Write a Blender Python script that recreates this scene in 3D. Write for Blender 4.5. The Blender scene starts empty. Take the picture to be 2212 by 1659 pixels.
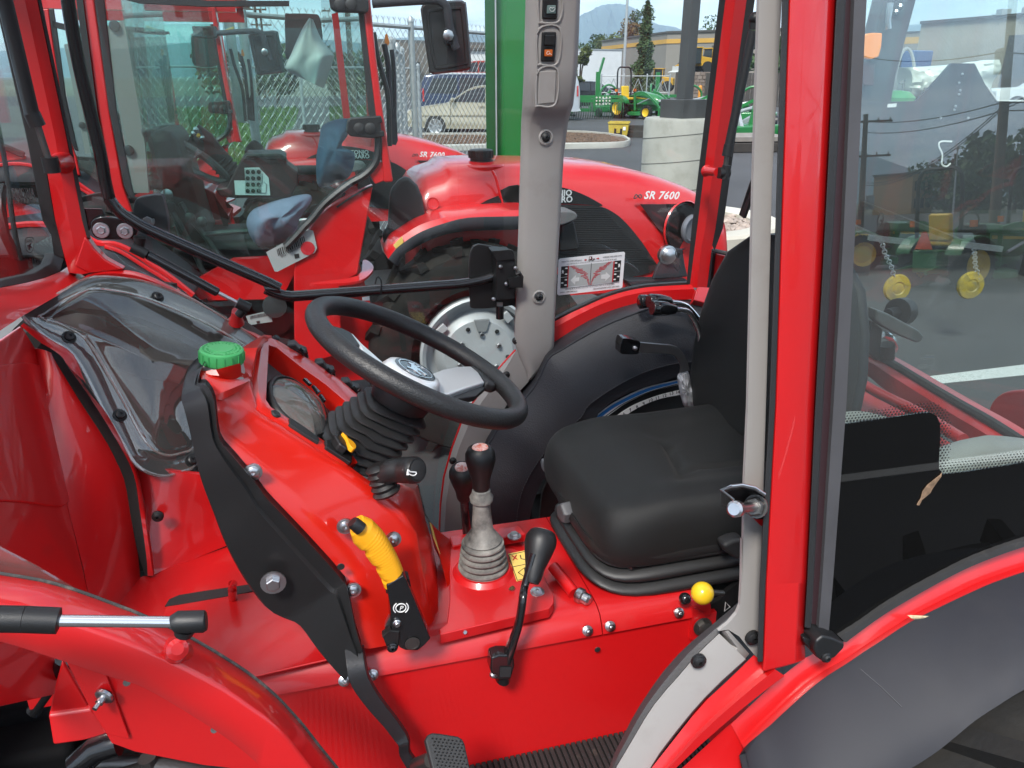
import bpy, bmesh, math, random
from mathutils import Vector, Matrix
random.seed(7)
R = math.radians
SC = bpy.context.scene
COL = SC.collection
V = Vector

# ------------------------------------------------------------------ camera
FPX, UC, VC, PITCH, CAMZ, YAW = 1661.0, 1106.0, 829.5, R(21.8), 1.7, R(15)
cam = bpy.data.cameras.new('camera')
cam_o = bpy.data.objects.new('camera', cam)
COL.objects.link(cam_o)
cam.sensor_width = 36
cam.lens = FPX / 2212 * 36
cam.clip_start, cam.clip_end = 0.02, 20000
cam_o.location = (0, 0, CAMZ)
cam_o.rotation_euler = (math.pi / 2 - PITCH, 0, 0)
SC.camera = cam_o

# ------------------------------------------------------------------ sky, sun, exposure
world = bpy.data.worlds.new('World')
SC.world = world
world.use_nodes = True
SUN_EL, SUN_AZ = R(50), R(200)          # azimuth measured clockwise from +Y


def build_world():
    nt = world.node_tree
    N, L = nt.nodes, nt.links
    N.clear()
    out = N.new('ShaderNodeOutputWorld')
    bg = N.new('ShaderNodeBackground')
    bg.inputs['Strength'].default_value = 0.11
    sky = N.new('ShaderNodeTexSky')
    sky.sky_type = 'NISHITA'
    sky.sun_disc = False
    sky.sun_elevation = SUN_EL
    sky.sun_rotation = SUN_AZ
    sky.air_density, sky.dust_density, sky.ozone_density = 1.0, 1.0, 1.0
    tc = N.new('ShaderNodeTexCoord')
    sep = N.new('ShaderNodeSeparateXYZ')
    L.new(tc.outputs['Generated'], sep.inputs[0])
    ad = N.new('ShaderNodeMath'); ad.operation = 'MAXIMUM'; ad.inputs[1].default_value = 0.0
    L.new(sep.outputs['Z'], ad.inputs[0])
    a2 = N.new('ShaderNodeMath'); a2.operation = 'ADD'; a2.inputs[1].default_value = 0.13
    L.new(ad.outputs[0], a2.inputs[0])
    dv = N.new('ShaderNodeVectorMath'); dv.operation = 'DIVIDE'
    cb = N.new('ShaderNodeCombineXYZ')
    for i in range(3):
        L.new(a2.outputs[0], cb.inputs[i])
    L.new(tc.outputs['Generated'], dv.inputs[0]); L.new(cb.outputs[0], dv.inputs[1])
    mp = N.new('ShaderNodeMapping'); mp.inputs['Scale'].default_value = (1.0, 1.0, 0.0)
    mp.inputs['Location'].default_value = (3.1, 1.7, 0)
    L.new(dv.outputs[0], mp.inputs[0])
    nz = N.new('ShaderNodeTexNoise'); nz.inputs['Scale'].default_value = 0.8
    nz.inputs['Detail'].default_value = 7; nz.inputs['Roughness'].default_value = 0.58
    nz.inputs['Distortion'].default_value = 0.25
    L.new(mp.outputs[0], nz.inputs['Vector'])
    rp = N.new('ShaderNodeValToRGB')
    rp.color_ramp.elements[0].position = 0.38; rp.color_ramp.elements[1].position = 0.60
    L.new(nz.outputs['Fac'], rp.inputs[0])
    # cloud brightness varies with a second noise (grey bellies, white tops)
    n2 = N.new('ShaderNodeTexNoise'); n2.inputs['Scale'].default_value = 1.9
    n2.inputs['Detail'].default_value = 6
    L.new(mp.outputs[0], n2.inputs['Vector'])
    r2 = N.new('ShaderNodeValToRGB')
    r2.color_ramp.elements[0].position = 0.35; r2.color_ramp.elements[0].color = (4.4, 4.9, 5.6, 1)
    r2.color_ramp.elements[1].position = 0.65; r2.color_ramp.elements[1].color = (9.8, 9.9, 10.0, 1)
    L.new(n2.outputs['Fac'], r2.inputs[0])
    mx = N.new('ShaderNodeMixRGB')
    L.new(rp.outputs[0], mx.inputs['Fac'])
    L.new(sky.outputs[0], mx.inputs['Color1'])
    L.new(r2.outputs[0], mx.inputs['Color2'])
    L.new(mx.outputs[0], bg.inputs['Color'])
    L.new(bg.outputs[0], out.inputs['Surface'])


build_world()
sun = bpy.data.lights.new('sun', 'SUN')
sun_o = bpy.data.objects.new('sun', sun)
COL.objects.link(sun_o)
sun.energy, sun.angle, sun.color = 2.7, R(12), (1.0, 0.96, 0.9)
sd = V((math.sin(SUN_AZ) * math.cos(SUN_EL), math.cos(SUN_AZ) * math.cos(SUN_EL), math.sin(SUN_EL)))
sun_o.rotation_euler = (-sd).to_track_quat('-Z', 'Y').to_euler()
SC.view_settings.view_transform = 'Standard'
SC.view_settings.look = 'None'
SC.view_settings.gamma = 1
SC.view_settings.exposure = 1.15
SC.view_settings.use_curve_mapping = False
SC.render.engine = 'CYCLES'
SC.cycles.max_bounces = 10
SC.cycles.transparent_max_bounces = 24
SC.cycles.volume_bounces = 3
SC.cycles.caustics_reflective = False
SC.cycles.caustics_refractive = False
SC.cycles.sample_clamp_indirect = 6

# ------------------------------------------------------------------ photo rays: a pixel (on a 2212 px wide view) to a point on a real plane
CP, SP, CY, SY = math.cos(PITCH), math.sin(PITCH), math.cos(YAW), math.sin(YAW)
QX = {'A': 0.0, 'B': 548.61, 'C': 1097.22, 'D': 1608.53}
QY = {'1': 0.0, '2': 384.03, '3': 768.06, '4': 1165.25}
QK = 0.297573


def q(rc, *pts):
    return [(QX[rc[0]] + x * QK, QY[rc[1]] + y * QK) for x, y in pts]


def wray(u, v):
    x, y = (u - UC) / FPX, (VC - v) / FPX
    return V((x, CP + SP * y, -SP + CP * y))


def tray(u, v):                      # same ray in the tractor's frame: a rearwards, b across, z up
    w = wray(u, v)
    return V((w.x * CY + w.y * SY, -w.x * SY + w.y * CY, w.z))


def T2W(p):
    return V((p[0] * CY - p[1] * SY, p[0] * SY + p[1] * CY, p[2]))


def W2T(p):
    return V((p[0] * CY + p[1] * SY, -p[0] * SY + p[1] * CY, p[2]))


TILT = 0.0875


def P(uv, b=None, z=None, a=None, n=None, f=None, pl=None):
    """point of the tractor frame seen at uv: on plane b=, z=, a=, near cab side + n, far cab side + f, or plane pl=(point, normal)"""
    r = tray(*uv)
    if b is not None:
        d = b / r.y
    elif z is not None:
        d = (z - CAMZ) / r.z
    elif a is not None:
        d = a / r.x
    elif n is not None:
        d = (0.70 + TILT * (CAMZ - 1) + n) / (r.y - TILT * r.z)
    elif f is not None:
        d = (1.75 - TILT * (CAMZ - 1) + f) / (r.y + TILT * r.z)
    else:
        c, nn = pl
        d = (c - V((0, 0, CAMZ))).dot(nn) / r.dot(nn)
    return V((0, 0, CAMZ)) + r * d


def PP(uvs, **k):
    return [P(t, **k) for t in uvs]


def PB(lst):                          # [(u, v, b), ...]
    return [P((u, v), b=b) for u, v, b in lst]


def QB(rc, *lst):                     # zoom coordinates with b
    return [P(q(rc, (x, y))[0], b=b) for x, y, b in lst]


def plane3(p, q_, r_):
    return (p, (q_ - p).cross(r_ - p).normalized())


def G(u, v, z=0.0):                   # ground point in the world
    r = wray(u, v)
    return V((0, 0, CAMZ)) + r * ((z - CAMZ) / r.z)


def WY(u, v, y):                      # world point at forward distance y
    r = wray(u, v)
    return V((0, 0, CAMZ)) + r * (y / r.y)


# ------------------------------------------------------------------ mesh builder
OFF = {}


def crv(pts, n=6, closed=False):
    """Catmull-Rom through the points"""
    pts = [V(p) for p in pts]
    m = len(pts)
    out = []
    rng = range(m) if closed else range(m - 1)
    for i in rng:
        p1, p2 = pts[i], pts[(i + 1) % m]
        p0 = pts[i - 1] if (closed or i > 0) else p1 + (p1 - p2)
        p3 = pts[(i + 2) % m] if (closed or i + 2 < m) else p2 + (p2 - p1)
        for k in range(n):
            t = k / n
            out.append(0.5 * ((2 * p1) + (p2 - p0) * t + (2 * p0 - 5 * p1 + 4 * p2 - p3) * t * t + (3 * p1 - p0 - 3 * p2 + p3) * t ** 3))
    if not closed:
        out.append(pts[-1])
    return out


def crv2(pts, n=6, closed=False):
    return [(p.x, p.y) for p in crv([V((x, y, 0)) for x, y in pts], n, closed)]


class MB:
    def __init__(s):
        s.v, s.f = [], []

    def add(s, vs, fs):
        o = len(s.v)
        s.v += [V(p) for p in vs]
        s.f += [tuple(i + o for i in f) for f in fs]
        return s

    def box(s, c, size, rot=None, ax=None):
        c = V(c)
        hx, hy, hz = size[0] / 2, size[1] / 2, size[2] / 2
        vs = [V((x, y, z)) for z in (-hz, hz) for y in (-hy, hy) for x in (-hx, hx)]
        if ax is not None:
            m = Matrix(ax).transposed()
            vs = [m @ p for p in vs]
        elif rot is not None:
            m = Matrix.Rotation(rot[2], 3, 'Z') @ Matrix.Rotation(rot[1], 3, 'Y') @ Matrix.Rotation(rot[0], 3, 'X')
            vs = [m @ p for p in vs]
        return s.add([p + c for p in vs], [(0, 2, 3, 1), (4, 5, 7, 6), (0, 1, 5, 4), (2, 6, 7, 3), (0, 4, 6, 2), (1, 3, 7, 5)])

    def bar(s, p, q_, w, h, up=(0, 0, 1)):
        """rectangular bar from p to q"""
        p, q_ = V(p), V(q_)
        d = (q_ - p)
        l = d.length
        x = d / l
        y = V(up).cross(x)
        if y.length < 1e-4:
            y = V((1, 0, 0)).cross(x)
        y.normalize()
        return s.box((p + q_) / 2, (l, w, h), ax=(x, y, x.cross(y)))

    def loft(s, loops, cap=True, ring=False, open_=False):
        n = len(loops[0])
        vs = [p for l in loops for p in l]
        fs = []
        m = len(loops)
        for i in range(m if ring else m - 1):
            j = (i + 1) % m
            for k in range(n - 1 if open_ else n):
                l = (k + 1) % n
                fs.append((i * n + k, i * n + l, j * n + l, j * n + k))
        if cap and not ring and not open_:
            fs.append(tuple(range(n))[::-1])
            fs.append(tuple((m - 1) * n + k for k in range(n)))
        return s.add(vs, fs)

    def tube(s, pts, r, seg=10, cap=True, ring=False, flat=1.0, up=None):
        pts = [V(p) for p in pts]
        n = len(pts)
        rr = list(r) if isinstance(r, (list, tuple)) else [r] * n
        loops = []
        t0 = (pts[1] - pts[0]).normalized()
        ref = V(up) if up is not None else (V((0, 0, 1)) if abs(t0.z) < .9 else V((1, 0, 0)))
        nx = (ref - t0 * ref.dot(t0)).normalized()
        for i in range(n):
            if ring:
                t = (pts[(i + 1) % n] - pts[i - 1]).normalized()
            else:
                t = (pts[min(i + 1, n - 1)] - pts[max(i - 1, 0)])
                t = t.normalized() if t.length > 1e-9 else t0
            nx = (nx - t * nx.dot(t)).normalized()
            ny = t.cross(nx)
            loops.append([pts[i] + (nx * math.cos(k * 2 * math.pi / seg) * flat + ny * math.sin(k * 2 * math.pi / seg)) * rr[i] for k in range(seg)])
        return s.loft(loops, cap, ring)

    def cyl(s, p, q_, r, seg=16, r2=None):
        return s.tube([p, q_], [r, r if r2 is None else r2], seg)

    def lathe(s, o, axis, prof, seg=24, cap=True):
        """prof: [(radius, height along axis)]"""
        o, x = V(o), V(axis).normalized()
        ref = V((0, 0, 1)) if abs(x.z) < .9 else V((1, 0, 0))
        y = (ref - x * ref.dot(x)).normalized()
        w = x.cross(y)
        loops = [[o + x * h + (y * math.cos(k * 2 * math.pi / seg) + w * math.sin(k * 2 * math.pi / seg)) * max(rad, 1e-4) for k in range(seg)] for rad, h in prof]
        return s.loft(loops, cap)

    def sphere(s, c, r, seg=16, sc=(1, 1, 1)):
        c = V(c)
        n = seg // 2
        loops = [[c + V((math.cos(k * 2 * math.pi / seg) * math.sin(math.pi * (i + .02) / (n + .04)) * sc[0], math.sin(k * 2 * math.pi / seg) * math.sin(math.pi * (i + .02) / (n + .04)) * sc[1], math.cos(math.pi * (i + .02) / (n + .04)) * sc[2])) * r for k in range(seg)] for i in range(n + 1)]
        return s.loft(loops)

    def slab(s, pts, off):
        """polygon extruded by the vector off"""
        n = len(pts)
        off = V(off)
        vs = [V(p) for p in pts] + [V(p) + off for p in pts]
        fs = [tuple(range(n)), tuple(range(2 * n - 1, n - 1, -1))]
        fs += [(i, i + n, (i + 1) % n + n, (i + 1) % n) for i in range(n)]
        return s.add(vs, fs)

    def strip(s, A, B, off):
        """band between two polylines of the same length, thickened by off"""
        off = V(off)
        return s.loft([[a, b, b + off, a + off] for a, b in zip([V(p) for p in A], [V(p) for p in B])])

    def grid(s, rows, off=None):
        m, n = len(rows), len(rows[0])
        if off is None:
            return s.loft(rows, open_=True)
        off = V(off)
        vs = [V(p) for r in rows for p in r]
        vs += [p + off for p in vs]
        N = m * n
        fs = []
        for i in range(m - 1):
            for j in range(n - 1):
                a, b, c, d = i * n + j, i * n + j + 1, (i + 1) * n + j + 1, (i + 1) * n + j
                fs += [(a, b, c, d), (a + N, d + N, c + N, b + N)]
        edge = [j for j in range(n)] + [i * n + n - 1 for i in range(1, m)] + [(m - 1) * n + j for j in range(n - 2, -1, -1)] + [i * n for i in range(m - 2, 0, -1)]
        for k in range(len(edge)):
            a, b = edge[k], edge[(k + 1) % len(edge)]
            fs.append((a, a + N, b + N, b))
        return s.add(vs, fs)

    def build(s, name, mat, parent=None, bevel=0, seg=2, smooth=38, sub=0, kind=None, label=None, off=None, fixn=True):
        me = bpy.data.meshes.new(name)
        o_ = off if off is not None else (OFF.get(parent.name, V((0, 0, 0))) if parent else V((0, 0, 0)))
        me.from_pydata([p - o_ for p in s.v], [], s.f)
        me.validate()
        if fixn:
            bm = bmesh.new(); bm.from_mesh(me)
            bmesh.ops.remove_doubles(bm, verts=bm.verts, dist=1e-6)
            bmesh.ops.recalc_face_normals(bm, faces=bm.faces)
            bm.to_mesh(me); bm.free()
        for m in (mat if isinstance(mat, (list, tuple)) else [mat]):
            me.materials.append(m)
        if smooth:
            for p in me.polygons:
                p.use_smooth = True
            if not bevel:
                me.set_sharp_from_angle(angle=R(smooth))
        o = bpy.data.objects.new(name, me)
        COL.objects.link(o)
        if parent:
            o.parent = parent
            OFF[o.name] = o_
        if bevel:
            md = o.modifiers.new('bevel', 'BEVEL')
            md.width = bevel; md.segments = seg; md.limit_method = 'ANGLE'; md.angle_limit = R(32)
            md.harden_normals = True
        if sub:
            md = o.modifiers.new('sub', 'SUBSURF')
            md.levels = md.render_levels = sub
        if kind:
            o['kind'] = kind
        if label:
            o['label'] = label
        return o


def tag(o, label, cat, group=None, kind=None):
    o['label'] = label
    o['category'] = cat
    if group:
        o['group'] = group
    if kind:
        o['kind'] = kind
    return o


def thing(name, label, cat, loc=(0, 0, 0), rz=0.0, group=None):
    o = bpy.data.objects.new(name, None)
    COL.objects.link(o)
    o.location = loc
    o.rotation_euler = (0, 0, rz)
    o.empty_display_size = .2
    return tag(o, label, cat, group)


def copy_tree(o, parent=None):
    c = o.copy(); COL.objects.link(c)
    if parent:
        c.parent = parent
    for ch in list(o.children):
        copy_tree(ch, c)
    return c


# ------------------------------------------------------------------ materials
MATS = {}


def join_objs(objs, name, mat, parent, kind='stuff'):
    mb = MB()
    for o in objs:
        mb.add([o.matrix_local @ v.co for v in o.data.vertices], [tuple(p.vertices) for p in o.data.polygons])
        bpy.data.objects.remove(o)
    r = mb.build(name, mat, parent, off=V((0, 0, 0)), smooth=0, kind=kind, fixn=False)
    OFF[r.name] = OFF[parent.name]
    return r



def M(name, col, rough=0.5, metal=0.0, coat=0.0, bump=None, var=None, spec=0.5, trans=0.0, sheen=0.0, emit=None, coatr=0.03, rvar=None, col2=None):
    """procedural principled material; bump=(scale, strength[, detail]); var=(scale, amount) of lightness; col2=(colour, scale, lo, hi)"""
    if name in MATS:
        return MATS[name]
    m = bpy.data.materials.new(name)
    m.use_nodes = True
    nt = m.node_tree
    N, L = nt.nodes, nt.links
    b = N['Principled BSDF']
    b.inputs['Base Color'].default_value = (*col, 1)
    b.inputs['Roughness'].default_value = rough
    b.inputs['Metallic'].default_value = metal
    b.inputs['Coat Weight'].default_value = coat
    b.inputs['Coat Roughness'].default_value = coatr
    b.inputs['Specular IOR Level'].default_value = spec
    b.inputs['Transmission Weight'].default_value = trans
    b.inputs['Sheen Weight'].default_value = sheen
    if emit:
        b.inputs['Emission Color'].default_value = (*emit[0], 1); b.inputs['Emission Strength'].default_value = emit[1]
    tc = N.new('ShaderNodeTexCoord')
    src = None
    if var or col2:
        last = None
        if col2:
            nz = N.new('ShaderNodeTexNoise'); nz.inputs['Scale'].default_value = col2[1]; nz.inputs['Detail'].default_value = 8; nz.inputs['Roughness'].default_value = .65
            L.new(tc.outputs['Object'], nz.inputs['Vector'])
            rp = N.new('ShaderNodeMapRange'); rp.inputs['From Min'].default_value = col2[2]; rp.inputs['From Max'].default_value = col2[3]
            L.new(nz.outputs['Fac'], rp.inputs['Value'])
            mx = N.new('ShaderNodeMixRGB'); mx.inputs['Color1'].default_value = (*col, 1); mx.inputs['Color2'].default_value = (*col2[0], 1)
            L.new(rp.outputs[0], mx.inputs['Fac']); last = mx.outputs[0]
        if var:
            nz = N.new('ShaderNodeTexNoise'); nz.inputs['Scale'].default_value = var[0]; nz.inputs['Detail'].default_value = 6
            L.new(tc.outputs['Object'], nz.inputs['Vector'])
            mr = N.new('ShaderNodeMapRange')
            mr.inputs['From Min'].default_value = .25; mr.inputs['From Max'].default_value = .75
            mr.inputs['To Min'].default_value = 1 - var[1]; mr.inputs['To Max'].default_value = 1 + var[1]
            L.new(nz.outputs['Fac'], mr.inputs['Value'])
            mu = N.new('ShaderNodeVectorMath'); mu.operation = 'SCALE'
            if last is None:
                mu.inputs[0].default_value = col
            else:
                L.new(last, mu.inputs[0])
            L.new(mr.outputs[0], mu.inputs['Scale']); last = mu.outputs[0]
        L.new(last, b.inputs['Base Color'])
    if rvar:
        nz = N.new('ShaderNodeTexNoise'); nz.inputs['Scale'].default_value = rvar[0]; nz.inputs['Detail'].default_value = 5
        L.new(tc.outputs['Object'], nz.inputs['Vector'])
        mr = N.new('ShaderNodeMapRange'); mr.inputs['From Min'].default_value = .3; mr.inputs['From Max'].default_value = .7
        mr.inputs['To Min'].default_value = rough - rvar[1]; mr.inputs['To Max'].default_value = rough + rvar[1]
        L.new(nz.outputs['Fac'], mr.inputs['Value']); L.new(mr.outputs[0], b.inputs['Roughness'])
    if bump:
        nz = N.new('ShaderNodeTexNoise'); nz.inputs['Scale'].default_value = bump[0]; nz.inputs['Detail'].default_value = bump[2] if len(bump) > 2 else 3
        L.new(tc.outputs['Object'], nz.inputs['Vector'])
        bp = N.new('ShaderNodeBump'); bp.inputs['Strength'].default_value = bump[1]; bp.inputs['Distance'].default_value = .002
        L.new(nz.outputs['Fac'], bp.inputs['Height']); L.new(bp.outputs[0], b.inputs['Normal'])
    MATS[name] = m
    return m


def GLASS(name, tint, dust=0.0, rough=0.0, r0=0.04, ns=9):
    """thin sheet: tinted see-through plus Schlick mirror, with a film of dust"""
    if name in MATS:
        return MATS[name]
    m = bpy.data.materials.new(name)
    m.use_nodes = True
    nt = m.node_tree
    N, L = nt.nodes, nt.links
    N.clear()
    out = N.new('ShaderNodeOutputMaterial')
    tr = N.new('ShaderNodeBsdfTransparent'); tr.inputs[0].default_value = (*tint, 1)
    gl = N.new('ShaderNodeBsdfGlossy'); gl.inputs['Roughness'].default_value = rough
    lw = N.new('ShaderNodeLayerWeight'); lw.inputs['Blend'].default_value = .5
    pw = N.new('ShaderNodeMath'); pw.operation = 'POWER'; pw.inputs[1].default_value = 5
    L.new(lw.outputs['Facing'], pw.inputs[0])
    ma = N.new('ShaderNodeMath'); ma.operation = 'MULTIPLY_ADD'; ma.inputs[1].default_value = 1 - r0; ma.inputs[2].default_value = r0
    L.new(pw.outputs[0], ma.inputs[0])
    mx = N.new('ShaderNodeMixShader')
    L.new(ma.outputs[0], mx.inputs[0]); L.new(tr.outputs[0], mx.inputs[1]); L.new(gl.outputs[0], mx.inputs[2])
    last = mx.outputs[0]
    if dust:
        df = N.new('ShaderNodeBsdfDiffuse'); df.inputs[0].default_value = (.55, .52, .48, 1)
        tc = N.new('ShaderNodeTexCoord')
        nz = N.new('ShaderNodeTexNoise'); nz.inputs['Scale'].default_value = ns; nz.inputs['Detail'].default_value = 8; nz.inputs['Roughness'].default_value = .7
        L.new(tc.outputs['Object'], nz.inputs['Vector'])
        mr = N.new('ShaderNodeMapRange'); mr.inputs['From Min'].default_value = .3; mr.inputs['From Max'].default_value = .8
        mr.inputs['To Min'].default_value = dust * .4; mr.inputs['To Max'].default_value = dust * 1.8
        L.new(nz.outputs['Fac'], mr.inputs['Value'])
        m2 = N.new('ShaderNodeMixShader')
        L.new(mr.outputs[0], m2.inputs[0]); L.new(last, m2.inputs[1]); L.new(df.outputs[0], m2.inputs[2])
        last = m2.outputs[0]
    L.new(last, out.inputs['Surface'])
    MATS[name] = m
    return m


RED = M('red_paint', (0.53, 0.0065, 0.008), .34, 0, .75, var=(3.0, .03), coatr=.03)
REDD = M('red_paint_dusty', (0.46, 0.0065, 0.008), .38, 0, .4, col2=((.42, .055, .052), 9, .55, 1.0), var=(5, .03), bump=(900, .04), coatr=.1)
REDP = M('red_plastic', (0.57, 0.0125, 0.0055), .3, 0, .5, coatr=.08, bump=(1200, .015))
BLK = M('black_plastic', (0.009, 0.009, 0.0095), .45, bump=(900, .15), var=(8, .15))
BLKG = M('black_gloss', (0.008, 0.008, 0.009), .18, 0, .3)
RUB = M('rubber', (0.016, 0.016, 0.017), .62, bump=(400, .2), var=(10, .2))
RUBG = M('rubber_dusty', (0.035, 0.034, 0.033), .7, bump=(300, .35), col2=((.22, .19, .16), 45, .5, .8), var=(12, .2))
GREY = M('grey_trim', (0.30, 0.282, 0.268), .5, bump=(1100, .12), var=(4, .05), col2=((.24, .215, .2), 9, .55, .85))
GREYT = M('grey_texture', (0.055, 0.053, 0.055), .6, bump=(500, .45), var=(8, .12))
CHAR = M('charcoal_fender', (0.020, 0.0205, 0.026), .6, spec=.35, bump=(2600, .15), var=(2.5, .06), col2=((.034, .034, .038), 3, .5, .8))
LEATH = M('charcoal_vinyl', (0.023, 0.023, 0.028), .54, bump=(330, .5, 2), var=(3, .1))
FABR = M('seat_fabric', (0.0065, 0.0067, 0.0067), .55, bump=(1600, .35), sheen=.03, var=(6, .15), spec=.34)
LEA = M('wheel_leather', (0.013, 0.013, 0.0135), .42, bump=(420, .45, 2))
STEEL = M('zinc_steel', (0.55, 0.55, 0.56), .28, 1.0, bump=(300, .1), var=(30, .12))
CHROME = M('chrome', (0.75, 0.75, 0.75), .12, 1.0)
DSTEEL = M('dark_steel', (0.12, 0.115, 0.11), .38, .8, bump=(200, .2), var=(15, .25))
SILV = M('silver_paint', (0.66, 0.68, 0.69), .3, .4, .3)
SILW = M('silver_wheel', (0.40, 0.41, 0.42), .5, .25, bump=(120, .15), var=(6, .08))
YEL = M('yellow_plastic', (0.80, 0.36, 0.012), .38, bump=(600, .05))
YELB = M('yellow_ball', (0.78, 0.52, 0.02), .25, 0, .3, var=(20, .05))
GRN = M('green_cap', (0.05, 0.33, 0.10), .42, bump=(500, .06))
WHT = M('white_print', (0.75, 0.75, 0.74), .45)
WHTS = M('white_sticker', (0.72, 0.71, 0.73), .4)
BLKP = M('black_print', (0.015, 0.015, 0.015), .5)
REDPR = M('red_print', (0.42, 0.012, 0.02), .5)
GREYPR = M('grey_print', (0.36, 0.37, 0.37), .5)
BLUE = M('blue_print', (0.03, 0.22, 0.6), .4)
STKY = M('yellow_sticker', (0.72, 0.5, 0.12), .45, var=(30, .1))
ORAN = M('orange_lens', (0.75, 0.16, 0.01), .2, 0, .4)
FOAM = M('black_foam', (0.011, 0.011, 0.011), .95, bump=(700, 1.0, 4))
TYRE = M('tyre_rubber', (0.013, 0.0125, 0.012), .85, spec=.25, bump=(150, .5, 5), col2=((.028, .025, .021), 9, .45, .8))
CLEAR = GLASS('clear_glass', (.95, .975, .97), dust=.006)
DOORG = GLASS('door_glass', (.93, .97, .965), dust=.006)
TEAL = GLASS('teal_glass', (.79, .925, .895), dust=.012, r0=.06)
POLY = GLASS('polycarbonate', (.90, .91, .91), dust=.055, rough=.0, r0=.16, ns=1.2)
BUMPB = M('bellows_rubber', (0.014, 0.014, 0.0145), .48, bump=(500, .15), var=(9, .2))
# ================================================================== the setting
def wpart(mb, name, mat, parent=None, **k):
    return mb.build(name, mat, parent, off=V((0, 0, 0)), **k)


def setting(mb, name, mat, kind='structure', **k):
    return mb.build(name, mat, None, kind=kind, off=V((0, 0, 0)), **k)


ASPH = M('asphalt', (.048, .048, .05), .82, var=(.45, .24), bump=(230, 1.0, 2), col2=((.095, .093, .09), 190, .54, .72))
setting(MB().slab([V((-4200, -4200, 0)), V((4200, -4200, 0)), V((4200, 4200, 0)), V((-4200, 4200, 0))], V((0, 0, -.5))), 'ground', M('soil', (.10, .105, .075), .9, var=(.02, .25)))
setting(MB().slab([V((-90, -70, .004)), V((90, -70, .004)), V((90, 75, .004)), V((-5, 75, .004)), V((-60, 75, .004)), V((-90, -20, .004))], V((0, 0, .004))), 'asphalt', ASPH)
LINE = M('line_paint', (.55, .55, .53), .7, bump=(150, .5), col2=((.2, .2, .2), 60, .55, .7))
ln_ = [G(*t, z=.012) for t in q('D2', (1300, 1445), (2028, 1355), (2600, 1285), (2600, 1355), (2028, 1430), (1440, 1490))]
setting(MB().slab(ln_, V((0, 0, -.003))), 'road_marking', LINE)


def refl(uv, s):
    """world point seen mirrored in the near quarter window, s metres beyond the glass"""
    p = P(uv, n=.017)
    r = tray(*uv).normalized()
    n = V((0, 1, -TILT)).normalized()
    r = r - 2 * r.dot(n) * n
    return T2W(p + r * s)


def refl_ground(uv, z=0.0):
    p = P(uv, n=.012)
    r = tray(*uv).normalized()
    n = V((0, 1, -TILT)).normalized()
    r = r - 2 * r.dot(n) * n
    return T2W(p + r * ((z - p.z) / r.z))


lr = [refl_ground(t, .012) for t in q('D3', (600, 880), (1500, 762), (2400, 640), (2400, 700), (1500, 815), (600, 930))]
setting(MB().slab(lr, V((0, 0, -.003))), 'road_marking', LINE)

# lawn beyond the wire fence
setting(MB().slab([V((-7.2, 13, .03)), V((-4.2, 13, .03)), V((-8.3, 31, .03)), V((-12, 46, .03)), V((-21, 46, .03))], V((0, 0, -.022))), 'lawn', M('lawn', (.045, .10, .02), .9, var=(1.2, .35), bump=(60, 1)))
rnd = random.Random(3)
mb = MB()
for i in range(9000):
    y = rnd.uniform(13.1, 44)
    x = -rnd.uniform((.05 + .236 * y) + 1.1, .45 * y + 1.0)
    h, w, a = rnd.uniform(.08, .32), rnd.uniform(.012, .03) * (1 + y / 30), rnd.uniform(0, 6.28)
    d = V((math.cos(a), math.sin(a), 0)) * w
    l_ = V((rnd.uniform(-.1, .1), rnd.uniform(-.1, .1), h))
    p = V((x, y, .02))
    mb.add([p - d, p + d, p + l_], [(0, 1, 2)])
tag(mb.build('grass', M('grass_blade', (.06, .13, .02), .8, var=(3, .4)), off=V((0, 0, 0)), smooth=0, fixn=False), 'rough green grass growing behind the wire fence', 'grass', kind='stuff')


# ------------------------------------------------------------------ hills and mountains
def ridge(name, uvs, y, depth, mat):
    top = crv([WY(u, v, y) for u, v in uvs], 6)
    rn = random.Random(len(uvs))
    for p in top[1:-1]:
        p.z += rn.uniform(-.006, .006) * p.z
    rows_ = []
    for k, (f, dy) in enumerate(((0, -depth), (.35, -depth * .62), (.62, -depth * .4), (.85, -depth * .17), (1, 0), (0, depth))):
        rows_.append([V((p.x + rn.uniform(-20, 20) * (0 < f < 1), p.y + dy + rn.uniform(-40, 40) * (0 < f < 1), max(0, p.z) * (f + rn.uniform(-.04, .04) * (0 < f < 1)) - (.2 if f == 0 else 0))) for p in top])
    return setting(MB().grid(rows_), name, mat, smooth=80)


HILL = M('forest_hill', (.035, .06, .05), .95, var=(.012, .5))
ridge('mountain', [(1190, 150), (1228, 92), (1243, 50), (1256, 32), (1275, 24), (1292, 14), (1310, 10), (1330, 8), (1355, 12), (1372, 22), (1392, 38), (1420, 52), (1455, 58), (1490, 70), (1530, 84), (1600, 104), (1700, 128)], 3000, 700, HILL)
ridge('hill', [(-700, 130), (-300, 105), (0, 110), (250, 96), (420, 92), (520, 84), (600, 90), (700, 82), (800, 84), (900, 80), (960, 76), (1020, 72), (1060, 80), (1120, 96), (1200, 120), (1290, 150)], 2600, 600, HILL)
ridge('hill', [(1500, 150), (1620, 120), (1780, 75), (1870, 66), (1930, 58), (1985, 52), (2020, 55), (2100, 80), (2300, 100), (2700, 130)], 3100, 600, HILL)
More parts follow.
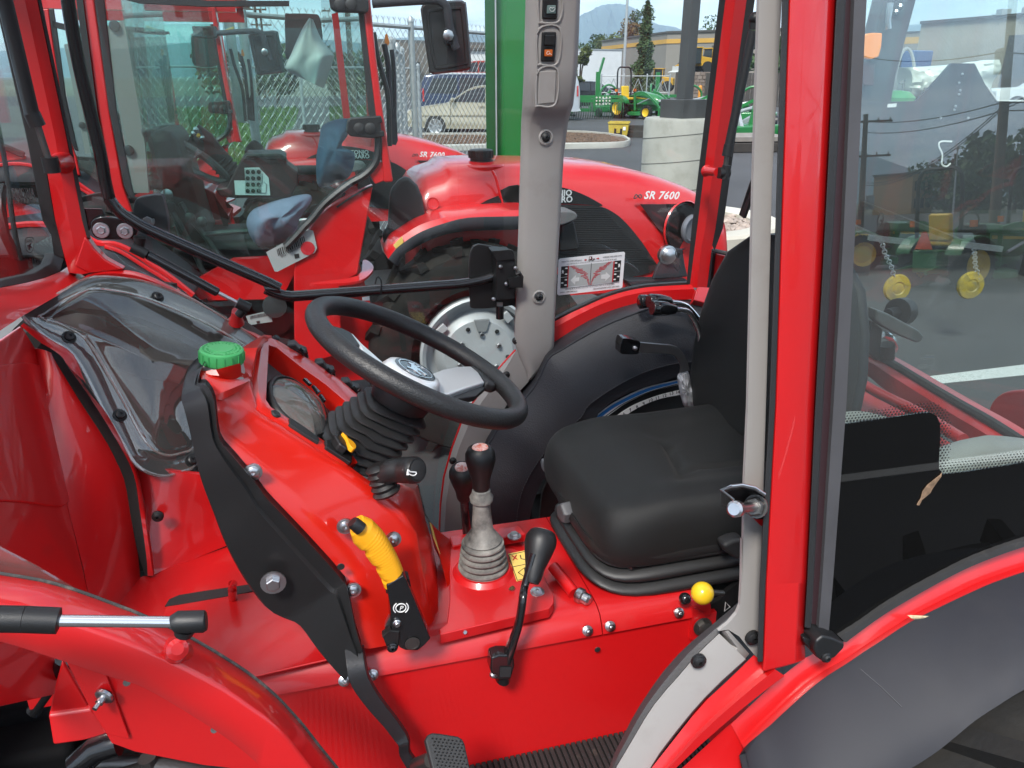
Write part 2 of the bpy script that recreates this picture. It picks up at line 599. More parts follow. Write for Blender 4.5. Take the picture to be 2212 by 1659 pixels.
# hills behind the viewer, mirrored in the window
top = []
for k in range(40):
    t = math.pi * 1.02 + k / 39 * math.pi * .98
    h = 1.7 + 2400 * math.tan(R(2.6 + 1.6 * math.sin(k * .9) + .9 * math.sin(k * 2.3 + 1)))
    top.append(V((2400 * math.cos(t), 2400 * math.sin(t), h)))
setting(MB().grid([[V((p.x * .75, p.y * .75, -.2)) for p in top], [V((p.x * .9, p.y * .9, p.z * .6)) for p in top], top, [V((p.x * 1.2, p.y * 1.2, -.2)) for p in top]]), 'hill', HILL, smooth=80)

# ------------------------------------------------------------------ kerbed islands
CONC = M('concrete', (.34, .335, .30), .8, bump=(90, .7, 6), var=(2.5, .14), col2=((.24, .235, .2), 6, .5, .8))
KERB = M('kerb_concrete', (.40, .39, .35), .8, bump=(120, .6, 5), var=(3, .1))
MULCH = M('bark', (.12, .075, .05), .9, var=(12, .4))


def offset_in(pts, d):
    c = sum(pts, V((0, 0, 0))) / len(pts)
    return [p + (c - p).normalized() * min(d, (c - p).length * .8) for p in pts]


near = [G(*t) for t in q('B1', (950, 1105), (1300, 1100), (1690, 1092)) + q('C1', (400, 1085), (690, 1080), (830, 1074))]
tip = [G(*t) for t in q('C1', (880, 1062), (888, 1046))]
far = [G(*t, z=.0) for t in q('C1', (850, 1022), (720, 1000), (560, 985), (400, 980)) + q('B1', (1690, 1000), (1300, 1000), (950, 1005))]
out = near + tip + far
mid = [(n + f) / 2 for n, f in zip(near, far[::-1])]


def to_mid(p, d):
    b = min(mid + [tip[1].lerp(mid[-1], .35)], key=lambda m: (m - p).length)
    return p + (b - p).normalized() * min(d, (b - p).length * .85)


inn_ = [to_mid(p, .16) for p in out]
up = V((0, 0, .15))
IS = setting(MB().loft([out, [p + V((0, 0, .13)) for p in out], [p.lerp(i, .12) + up for p, i in zip(out, inn_)], [i + up for i in inn_], [i + V((0, 0, .05)) for i in inn_]], cap=False), 'kerb', KERB, smooth=40)
setting(MB().slab([i + V((0, 0, .10)) for i in inn_], V((0, 0, -.09))), 'mulch_bed', MULCH)


def chips(name, inside, z, n, mat, size, seed, label, cat):
    rn = random.Random(seed)
    mb = MB()
    k = 0
    while k < n:
        p = inside(rn)
        if p is None:
            continue
        k += 1
        s = rn.uniform(*size)
        m = Matrix.Rotation(rn.uniform(0, 6.28), 3, 'Z') @ Matrix.Rotation(rn.uniform(-.6, .6), 3, 'X')
        e = V((s, s * rn.uniform(.35, .8), s * rn.uniform(.3, .6)))
        c = V((p[0], p[1], z + rn.uniform(-.01, .02)))
        vs = [c + m @ V((x * e.x, y * e.y, w * e.z)) for x, y, w in ((1, 0, 0), (-1, 0, 0), (0, 1, 0), (0, -1, 0), (0, 0, 1), (0, 0, -1))]
        mb.add(vs, [(0, 2, 4), (2, 1, 4), (1, 3, 4), (3, 0, 4), (2, 0, 5), (1, 2, 5), (3, 1, 5), (0, 3, 5)])
    return tag(mb.build(name, mat, off=V((0, 0, 0)), smooth=0, fixn=False), label, cat, kind='stuff')


def in_quads(rn):
    i = rn.randrange(len(near) - 1)
    s, t = rn.random(), rn.uniform(.14, .86)
    a = near[i].lerp(near[i + 1], s); b = far[::-1][i].lerp(far[::-1][i + 1], s)
    return a.lerp(b, t)


chips('bark_mulch', in_quads, .10, 6000, MULCH, (.02, .07), 4, 'brown bark mulch filling the kerbed island', 'mulch')
wstop = [G(*t) for t in q('B1', (1545, 985), (1690, 1012), (1760, 1015), (1640, 975))]
tag(MB().slab([p + V((0, 0, .15)) for p in wstop], V((0, 0, -.14))).build('parking_block', CONC, off=V((0, 0, 0)), bevel=.02), 'pale concrete parking block lying beside the gold sedan', 'parking block')

# round planter with river stones and the lamp pole on its concrete base
pc_ = G(1452, 506)
pc_ = V((pc_.x, pc_.y, 0))
ringm = MB()
prof = [(1.2, 0), (1.2, .16), (1.17, .19), (.93, .19), (.90, .17), (.90, .05)]
ringm.lathe(pc_, ZX if False else V((0, 0, 1)), prof, 56, cap=False)
setting(ringm, 'kerb', M('kerb_pale', (.52, .50, .43), .75, bump=(90, .5, 5), var=(3, .08)), smooth=35)
def in_ring(rn):
    r_, t = .9 * math.sqrt(rn.random()), rn.uniform(0, 6.28)
    return (pc_.x + r_ * math.cos(t), pc_.y + r_ * math.sin(t)) if r_ > .42 else None


chips('river_stones', in_ring, .12, 1500, M('river_stone', (.36, .30, .26), .7, var=(9, .45)), (.03, .075), 5, 'rounded river stones filling the pale concrete planter ring', 'stones')
LP = thing('light_pole', 'dark square light pole standing on a tall round concrete base', 'light pole', pc_)
OFF[LP.name] = pc_
ztop = 1.28
body = MB().lathe(pc_, V((0, 0, 1)), [(.402, 0), (.402, ztop - .03), (.385, ztop), (.001, ztop)], 48)
cb_ = body.build('concrete_base', CONC, LP, smooth=30)
for zz in (.52, .83, 1.10):
    ring = [pc_ + V((.4035 * math.cos(t), .4035 * math.sin(t), zz + .045 * math.cos(t + .6))) for t in [2 * math.pi * k / 48 for k in range(48)]]
    MB().tube(ring, .0035, 5, ring=True).build('form_seam', M('seam', (.13, .13, .12), .9), cb_)
DP_ = M('pole_paint', (.052, .052, .052), .45, bump=(200, .15), var=(3, .15))
MB().box(pc_ + V((0.02, 0, ztop + .095)), (.36, .36, .19), rot=(0, 0, R(32))).build('base_cover', DP_, LP, bevel=.006)
MB().box(pc_ + V((0.02, 0, ztop + 3.2)), (.128, .128, 6.1), rot=(0, 0, R(32))).build('pole', DP_, LP, bevel=.006)


# ------------------------------------------------------------------ chain link fences
GALV = M('galvanised', (.42, .44, .44), .45, .6, var=(12, .12))


def chainlink(name, label, p, q_, h, post, cell, wire, barbs=True, group=None, rails=(1,), braces=False, mesh=True):
    p, q_ = V(p), V(q_)
    d = (q_ - p); L_ = d.length; d.normalize()
    root = thing(name, label, 'fence', p, 0, group)
    OFF[root.name] = p
    npost = max(1, round(L_ / post))
    for k in range(npost + 1):
        c = p + d * (L_ * k / npost)
        r_ = .040 if k in (0, npost) else .032
        MB().cyl(c, c + V((0, 0, h + .02)), r_, 10).lathe(c + V((0, 0, h + .02)), V((0, 0, 1)), [(r_ * 1.15, 0), (r_ * 1.1, .03), (.01, .06)], 10).build('post', GALV, root)
    for f in rails:
        MB().cyl(p + V((0, 0, h * f - .03)), q_ + V((0, 0, h * f - .03)), .021, 8).build('rail', GALV, root)
    if mesh:
        mb = MB()
        cw_ = cell / 2
        nx = int(L_ / cw_)
        nz = int((h - .06) / (cell * .55))
        nrm = d.cross(V((0, 0, 1)))
        for i in range(nx):
            pts = []
            for k in range(nz + 1):
                x = (i + ((k + i) % 2)) * cw_
                pts.append(p + d * min(x, L_) + V((0, 0, .04 + k * cell * .55)) + nrm * (.003 if k % 2 else -.003))
            mb.tube(pts, wire, 3, cap=False)
        mb.build('wire_mesh', GALV, root, kind='stuff', smooth=0, fixn=False)
        if barbs:
            mb = MB()
            for i in range(0, nx, 2):
                x = p + d * ((i + 1) * cw_) + V((0, 0, h - .02))
                mb.tube([x, x + V((0, 0, .045)), x + V((0, 0, .075)) + d * .022], wire * 1.1, 3).tube([x + V((0, 0, .045)), x + V((0, 0, .075)) - d * .022], wire * 1.1, 3)
            mb.build('twisted_ends', GALV, root, kind='stuff', smooth=0, fixn=False)
    return root


FA = WY(553, 300, 6.9); FA.z = 0
FB = WY(1050, 300, 9.9); FB.z = 0
FB = FB + (FB - FA).normalized() * .8
chainlink('chain_link_fence', 'tall galvanised chain link fence with twisted wire top behind the red tractors', FA, FB, 2.2, 2.4, .085, .0030, True, 'chain link fences', rails=(1,))
ga, gb = WY(856, 290, 8.6), WY(876, 290, 11.5)
ga.z = gb.z = 0
chainlink('chain_link_gate', 'open chain link gate seen nearly edge on beside the gold sedan', ga, gb, 2.0, 1.2, .085, .0028, False, 'chain link fences', rails=(1, .04))
fa, fb = WY(330, 200, 15), WY(905, 200, 19)
fa.z = fb.z = 0
chainlink('chain_link_fence', 'second lower wire fence along the far edge of the grass', fa, fb, 1.9, 2.6, .16, .003, False, 'chain link fences')
fa, fb = WY(1298, 200, 42), WY(1445, 200, 42)
fa.z = fb.z = 0
fr_ = chainlink('chain_link_fence', 'wire gate with crossed braces behind the green and yellow compact tractor', fa, fb, 1.75, 1.3, .35, .006, False, 'chain link fences', rails=(1, .55, .1))
dd = (fb - fa).normalized()
for k in range(3):
    c = fa + dd * (k * 1.25)
    MB().cyl(c + V((0, 0, .1)), c + dd * .62 + V((0, 0, 1.6)), .018, 6).build('brace', GALV, fr_)
    MB().cyl(c + dd * 1.25 + V((0, 0, .1)), c + dd * .62 + V((0, 0, 1.6)), .018, 6).build('brace', GALV, fr_)


# ------------------------------------------------------------------ buildings
def prism(mb, base, z0, z1):
    n = len(base)
    return mb.slab([V((p.x, p.y, z0)) for p in base], V((0, 0, z1 - z0)))


TAUPE = M('taupe_wall', (.235, .215, .19), .85, bump=(40, .3), var=(.5, .06))
YST = M('ochre_stripe', (.55, .31, .06), .7, var=(1, .05))
ROOFM = M('dark_roof_trim', (.07, .065, .06), .6)
a_, c_, d_ = WY(1296, 200, 111 * .99), WY(1433, 200, 89 * .99), WY(1700, 200, 82 * .99)
base = [a_, c_, d_, d_ + V((4, 30, 0)), a_ + V((30, 22, 0))]
b0_ = sum(base, V((0, 0, 0))) / 5; b0_.z = 0
BD = thing('building', 'taupe warehouse with an ochre stripe under its roof behind the conifer', 'building', b0_)
OFF[BD.name] = b0_
prism(MB(), base, 0, 5.95).build('wall', TAUPE, BD)
cen_ = b0_
grow = lambda k: [V((b0_.x + (p.x - b0_.x) * k, b0_.y + (p.y - b0_.y) * k, 0)) for p in base]
prism(MB(), grow(1.004), 4.9, 5.32).build('stripe', YST, BD)
prism(MB(), grow(1.008), 5.9, 6.08).build('roof_edge', ROOFM, BD)
dr = [WY(u, 200, 82.6) for u in (1503, 1560)]
MB().slab([V((dr[0].x, dr[0].y - .6, 0)), V((dr[1].x, dr[1].y - .6, 0)), V((dr[1].x, dr[1].y - .6, 3.6)), V((dr[0].x, dr[0].y - .6, 3.6))], V((0, .3, 0))).build('door', M('door_dark', (.03, .03, .033), .6), BD)
wl_ = WY(1480, 100, 85); wl_.z = 4.4
MB().box(wl_ + V((2.6, -1.3, 0)), (.35, .3, .3)).build('wall_lamp', ROOFM, BD)

# long low building and white shed behind the cars
la_, lb_ = WY(780, 150, 75), WY(1075, 150, 85)
base = [la_, lb_, lb_ + V((2, 15, 0)), la_ + V((-2, 15, 0))]
b0_ = (la_ + lb_) / 2; b0_.z = 0
BL = thing('building', 'long low brown building behind the parked blue van', 'building', b0_); OFF[BL.name] = b0_
prism(MB(), base, 0, 4.6).build('wall', M('brown_wall', (.20, .17, .145), .85, var=(.6, .06)), BL)
prism(MB(), [p + (p - b0_).normalized() * .4 for p in base], 4.6, 4.85).build('roof', M('grey_roof', (.14, .135, .13), .7), BL)
for k in range(7):
    p = la_.lerp(lb_, (k + .6) / 7.5); MB().box(V((p.x, p.y - .05, 2.4)), (1.5, .2, 1.1)).build('window', M('dark_window', (.03, .035, .04), .2), BL)
la_, lb_ = WY(1012, 150, 55), WY(1110, 150, 55)
b0_ = (la_ + lb_) / 2; b0_.z = 0
sh_ = thing('white_shed', 'white windowless shed behind the cars next to the green column', 'shed', b0_); OFF[sh_.name] = b0_
prism(MB(), [la_, lb_, lb_ + V((0, 6, 0)), la_ + V((0, 6, 0))], 0, 3.3).build('wall', M('white_wall', (.62, .62, .62), .7), sh_)
prism(MB(), [la_ + V((-.2, -.2, 0)), lb_ + V((.2, -.2, 0)), lb_ + V((.2, 6.2, 0)), la_ + V((-.2, 6.2, 0))], 3.3, 3.42).build('roof', ROOFM, sh_)
# metal sided building at the right
c0_, c1_ = WY(1964, 200, 94 * .96), WY(2300, 200, 76 * .96)
b0_ = (c0_ + c1_) / 2; b0_.z = 0
MBD = thing('metal_building', 'beige metal building with ribbed siding and a large dark door', 'building', b0_); OFF[MBD.name] = b0_
dv = (c1_ - c0_); nn_ = V((dv.y, -dv.x, 0)).normalized()
pts = []
n = 220
for k in range(n):
    t = k / n
    p = c0_.lerp(c1_, t)
    pts += [p + nn_ * (.06 if k % 2 else 0), c0_.lerp(c1_, (k + .7) / n) + nn_ * (.06 if k % 2 else 0)]
SIDM = M('beige_siding', (.33, .30, .25), .6, var=(.4, .06))
MB().loft([[V((p.x, p.y, 0)) for p in pts], [V((p.x, p.y, 6.9)) for p in pts]], open_=True).build('siding', SIDM, MBD, smooth=0)
prism(MB(), [c0_ - nn_ * .1, c1_ - nn_ * .1, c1_ - nn_ * 25, c0_ - nn_ * 25], 0, 6.88).build('wall', SIDM, MBD)
prism(MB(), [c0_ + nn_ * .25, c1_ + nn_ * .25, c1_ + nn_ * .05, c0_ + nn_ * .05], 6.88, 7.15).build('gutter', ROOFM, MBD)
for k in (.55, .7):
    p = c0_.lerp(c1_, k); MB().box(V((p.x, p.y, 7.35)), (.9, .9, .5)).build('roof_vent', GALV, MBD)
e0, e1_ = c0_.lerp(c1_, .62), c0_.lerp(c1_, .98)
prism(MB(), [e0 + nn_ * .12, e1_ + nn_ * .12, e1_ + nn_ * .07, e0 + nn_ * .07], 0, 5.3).build('door', M('door_slate', (.10, .10, .11), .6), MBD)
w0, w1_ = WY(1880, 200, 100), WY(1966, 200, 96)
b0_ = (w0 + w1_) / 2; b0_.z = 0
wing = thing('building', 'low grey wing with an ochre stripe left of the beige metal building', 'building', b0_); OFF[wing.name] = b0_
base = [w0, w1_, w1_ + V((5, 20, 0)), w0 + V((5, 20, 0))]
prism(MB(), base, 0, 6.3).build('wall', TAUPE, wing)
prism(MB(), [p + V((0, -.06, 0)) for p in base], 5.2, 5.9).build('stripe', YST, wing)
prism(MB(), [p + V((0, -.1, 0)) for p in base], 6.3, 6.5).build('roof_edge', ROOFM, wing)

# white box trailer
ta, tb = WY(1215, 170, 58), WY(1341, 170, 60)
b0_ = (ta + tb) / 2; b0_.z = 0
TB = thing('box_trailer', 'white box trailer parked left of the conifer', 'trailer', b0_); OFF[TB.name] = b0_
prism(MB(), [ta, tb, tb + V((.1, 2.4, 0)), ta + V((-.1, 2.4, 0))], .9, 3.45).build('box', M('trailer_white', (.66, .67, .68), .5, var=(2, .05)), TB, bevel=.04)
prism(MB(), [ta + V((0, -.03, 0)), tb + V((.03, -.03, 0)), tb + V((.03, 2.4, 0)), ta + V((0, 2.4, 0))], 3.42, 3.5).build('top_rail', GALV, TB)
prism(MB(), [ta + V((0, .3, 0)), tb + V((-.2, .3, 0)), tb + V((-.2, 2.1, 0)), ta + V((0, 2.1, 0))], .6, .9).build('chassis', ROOFM, TB)
for k in (.35, .5):
    p = ta.lerp(tb, k); tyre(MB(), V((p.x, p.y + .3, .45)), .45, .28, 12, .0, 20).build('wheel', M('tyre_far', (.02, .02, .02), .8), TB) if False else MB().cyl(V((p.x, p.y + .1, .45)), V((p.x, p.y + .4, .45)), .45, 20).build('wheel', M('tyre_far', (.02, .02, .02), .8), TB)

# street lamp
sl_ = WY(1347, 165, 58); sl_.z = 0
SL = thing('street_lamp', 'thin grey street lamp with a curved arm beside the white trailer', 'street lamp', sl_); OFF[SL.name] = sl_
MB().tube([sl_, sl_ + V((0, 0, 7.0))] + crv([sl_ + V((0, 0, 7.3)), sl_ + V((-.15, 0, 7.75)), sl_ + V((-.6, 0, 7.95)), sl_ + V((-1.4, 0, 8.0))], 4), [.11, .09] + [.06] * 13, 10).build('pole', GALV, SL)
MB().box(sl_ + V((-1.7, 0, 7.98)), (.7, .25, .14)).build('lamp_head', GALV, SL, bevel=.04)

# green steel column
gc_ = [WY(1051, 300, 6.9), WY(1166, 300, 6.9)]
g0_ = (gc_[0] + gc_[1]) / 2; g0_.z = 0
gw = (gc_[1] - gc_[0]).length
GC = thing('green_column', 'tall glossy green steel column behind the grey cab pillar', 'column', g0_); OFF[GC.name] = g0_
GREENP = M('green_gloss', (.012, .15, .03), .25, 0, .5, var=(2, .1))
MB().box(g0_ + V((gw * .09, .2, 2.2)), (gw * .82, .4, 4.4)).build('column_face', GREENP, GC, bevel=.006)
MB().box(g0_ + V((-gw * .41, .17, 2.2)), (gw * .18, .5, 4.4)).build('column_flange', M('green_dark', (.01, .075, .02), .3, 0, .4), GC, bevel=.006)
MB().box(g0_ + V((-gw * .31, -.09, 2.2)), (.012, .02, 4.4)).build('edge_strip', GALV, GC)
MB().box(g0_ + V((0, .2, .02)), (gw * 1.3, .7, .04)).build('base_plate', GREENP, GC)


# ------------------------------------------------------------------ trees
def leafcloud(mb, fn, n, size, rn, stretch=1.0):
    for i in range(n):
        c, w = fn(rn)
        s = rn.uniform(*size) * w
        u = V((rn.gauss(0, 1), rn.gauss(0, 1), rn.gauss(0, 1))).normalized()
        v_ = u.cross(V((rn.gauss(0, 1), rn.gauss(0, 1), rn.gauss(0, 1)))).normalized()
        mb.add([c + u * s * stretch, c + v_ * s * .6, c - u * s * stretch, c - v_ * s * .6], [(0, 1, 2, 3)])


def conifer(name, label, p, h, r_, n, mat, seed, group=None):
    root = thing(name, label, 'tree', p, 0, group); OFF[root.name] = p
    rn = random.Random(seed)
    MB().tube([p, p + V((0, 0, h * .97))], [h * .025, .02], 8).build('trunk', M('bark_trunk', (.07, .05, .035), .9), root)
    mb = MB()

    def fn(rn_):
        t = rn_.random() ** 1.35
        z = h * (.06 + .94 * t)
        rr = r_ * (1 - t) ** .8 * (1 + .28 * math.sin(z * 5 + seed)) + .05
        a = rn_.uniform(0, 6.28)
        rad = rr * math.sqrt(rn_.uniform(.15, 1)) * (1 + .22 * math.sin(a * 3 + z * 2.5))
        return p + V((rad * math.cos(a), rad * math.sin(a), z)), 1
    leafcloud(mb, fn, n, (.06, .17), rn, 1.3)
    mb.build('crown', mat, root, smooth=0, fixn=False, kind='stuff')
    return root


def tree(name, label, p, h, r_, n, mat, seed, group=None, leaf=(.12, .3), trunk_h=.35):
    root = thing(name, label, 'tree', p, 0, group); OFF[root.name] = p
    rn = random.Random(seed)
    mb = MB().tube([p, p + V((.1, 0, h * trunk_h)), p + V((.15, .1, h * .8))], [h * .03, h * .022, .03], 8)
    lobes = []
    for k in range(13):
        a = rn.uniform(0, 6.28); zz = rn.uniform(trunk_h, .88); rr = r_ * rn.uniform(.25, .75) * (1.15 - abs(zz - .6))
        c = p + V((rr * math.cos(a), rr * math.sin(a), h * zz))
        lobes.append((c, r_ * rn.uniform(.28, .5)))
        mb.tube([p + V((.1, 0, h * (trunk_h + .05))), p.lerp(c, .6) + V((0, 0, h * .15)), c], [h * .012, h * .008, .01], 5)
    mb.build('trunk', M('bark_trunk', (.07, .05, .035), .9), root)
    mb = MB()

    def fn(rn_):
        c, l = rn_.choice(lobes)
        d = V((rn_.gauss(0, 1), rn_.gauss(0, 1), rn_.gauss(0, .8)))
        d = d.normalized() * l * rn_.uniform(.35, 1.05) ** .6
        return c + d, 1
    leafcloud(mb, fn, n, leaf, rn)
    mb.build('crown', mat, root, smooth=0, fixn=False, kind='stuff')
    return root


LF1 = M('leaf_dark', (.045, .085, .03), .8, var=(.9, .45))
LF2 = M('leaf_olive', (.075, .095, .022), .8, var=(.9, .4))
LF3 = M('leaf_autumn', (.12, .075, .025), .8, var=(.9, .4))


def at(u, d):
    p = WY(u, 200, d); p.z = 0
    return p


conifer('conifer', 'slender dark green conifer in front of the striped warehouse', at(1388, 62), 6.75, .80, 5200, LF1, 2, 'trees behind the yard')
conifer('shrub', 'small bright green shrub at the foot of the conifer', at(1380, 60), 2.1, .75, 900, LF2, 5, 'trees behind the yard')
tree('tree', 'yellowing slim tree beside the grey cab pillar', at(1247, 44), 3.3, .7, 1500, LF2, 11, 'trees behind the yard', (.06, .14), .15)
tree('tree', 'dark round tree left of the warehouse roof', at(1275, 130), 8.2, 3.0, 1500, LF1, 12, 'trees behind the yard')
tree('tree', 'olive tree standing just left of the warehouse wall', at(1312, 125), 8.5, 2.6, 1300, LF2, 13, 'trees behind the yard')
tree('tree', 'brownish tree showing above the warehouse roof near the lamp', at(1362, 135), 11.5, 3.2, 1600, LF3, 14, 'trees behind the yard')
tree('tree', 'dark tree just left of the conifer tip', at(1378, 140), 13.0, 2.6, 1300, LF1, 15, 'trees behind the yard')
tree('tree', 'small tree showing over the warehouse roof right of the pole', at(1530, 130), 11.5, 3.0, 1000, LF1, 16, 'trees behind the yard')
tree('tree', 'dark leafy tree right of the red rear cab pillar', at(1637, 70), 5.5, 2.0, 1500, LF1, 17, 'trees behind the yard')
tree('tree', 'broad leafy tree behind the wire fence and hanging bag', at(598, 48), 3.6, 1.8, 1800, LF1, 21, 'trees behind the wire fence')
tree('tree', 'olive tree beyond the grass near the left pole', at(500, 62), 3.4, 2.5, 1500, LF2, 22, 'trees behind the wire fence')
tree('tree', 'dark tree behind the wire fence by the red door pillar', at(790, 60), 3.4, 1.8, 1300, LF1, 23, 'trees behind the wire fence')
tree('tree', 'rust coloured tree behind the wire fence', at(745, 66), 3.4, 1.6, 1100, LF3, 24, 'trees behind the wire fence')
tree('tree', 'leafless looking dark tree above the metal building', at(2150, 118), 11.5, 2.6, 900, LF1, 25, 'trees behind the yard')
for k, (uv, s, lab) in enumerate((((2050, 470), 70, 'dark tree mirrored in the window left of the flagpole'), ((2110, 455), 60, 'tall dark tree mirrored in the window at the foot of the big pole'), ((2190, 450), 55, 'dark tree mirrored at the right edge of the window'))):
    p = refl(uv, s * 1.5); p.z = 0
    tree('tree', lab, p, 5.5 + k, 4.2, 2200, LF1, 31 + k, 'trees mirrored in the window', (.2, .45), .1)


# ------------------------------------------------------------------ retaining wall, dark fence, bollard
ra_, rb_ = at(1468, 52), at(1523, 52)
RW = thing('retaining_wall', 'brown block retaining wall right of the light pole', 'wall', ra_); OFF[RW.name] = ra_
bm_ = [M('block_brown', (.19, .145, .12), .9, var=(2, .2), bump=(30, .6)), M('block_brown_pale', (.24, .19, .16), .9, var=(2, .2), bump=(30, .6))]
L_ = (rb_ - ra_).length + .4
dv = (rb_ - ra_).normalized()
bme = None
rn = random.Random(9)
for r_ in range(9):
    for c_ in range(6):
        w = L_ / 6
        p = ra_ + dv * ((c_ + (.5 if r_ % 2 else 0)) * w) + V((0, rn.uniform(-.02, .02), .14 + r_ * .215))
        bo_ = MB().box(p, (w - .02, .3, .20)).build('block', bm_[rn.randrange(2)], RW, bevel=.015)
MB().box(ra_.lerp(rb_, .5) + V((.1, .25, .98)), (L_ + .3, .3, 1.95)).build('core', M('mortar', (.07, .06, .055), .9), RW)
DF = thing('board_fence', 'dark vertical board fence right of the retaining wall', 'fence', at(1524, 51)); OFF[DF.name] = at(1524, 51)
f0, f1_ = at(1524, 51), at(1690, 49)
for k in range(34):
    p = f0.lerp(f1_, k / 33)
    MB().box(p + V((0, .02 * (k % 2), .95)), (.125, .025, 1.9)).build('board', M('dark_board', (.06, .055, .05), .85, var=(2, .25)), DF)
for z in (.4, 1.5):
    MB().bar(f0 + V((0, .06, z)), f1_ + V((0, .06, z)), .05, .09).build('rail', MATS['dark_board'], DF)
bp = at(1512, 44)
BO_ = thing('bollard', 'orange bollard in front of the dark board fence', 'bollard', bp); OFF[BO_.name] = bp
MB().lathe(bp, V((0, 0, 1)), [(.1, 0), (.1, 1.15), (.09, 1.22), (.05, 1.26)], 14).build('post', M('bollard_orange', (.62, .25, .03), .5), BO_)
MB().lathe(bp, V((0, 0, 1)), [(.16, 0), (.15, .04), (.1, .05)], 14).build('foot', CONC, BO_)


# ------------------------------------------------------------------ power poles and wires
WOOD = M('pole_wood', (.10, .075, .055), .9, var=(3, .25), bump=(60, .5))


def power_pole(label, p, h, r_, arms, transformer=False, yaw=0.0, group='wooden power poles', aw=2.4):
    root = thing('power_pole', label, 'power pole', p, 0, group); OFF[root.name] = p
    MB().cyl(p, p + V((0, 0, h)), r_, 10, r_ * .7).build('pole', WOOD, root)
    ax_ = V((math.cos(yaw), math.sin(yaw), 0))
    for z in arms:
        c = p + V((0, 0, z)) + ax_.cross(V((0, 0, 1))) * r_
        MB().bar(c - ax_ * aw / 2, c + ax_ * aw / 2, .10, .12).build('crossarm', WOOD, root)
        for s in (-.46, -.25, .25, .46):
            MB().lathe(c + ax_ * aw * s + V((0, 0, .06)), V((0, 0, 1)), [(.03, 0), (.06, .05), (.03, .09), (.05, .13), (.02, .17)], 8).build('insulator', M('insulator', (.2, .2, .2), .3), root)
    if transformer:
        c = p + ax_ * (r_ + .3) + V((0, 0, transformer))
        MB().lathe(c, V((0, 0, 1)), [(.24, 0), (.25, .05), (.25, .8), (.2, .87), (.05, .9)], 14).build('transformer', M('transformer_grey', (.22, .23, .23), .5), root)
    return root


power_pole('brown wooden power pole beyond the wire fence at the left', at(528, 34), 9.5, .13, (), group='wooden power poles', yaw=.2)
power_pole('distant wooden power pole with crossarms on the left', at(571, 70), 7.4, .14, (6.2, 6.8), yaw=.3, aw=1.8)
power_pole('distant wooden power pole with crossarms right of its twin', at(581, 78), 7.4, .14, (6.1, 6.7), yaw=.3, aw=1.8)
# mirrored poles behind the viewer
p1 = refl((2163, 300), 34); t1 = refl((2163, 30), 34); p1.z = 0
p2 = refl((1868, 300), 52); t2 = refl((1868, 262), 52); p2.z = 0
wy = math.atan2(p2.y - p1.y, p2.x - p1.x)
power_pole('thick wooden power pole mirrored in the near window', p1, max(9, t1.z), .2, (), transformer=max(6, t1.z - 1.9), yaw=wy, group='wooden power poles mirrored in the window')
power_pole('thinner wooden power pole with two crossarms mirrored in the window', p2, t2.z + .4, .2, (t2.z, t2.z - 2.0), transformer=t2.z - 5.2, yaw=wy + 1.4, group='wooden power poles mirrored in the window', aw=3.4)
WM = M('wire', (.012, .012, .012), .6)


def wire(p, q_, sag, label, r_=.022):
    pts = [p.lerp(q_, k / 14) - V((0, 0, sag * 4 * (k / 14) * (1 - k / 14))) for k in range(15)]
    tag(MB().tube(pts, r_, 5).build('power_line', WM, off=V((0, 0, 0))), label, 'wire', 'power lines')


for k, (a, b, lab) in enumerate((((2163, 222), (1868, 262), 'upper power line strung between the two mirrored poles'), ((2163, 240), (1868, 286), 'second power line strung between the two mirrored poles'), ((2163, 112), (1868, 122), 'topmost power line beside the mirrored transformer'), ((2163, 232), (1868, 395), 'low drooping cable between the two mirrored poles'), ((2163, 238), (1868, 400), 'lowest drooping cable between the two mirrored poles'))):
    wire(refl(a, 34), refl(b, 52), .3 + .5 * (k > 2), lab)
    e = refl(a, 34) + (refl(a, 34) - refl(b, 52)) * 1.2
    wire(refl(a, 34), e, .3, lab.replace('between the two', 'onward from the thick') if False else lab.replace('strung between the two mirrored poles', 'running on past the thick mirrored pole').replace('between the two mirrored poles', 'running on past the thick mirrored pole').replace('beside the mirrored transformer', 'running on past the mirrored transformer'))
fp = refl((2063, 400), 40); ft_ = refl((2063, 320), 40); fp.z = 0
FPO = thing('flagpole', 'thin pale flagpole mirrored in the near window', 'flagpole', fp); OFF[FPO.name] = fp
MB().cyl(fp, V((fp.x, fp.y, ft_.z)), .05, 8, .03).build('pole', GALV, FPO)
MB().sphere(V((fp.x, fp.y, ft_.z)), .09, 10).build('ball', GALV, FPO)
bp0 = refl((1945, 500), 105); bp0.z = 0
BB = thing('brick_building', 'tan two storey building mirrored in the near window', 'building', bp0); OFF[BB.name] = bp0
MB().box(bp0 + V((0, 0, 2.3)), (4, 5, 4.6)).build('wall', M('tan_wall', (.30, .19, .10), .8), BB)
for i in range(2):
    for k in range(3):
        MB().box(bp0 + V((-1.25 + 1.25 * k, 2.5, 1.2 + i * 2.0)), (.6, .12, 1.1)).build('window', MATS['dark_window'], BB)
        MB().box(bp0 + V((2.0, -1.6 + 1.6 * k, 1.2 + i * 2.0)), (.12, .6, 1.1)).build('window', MATS['dark_window'], BB)
MB().box(bp0 + V((0, 0, 4.65)), (4.3, 5.3, .2)).build('roof_edge', ROOFM, BB)
# ================================================================== the red tractor we look into
QX.update({'Z1': 384.03, 'Z2': 658.33}); QY.update({'Z1': 702.22, 'Z2': 905.21})
QKZ = {'Z1': 0.171978, 'Z2': 0.148809}


def z1(*p):
    return [(QX['Z1'] + x * QKZ['Z1'], QY['Z1'] + y * QKZ['Z1']) for x, y in p]


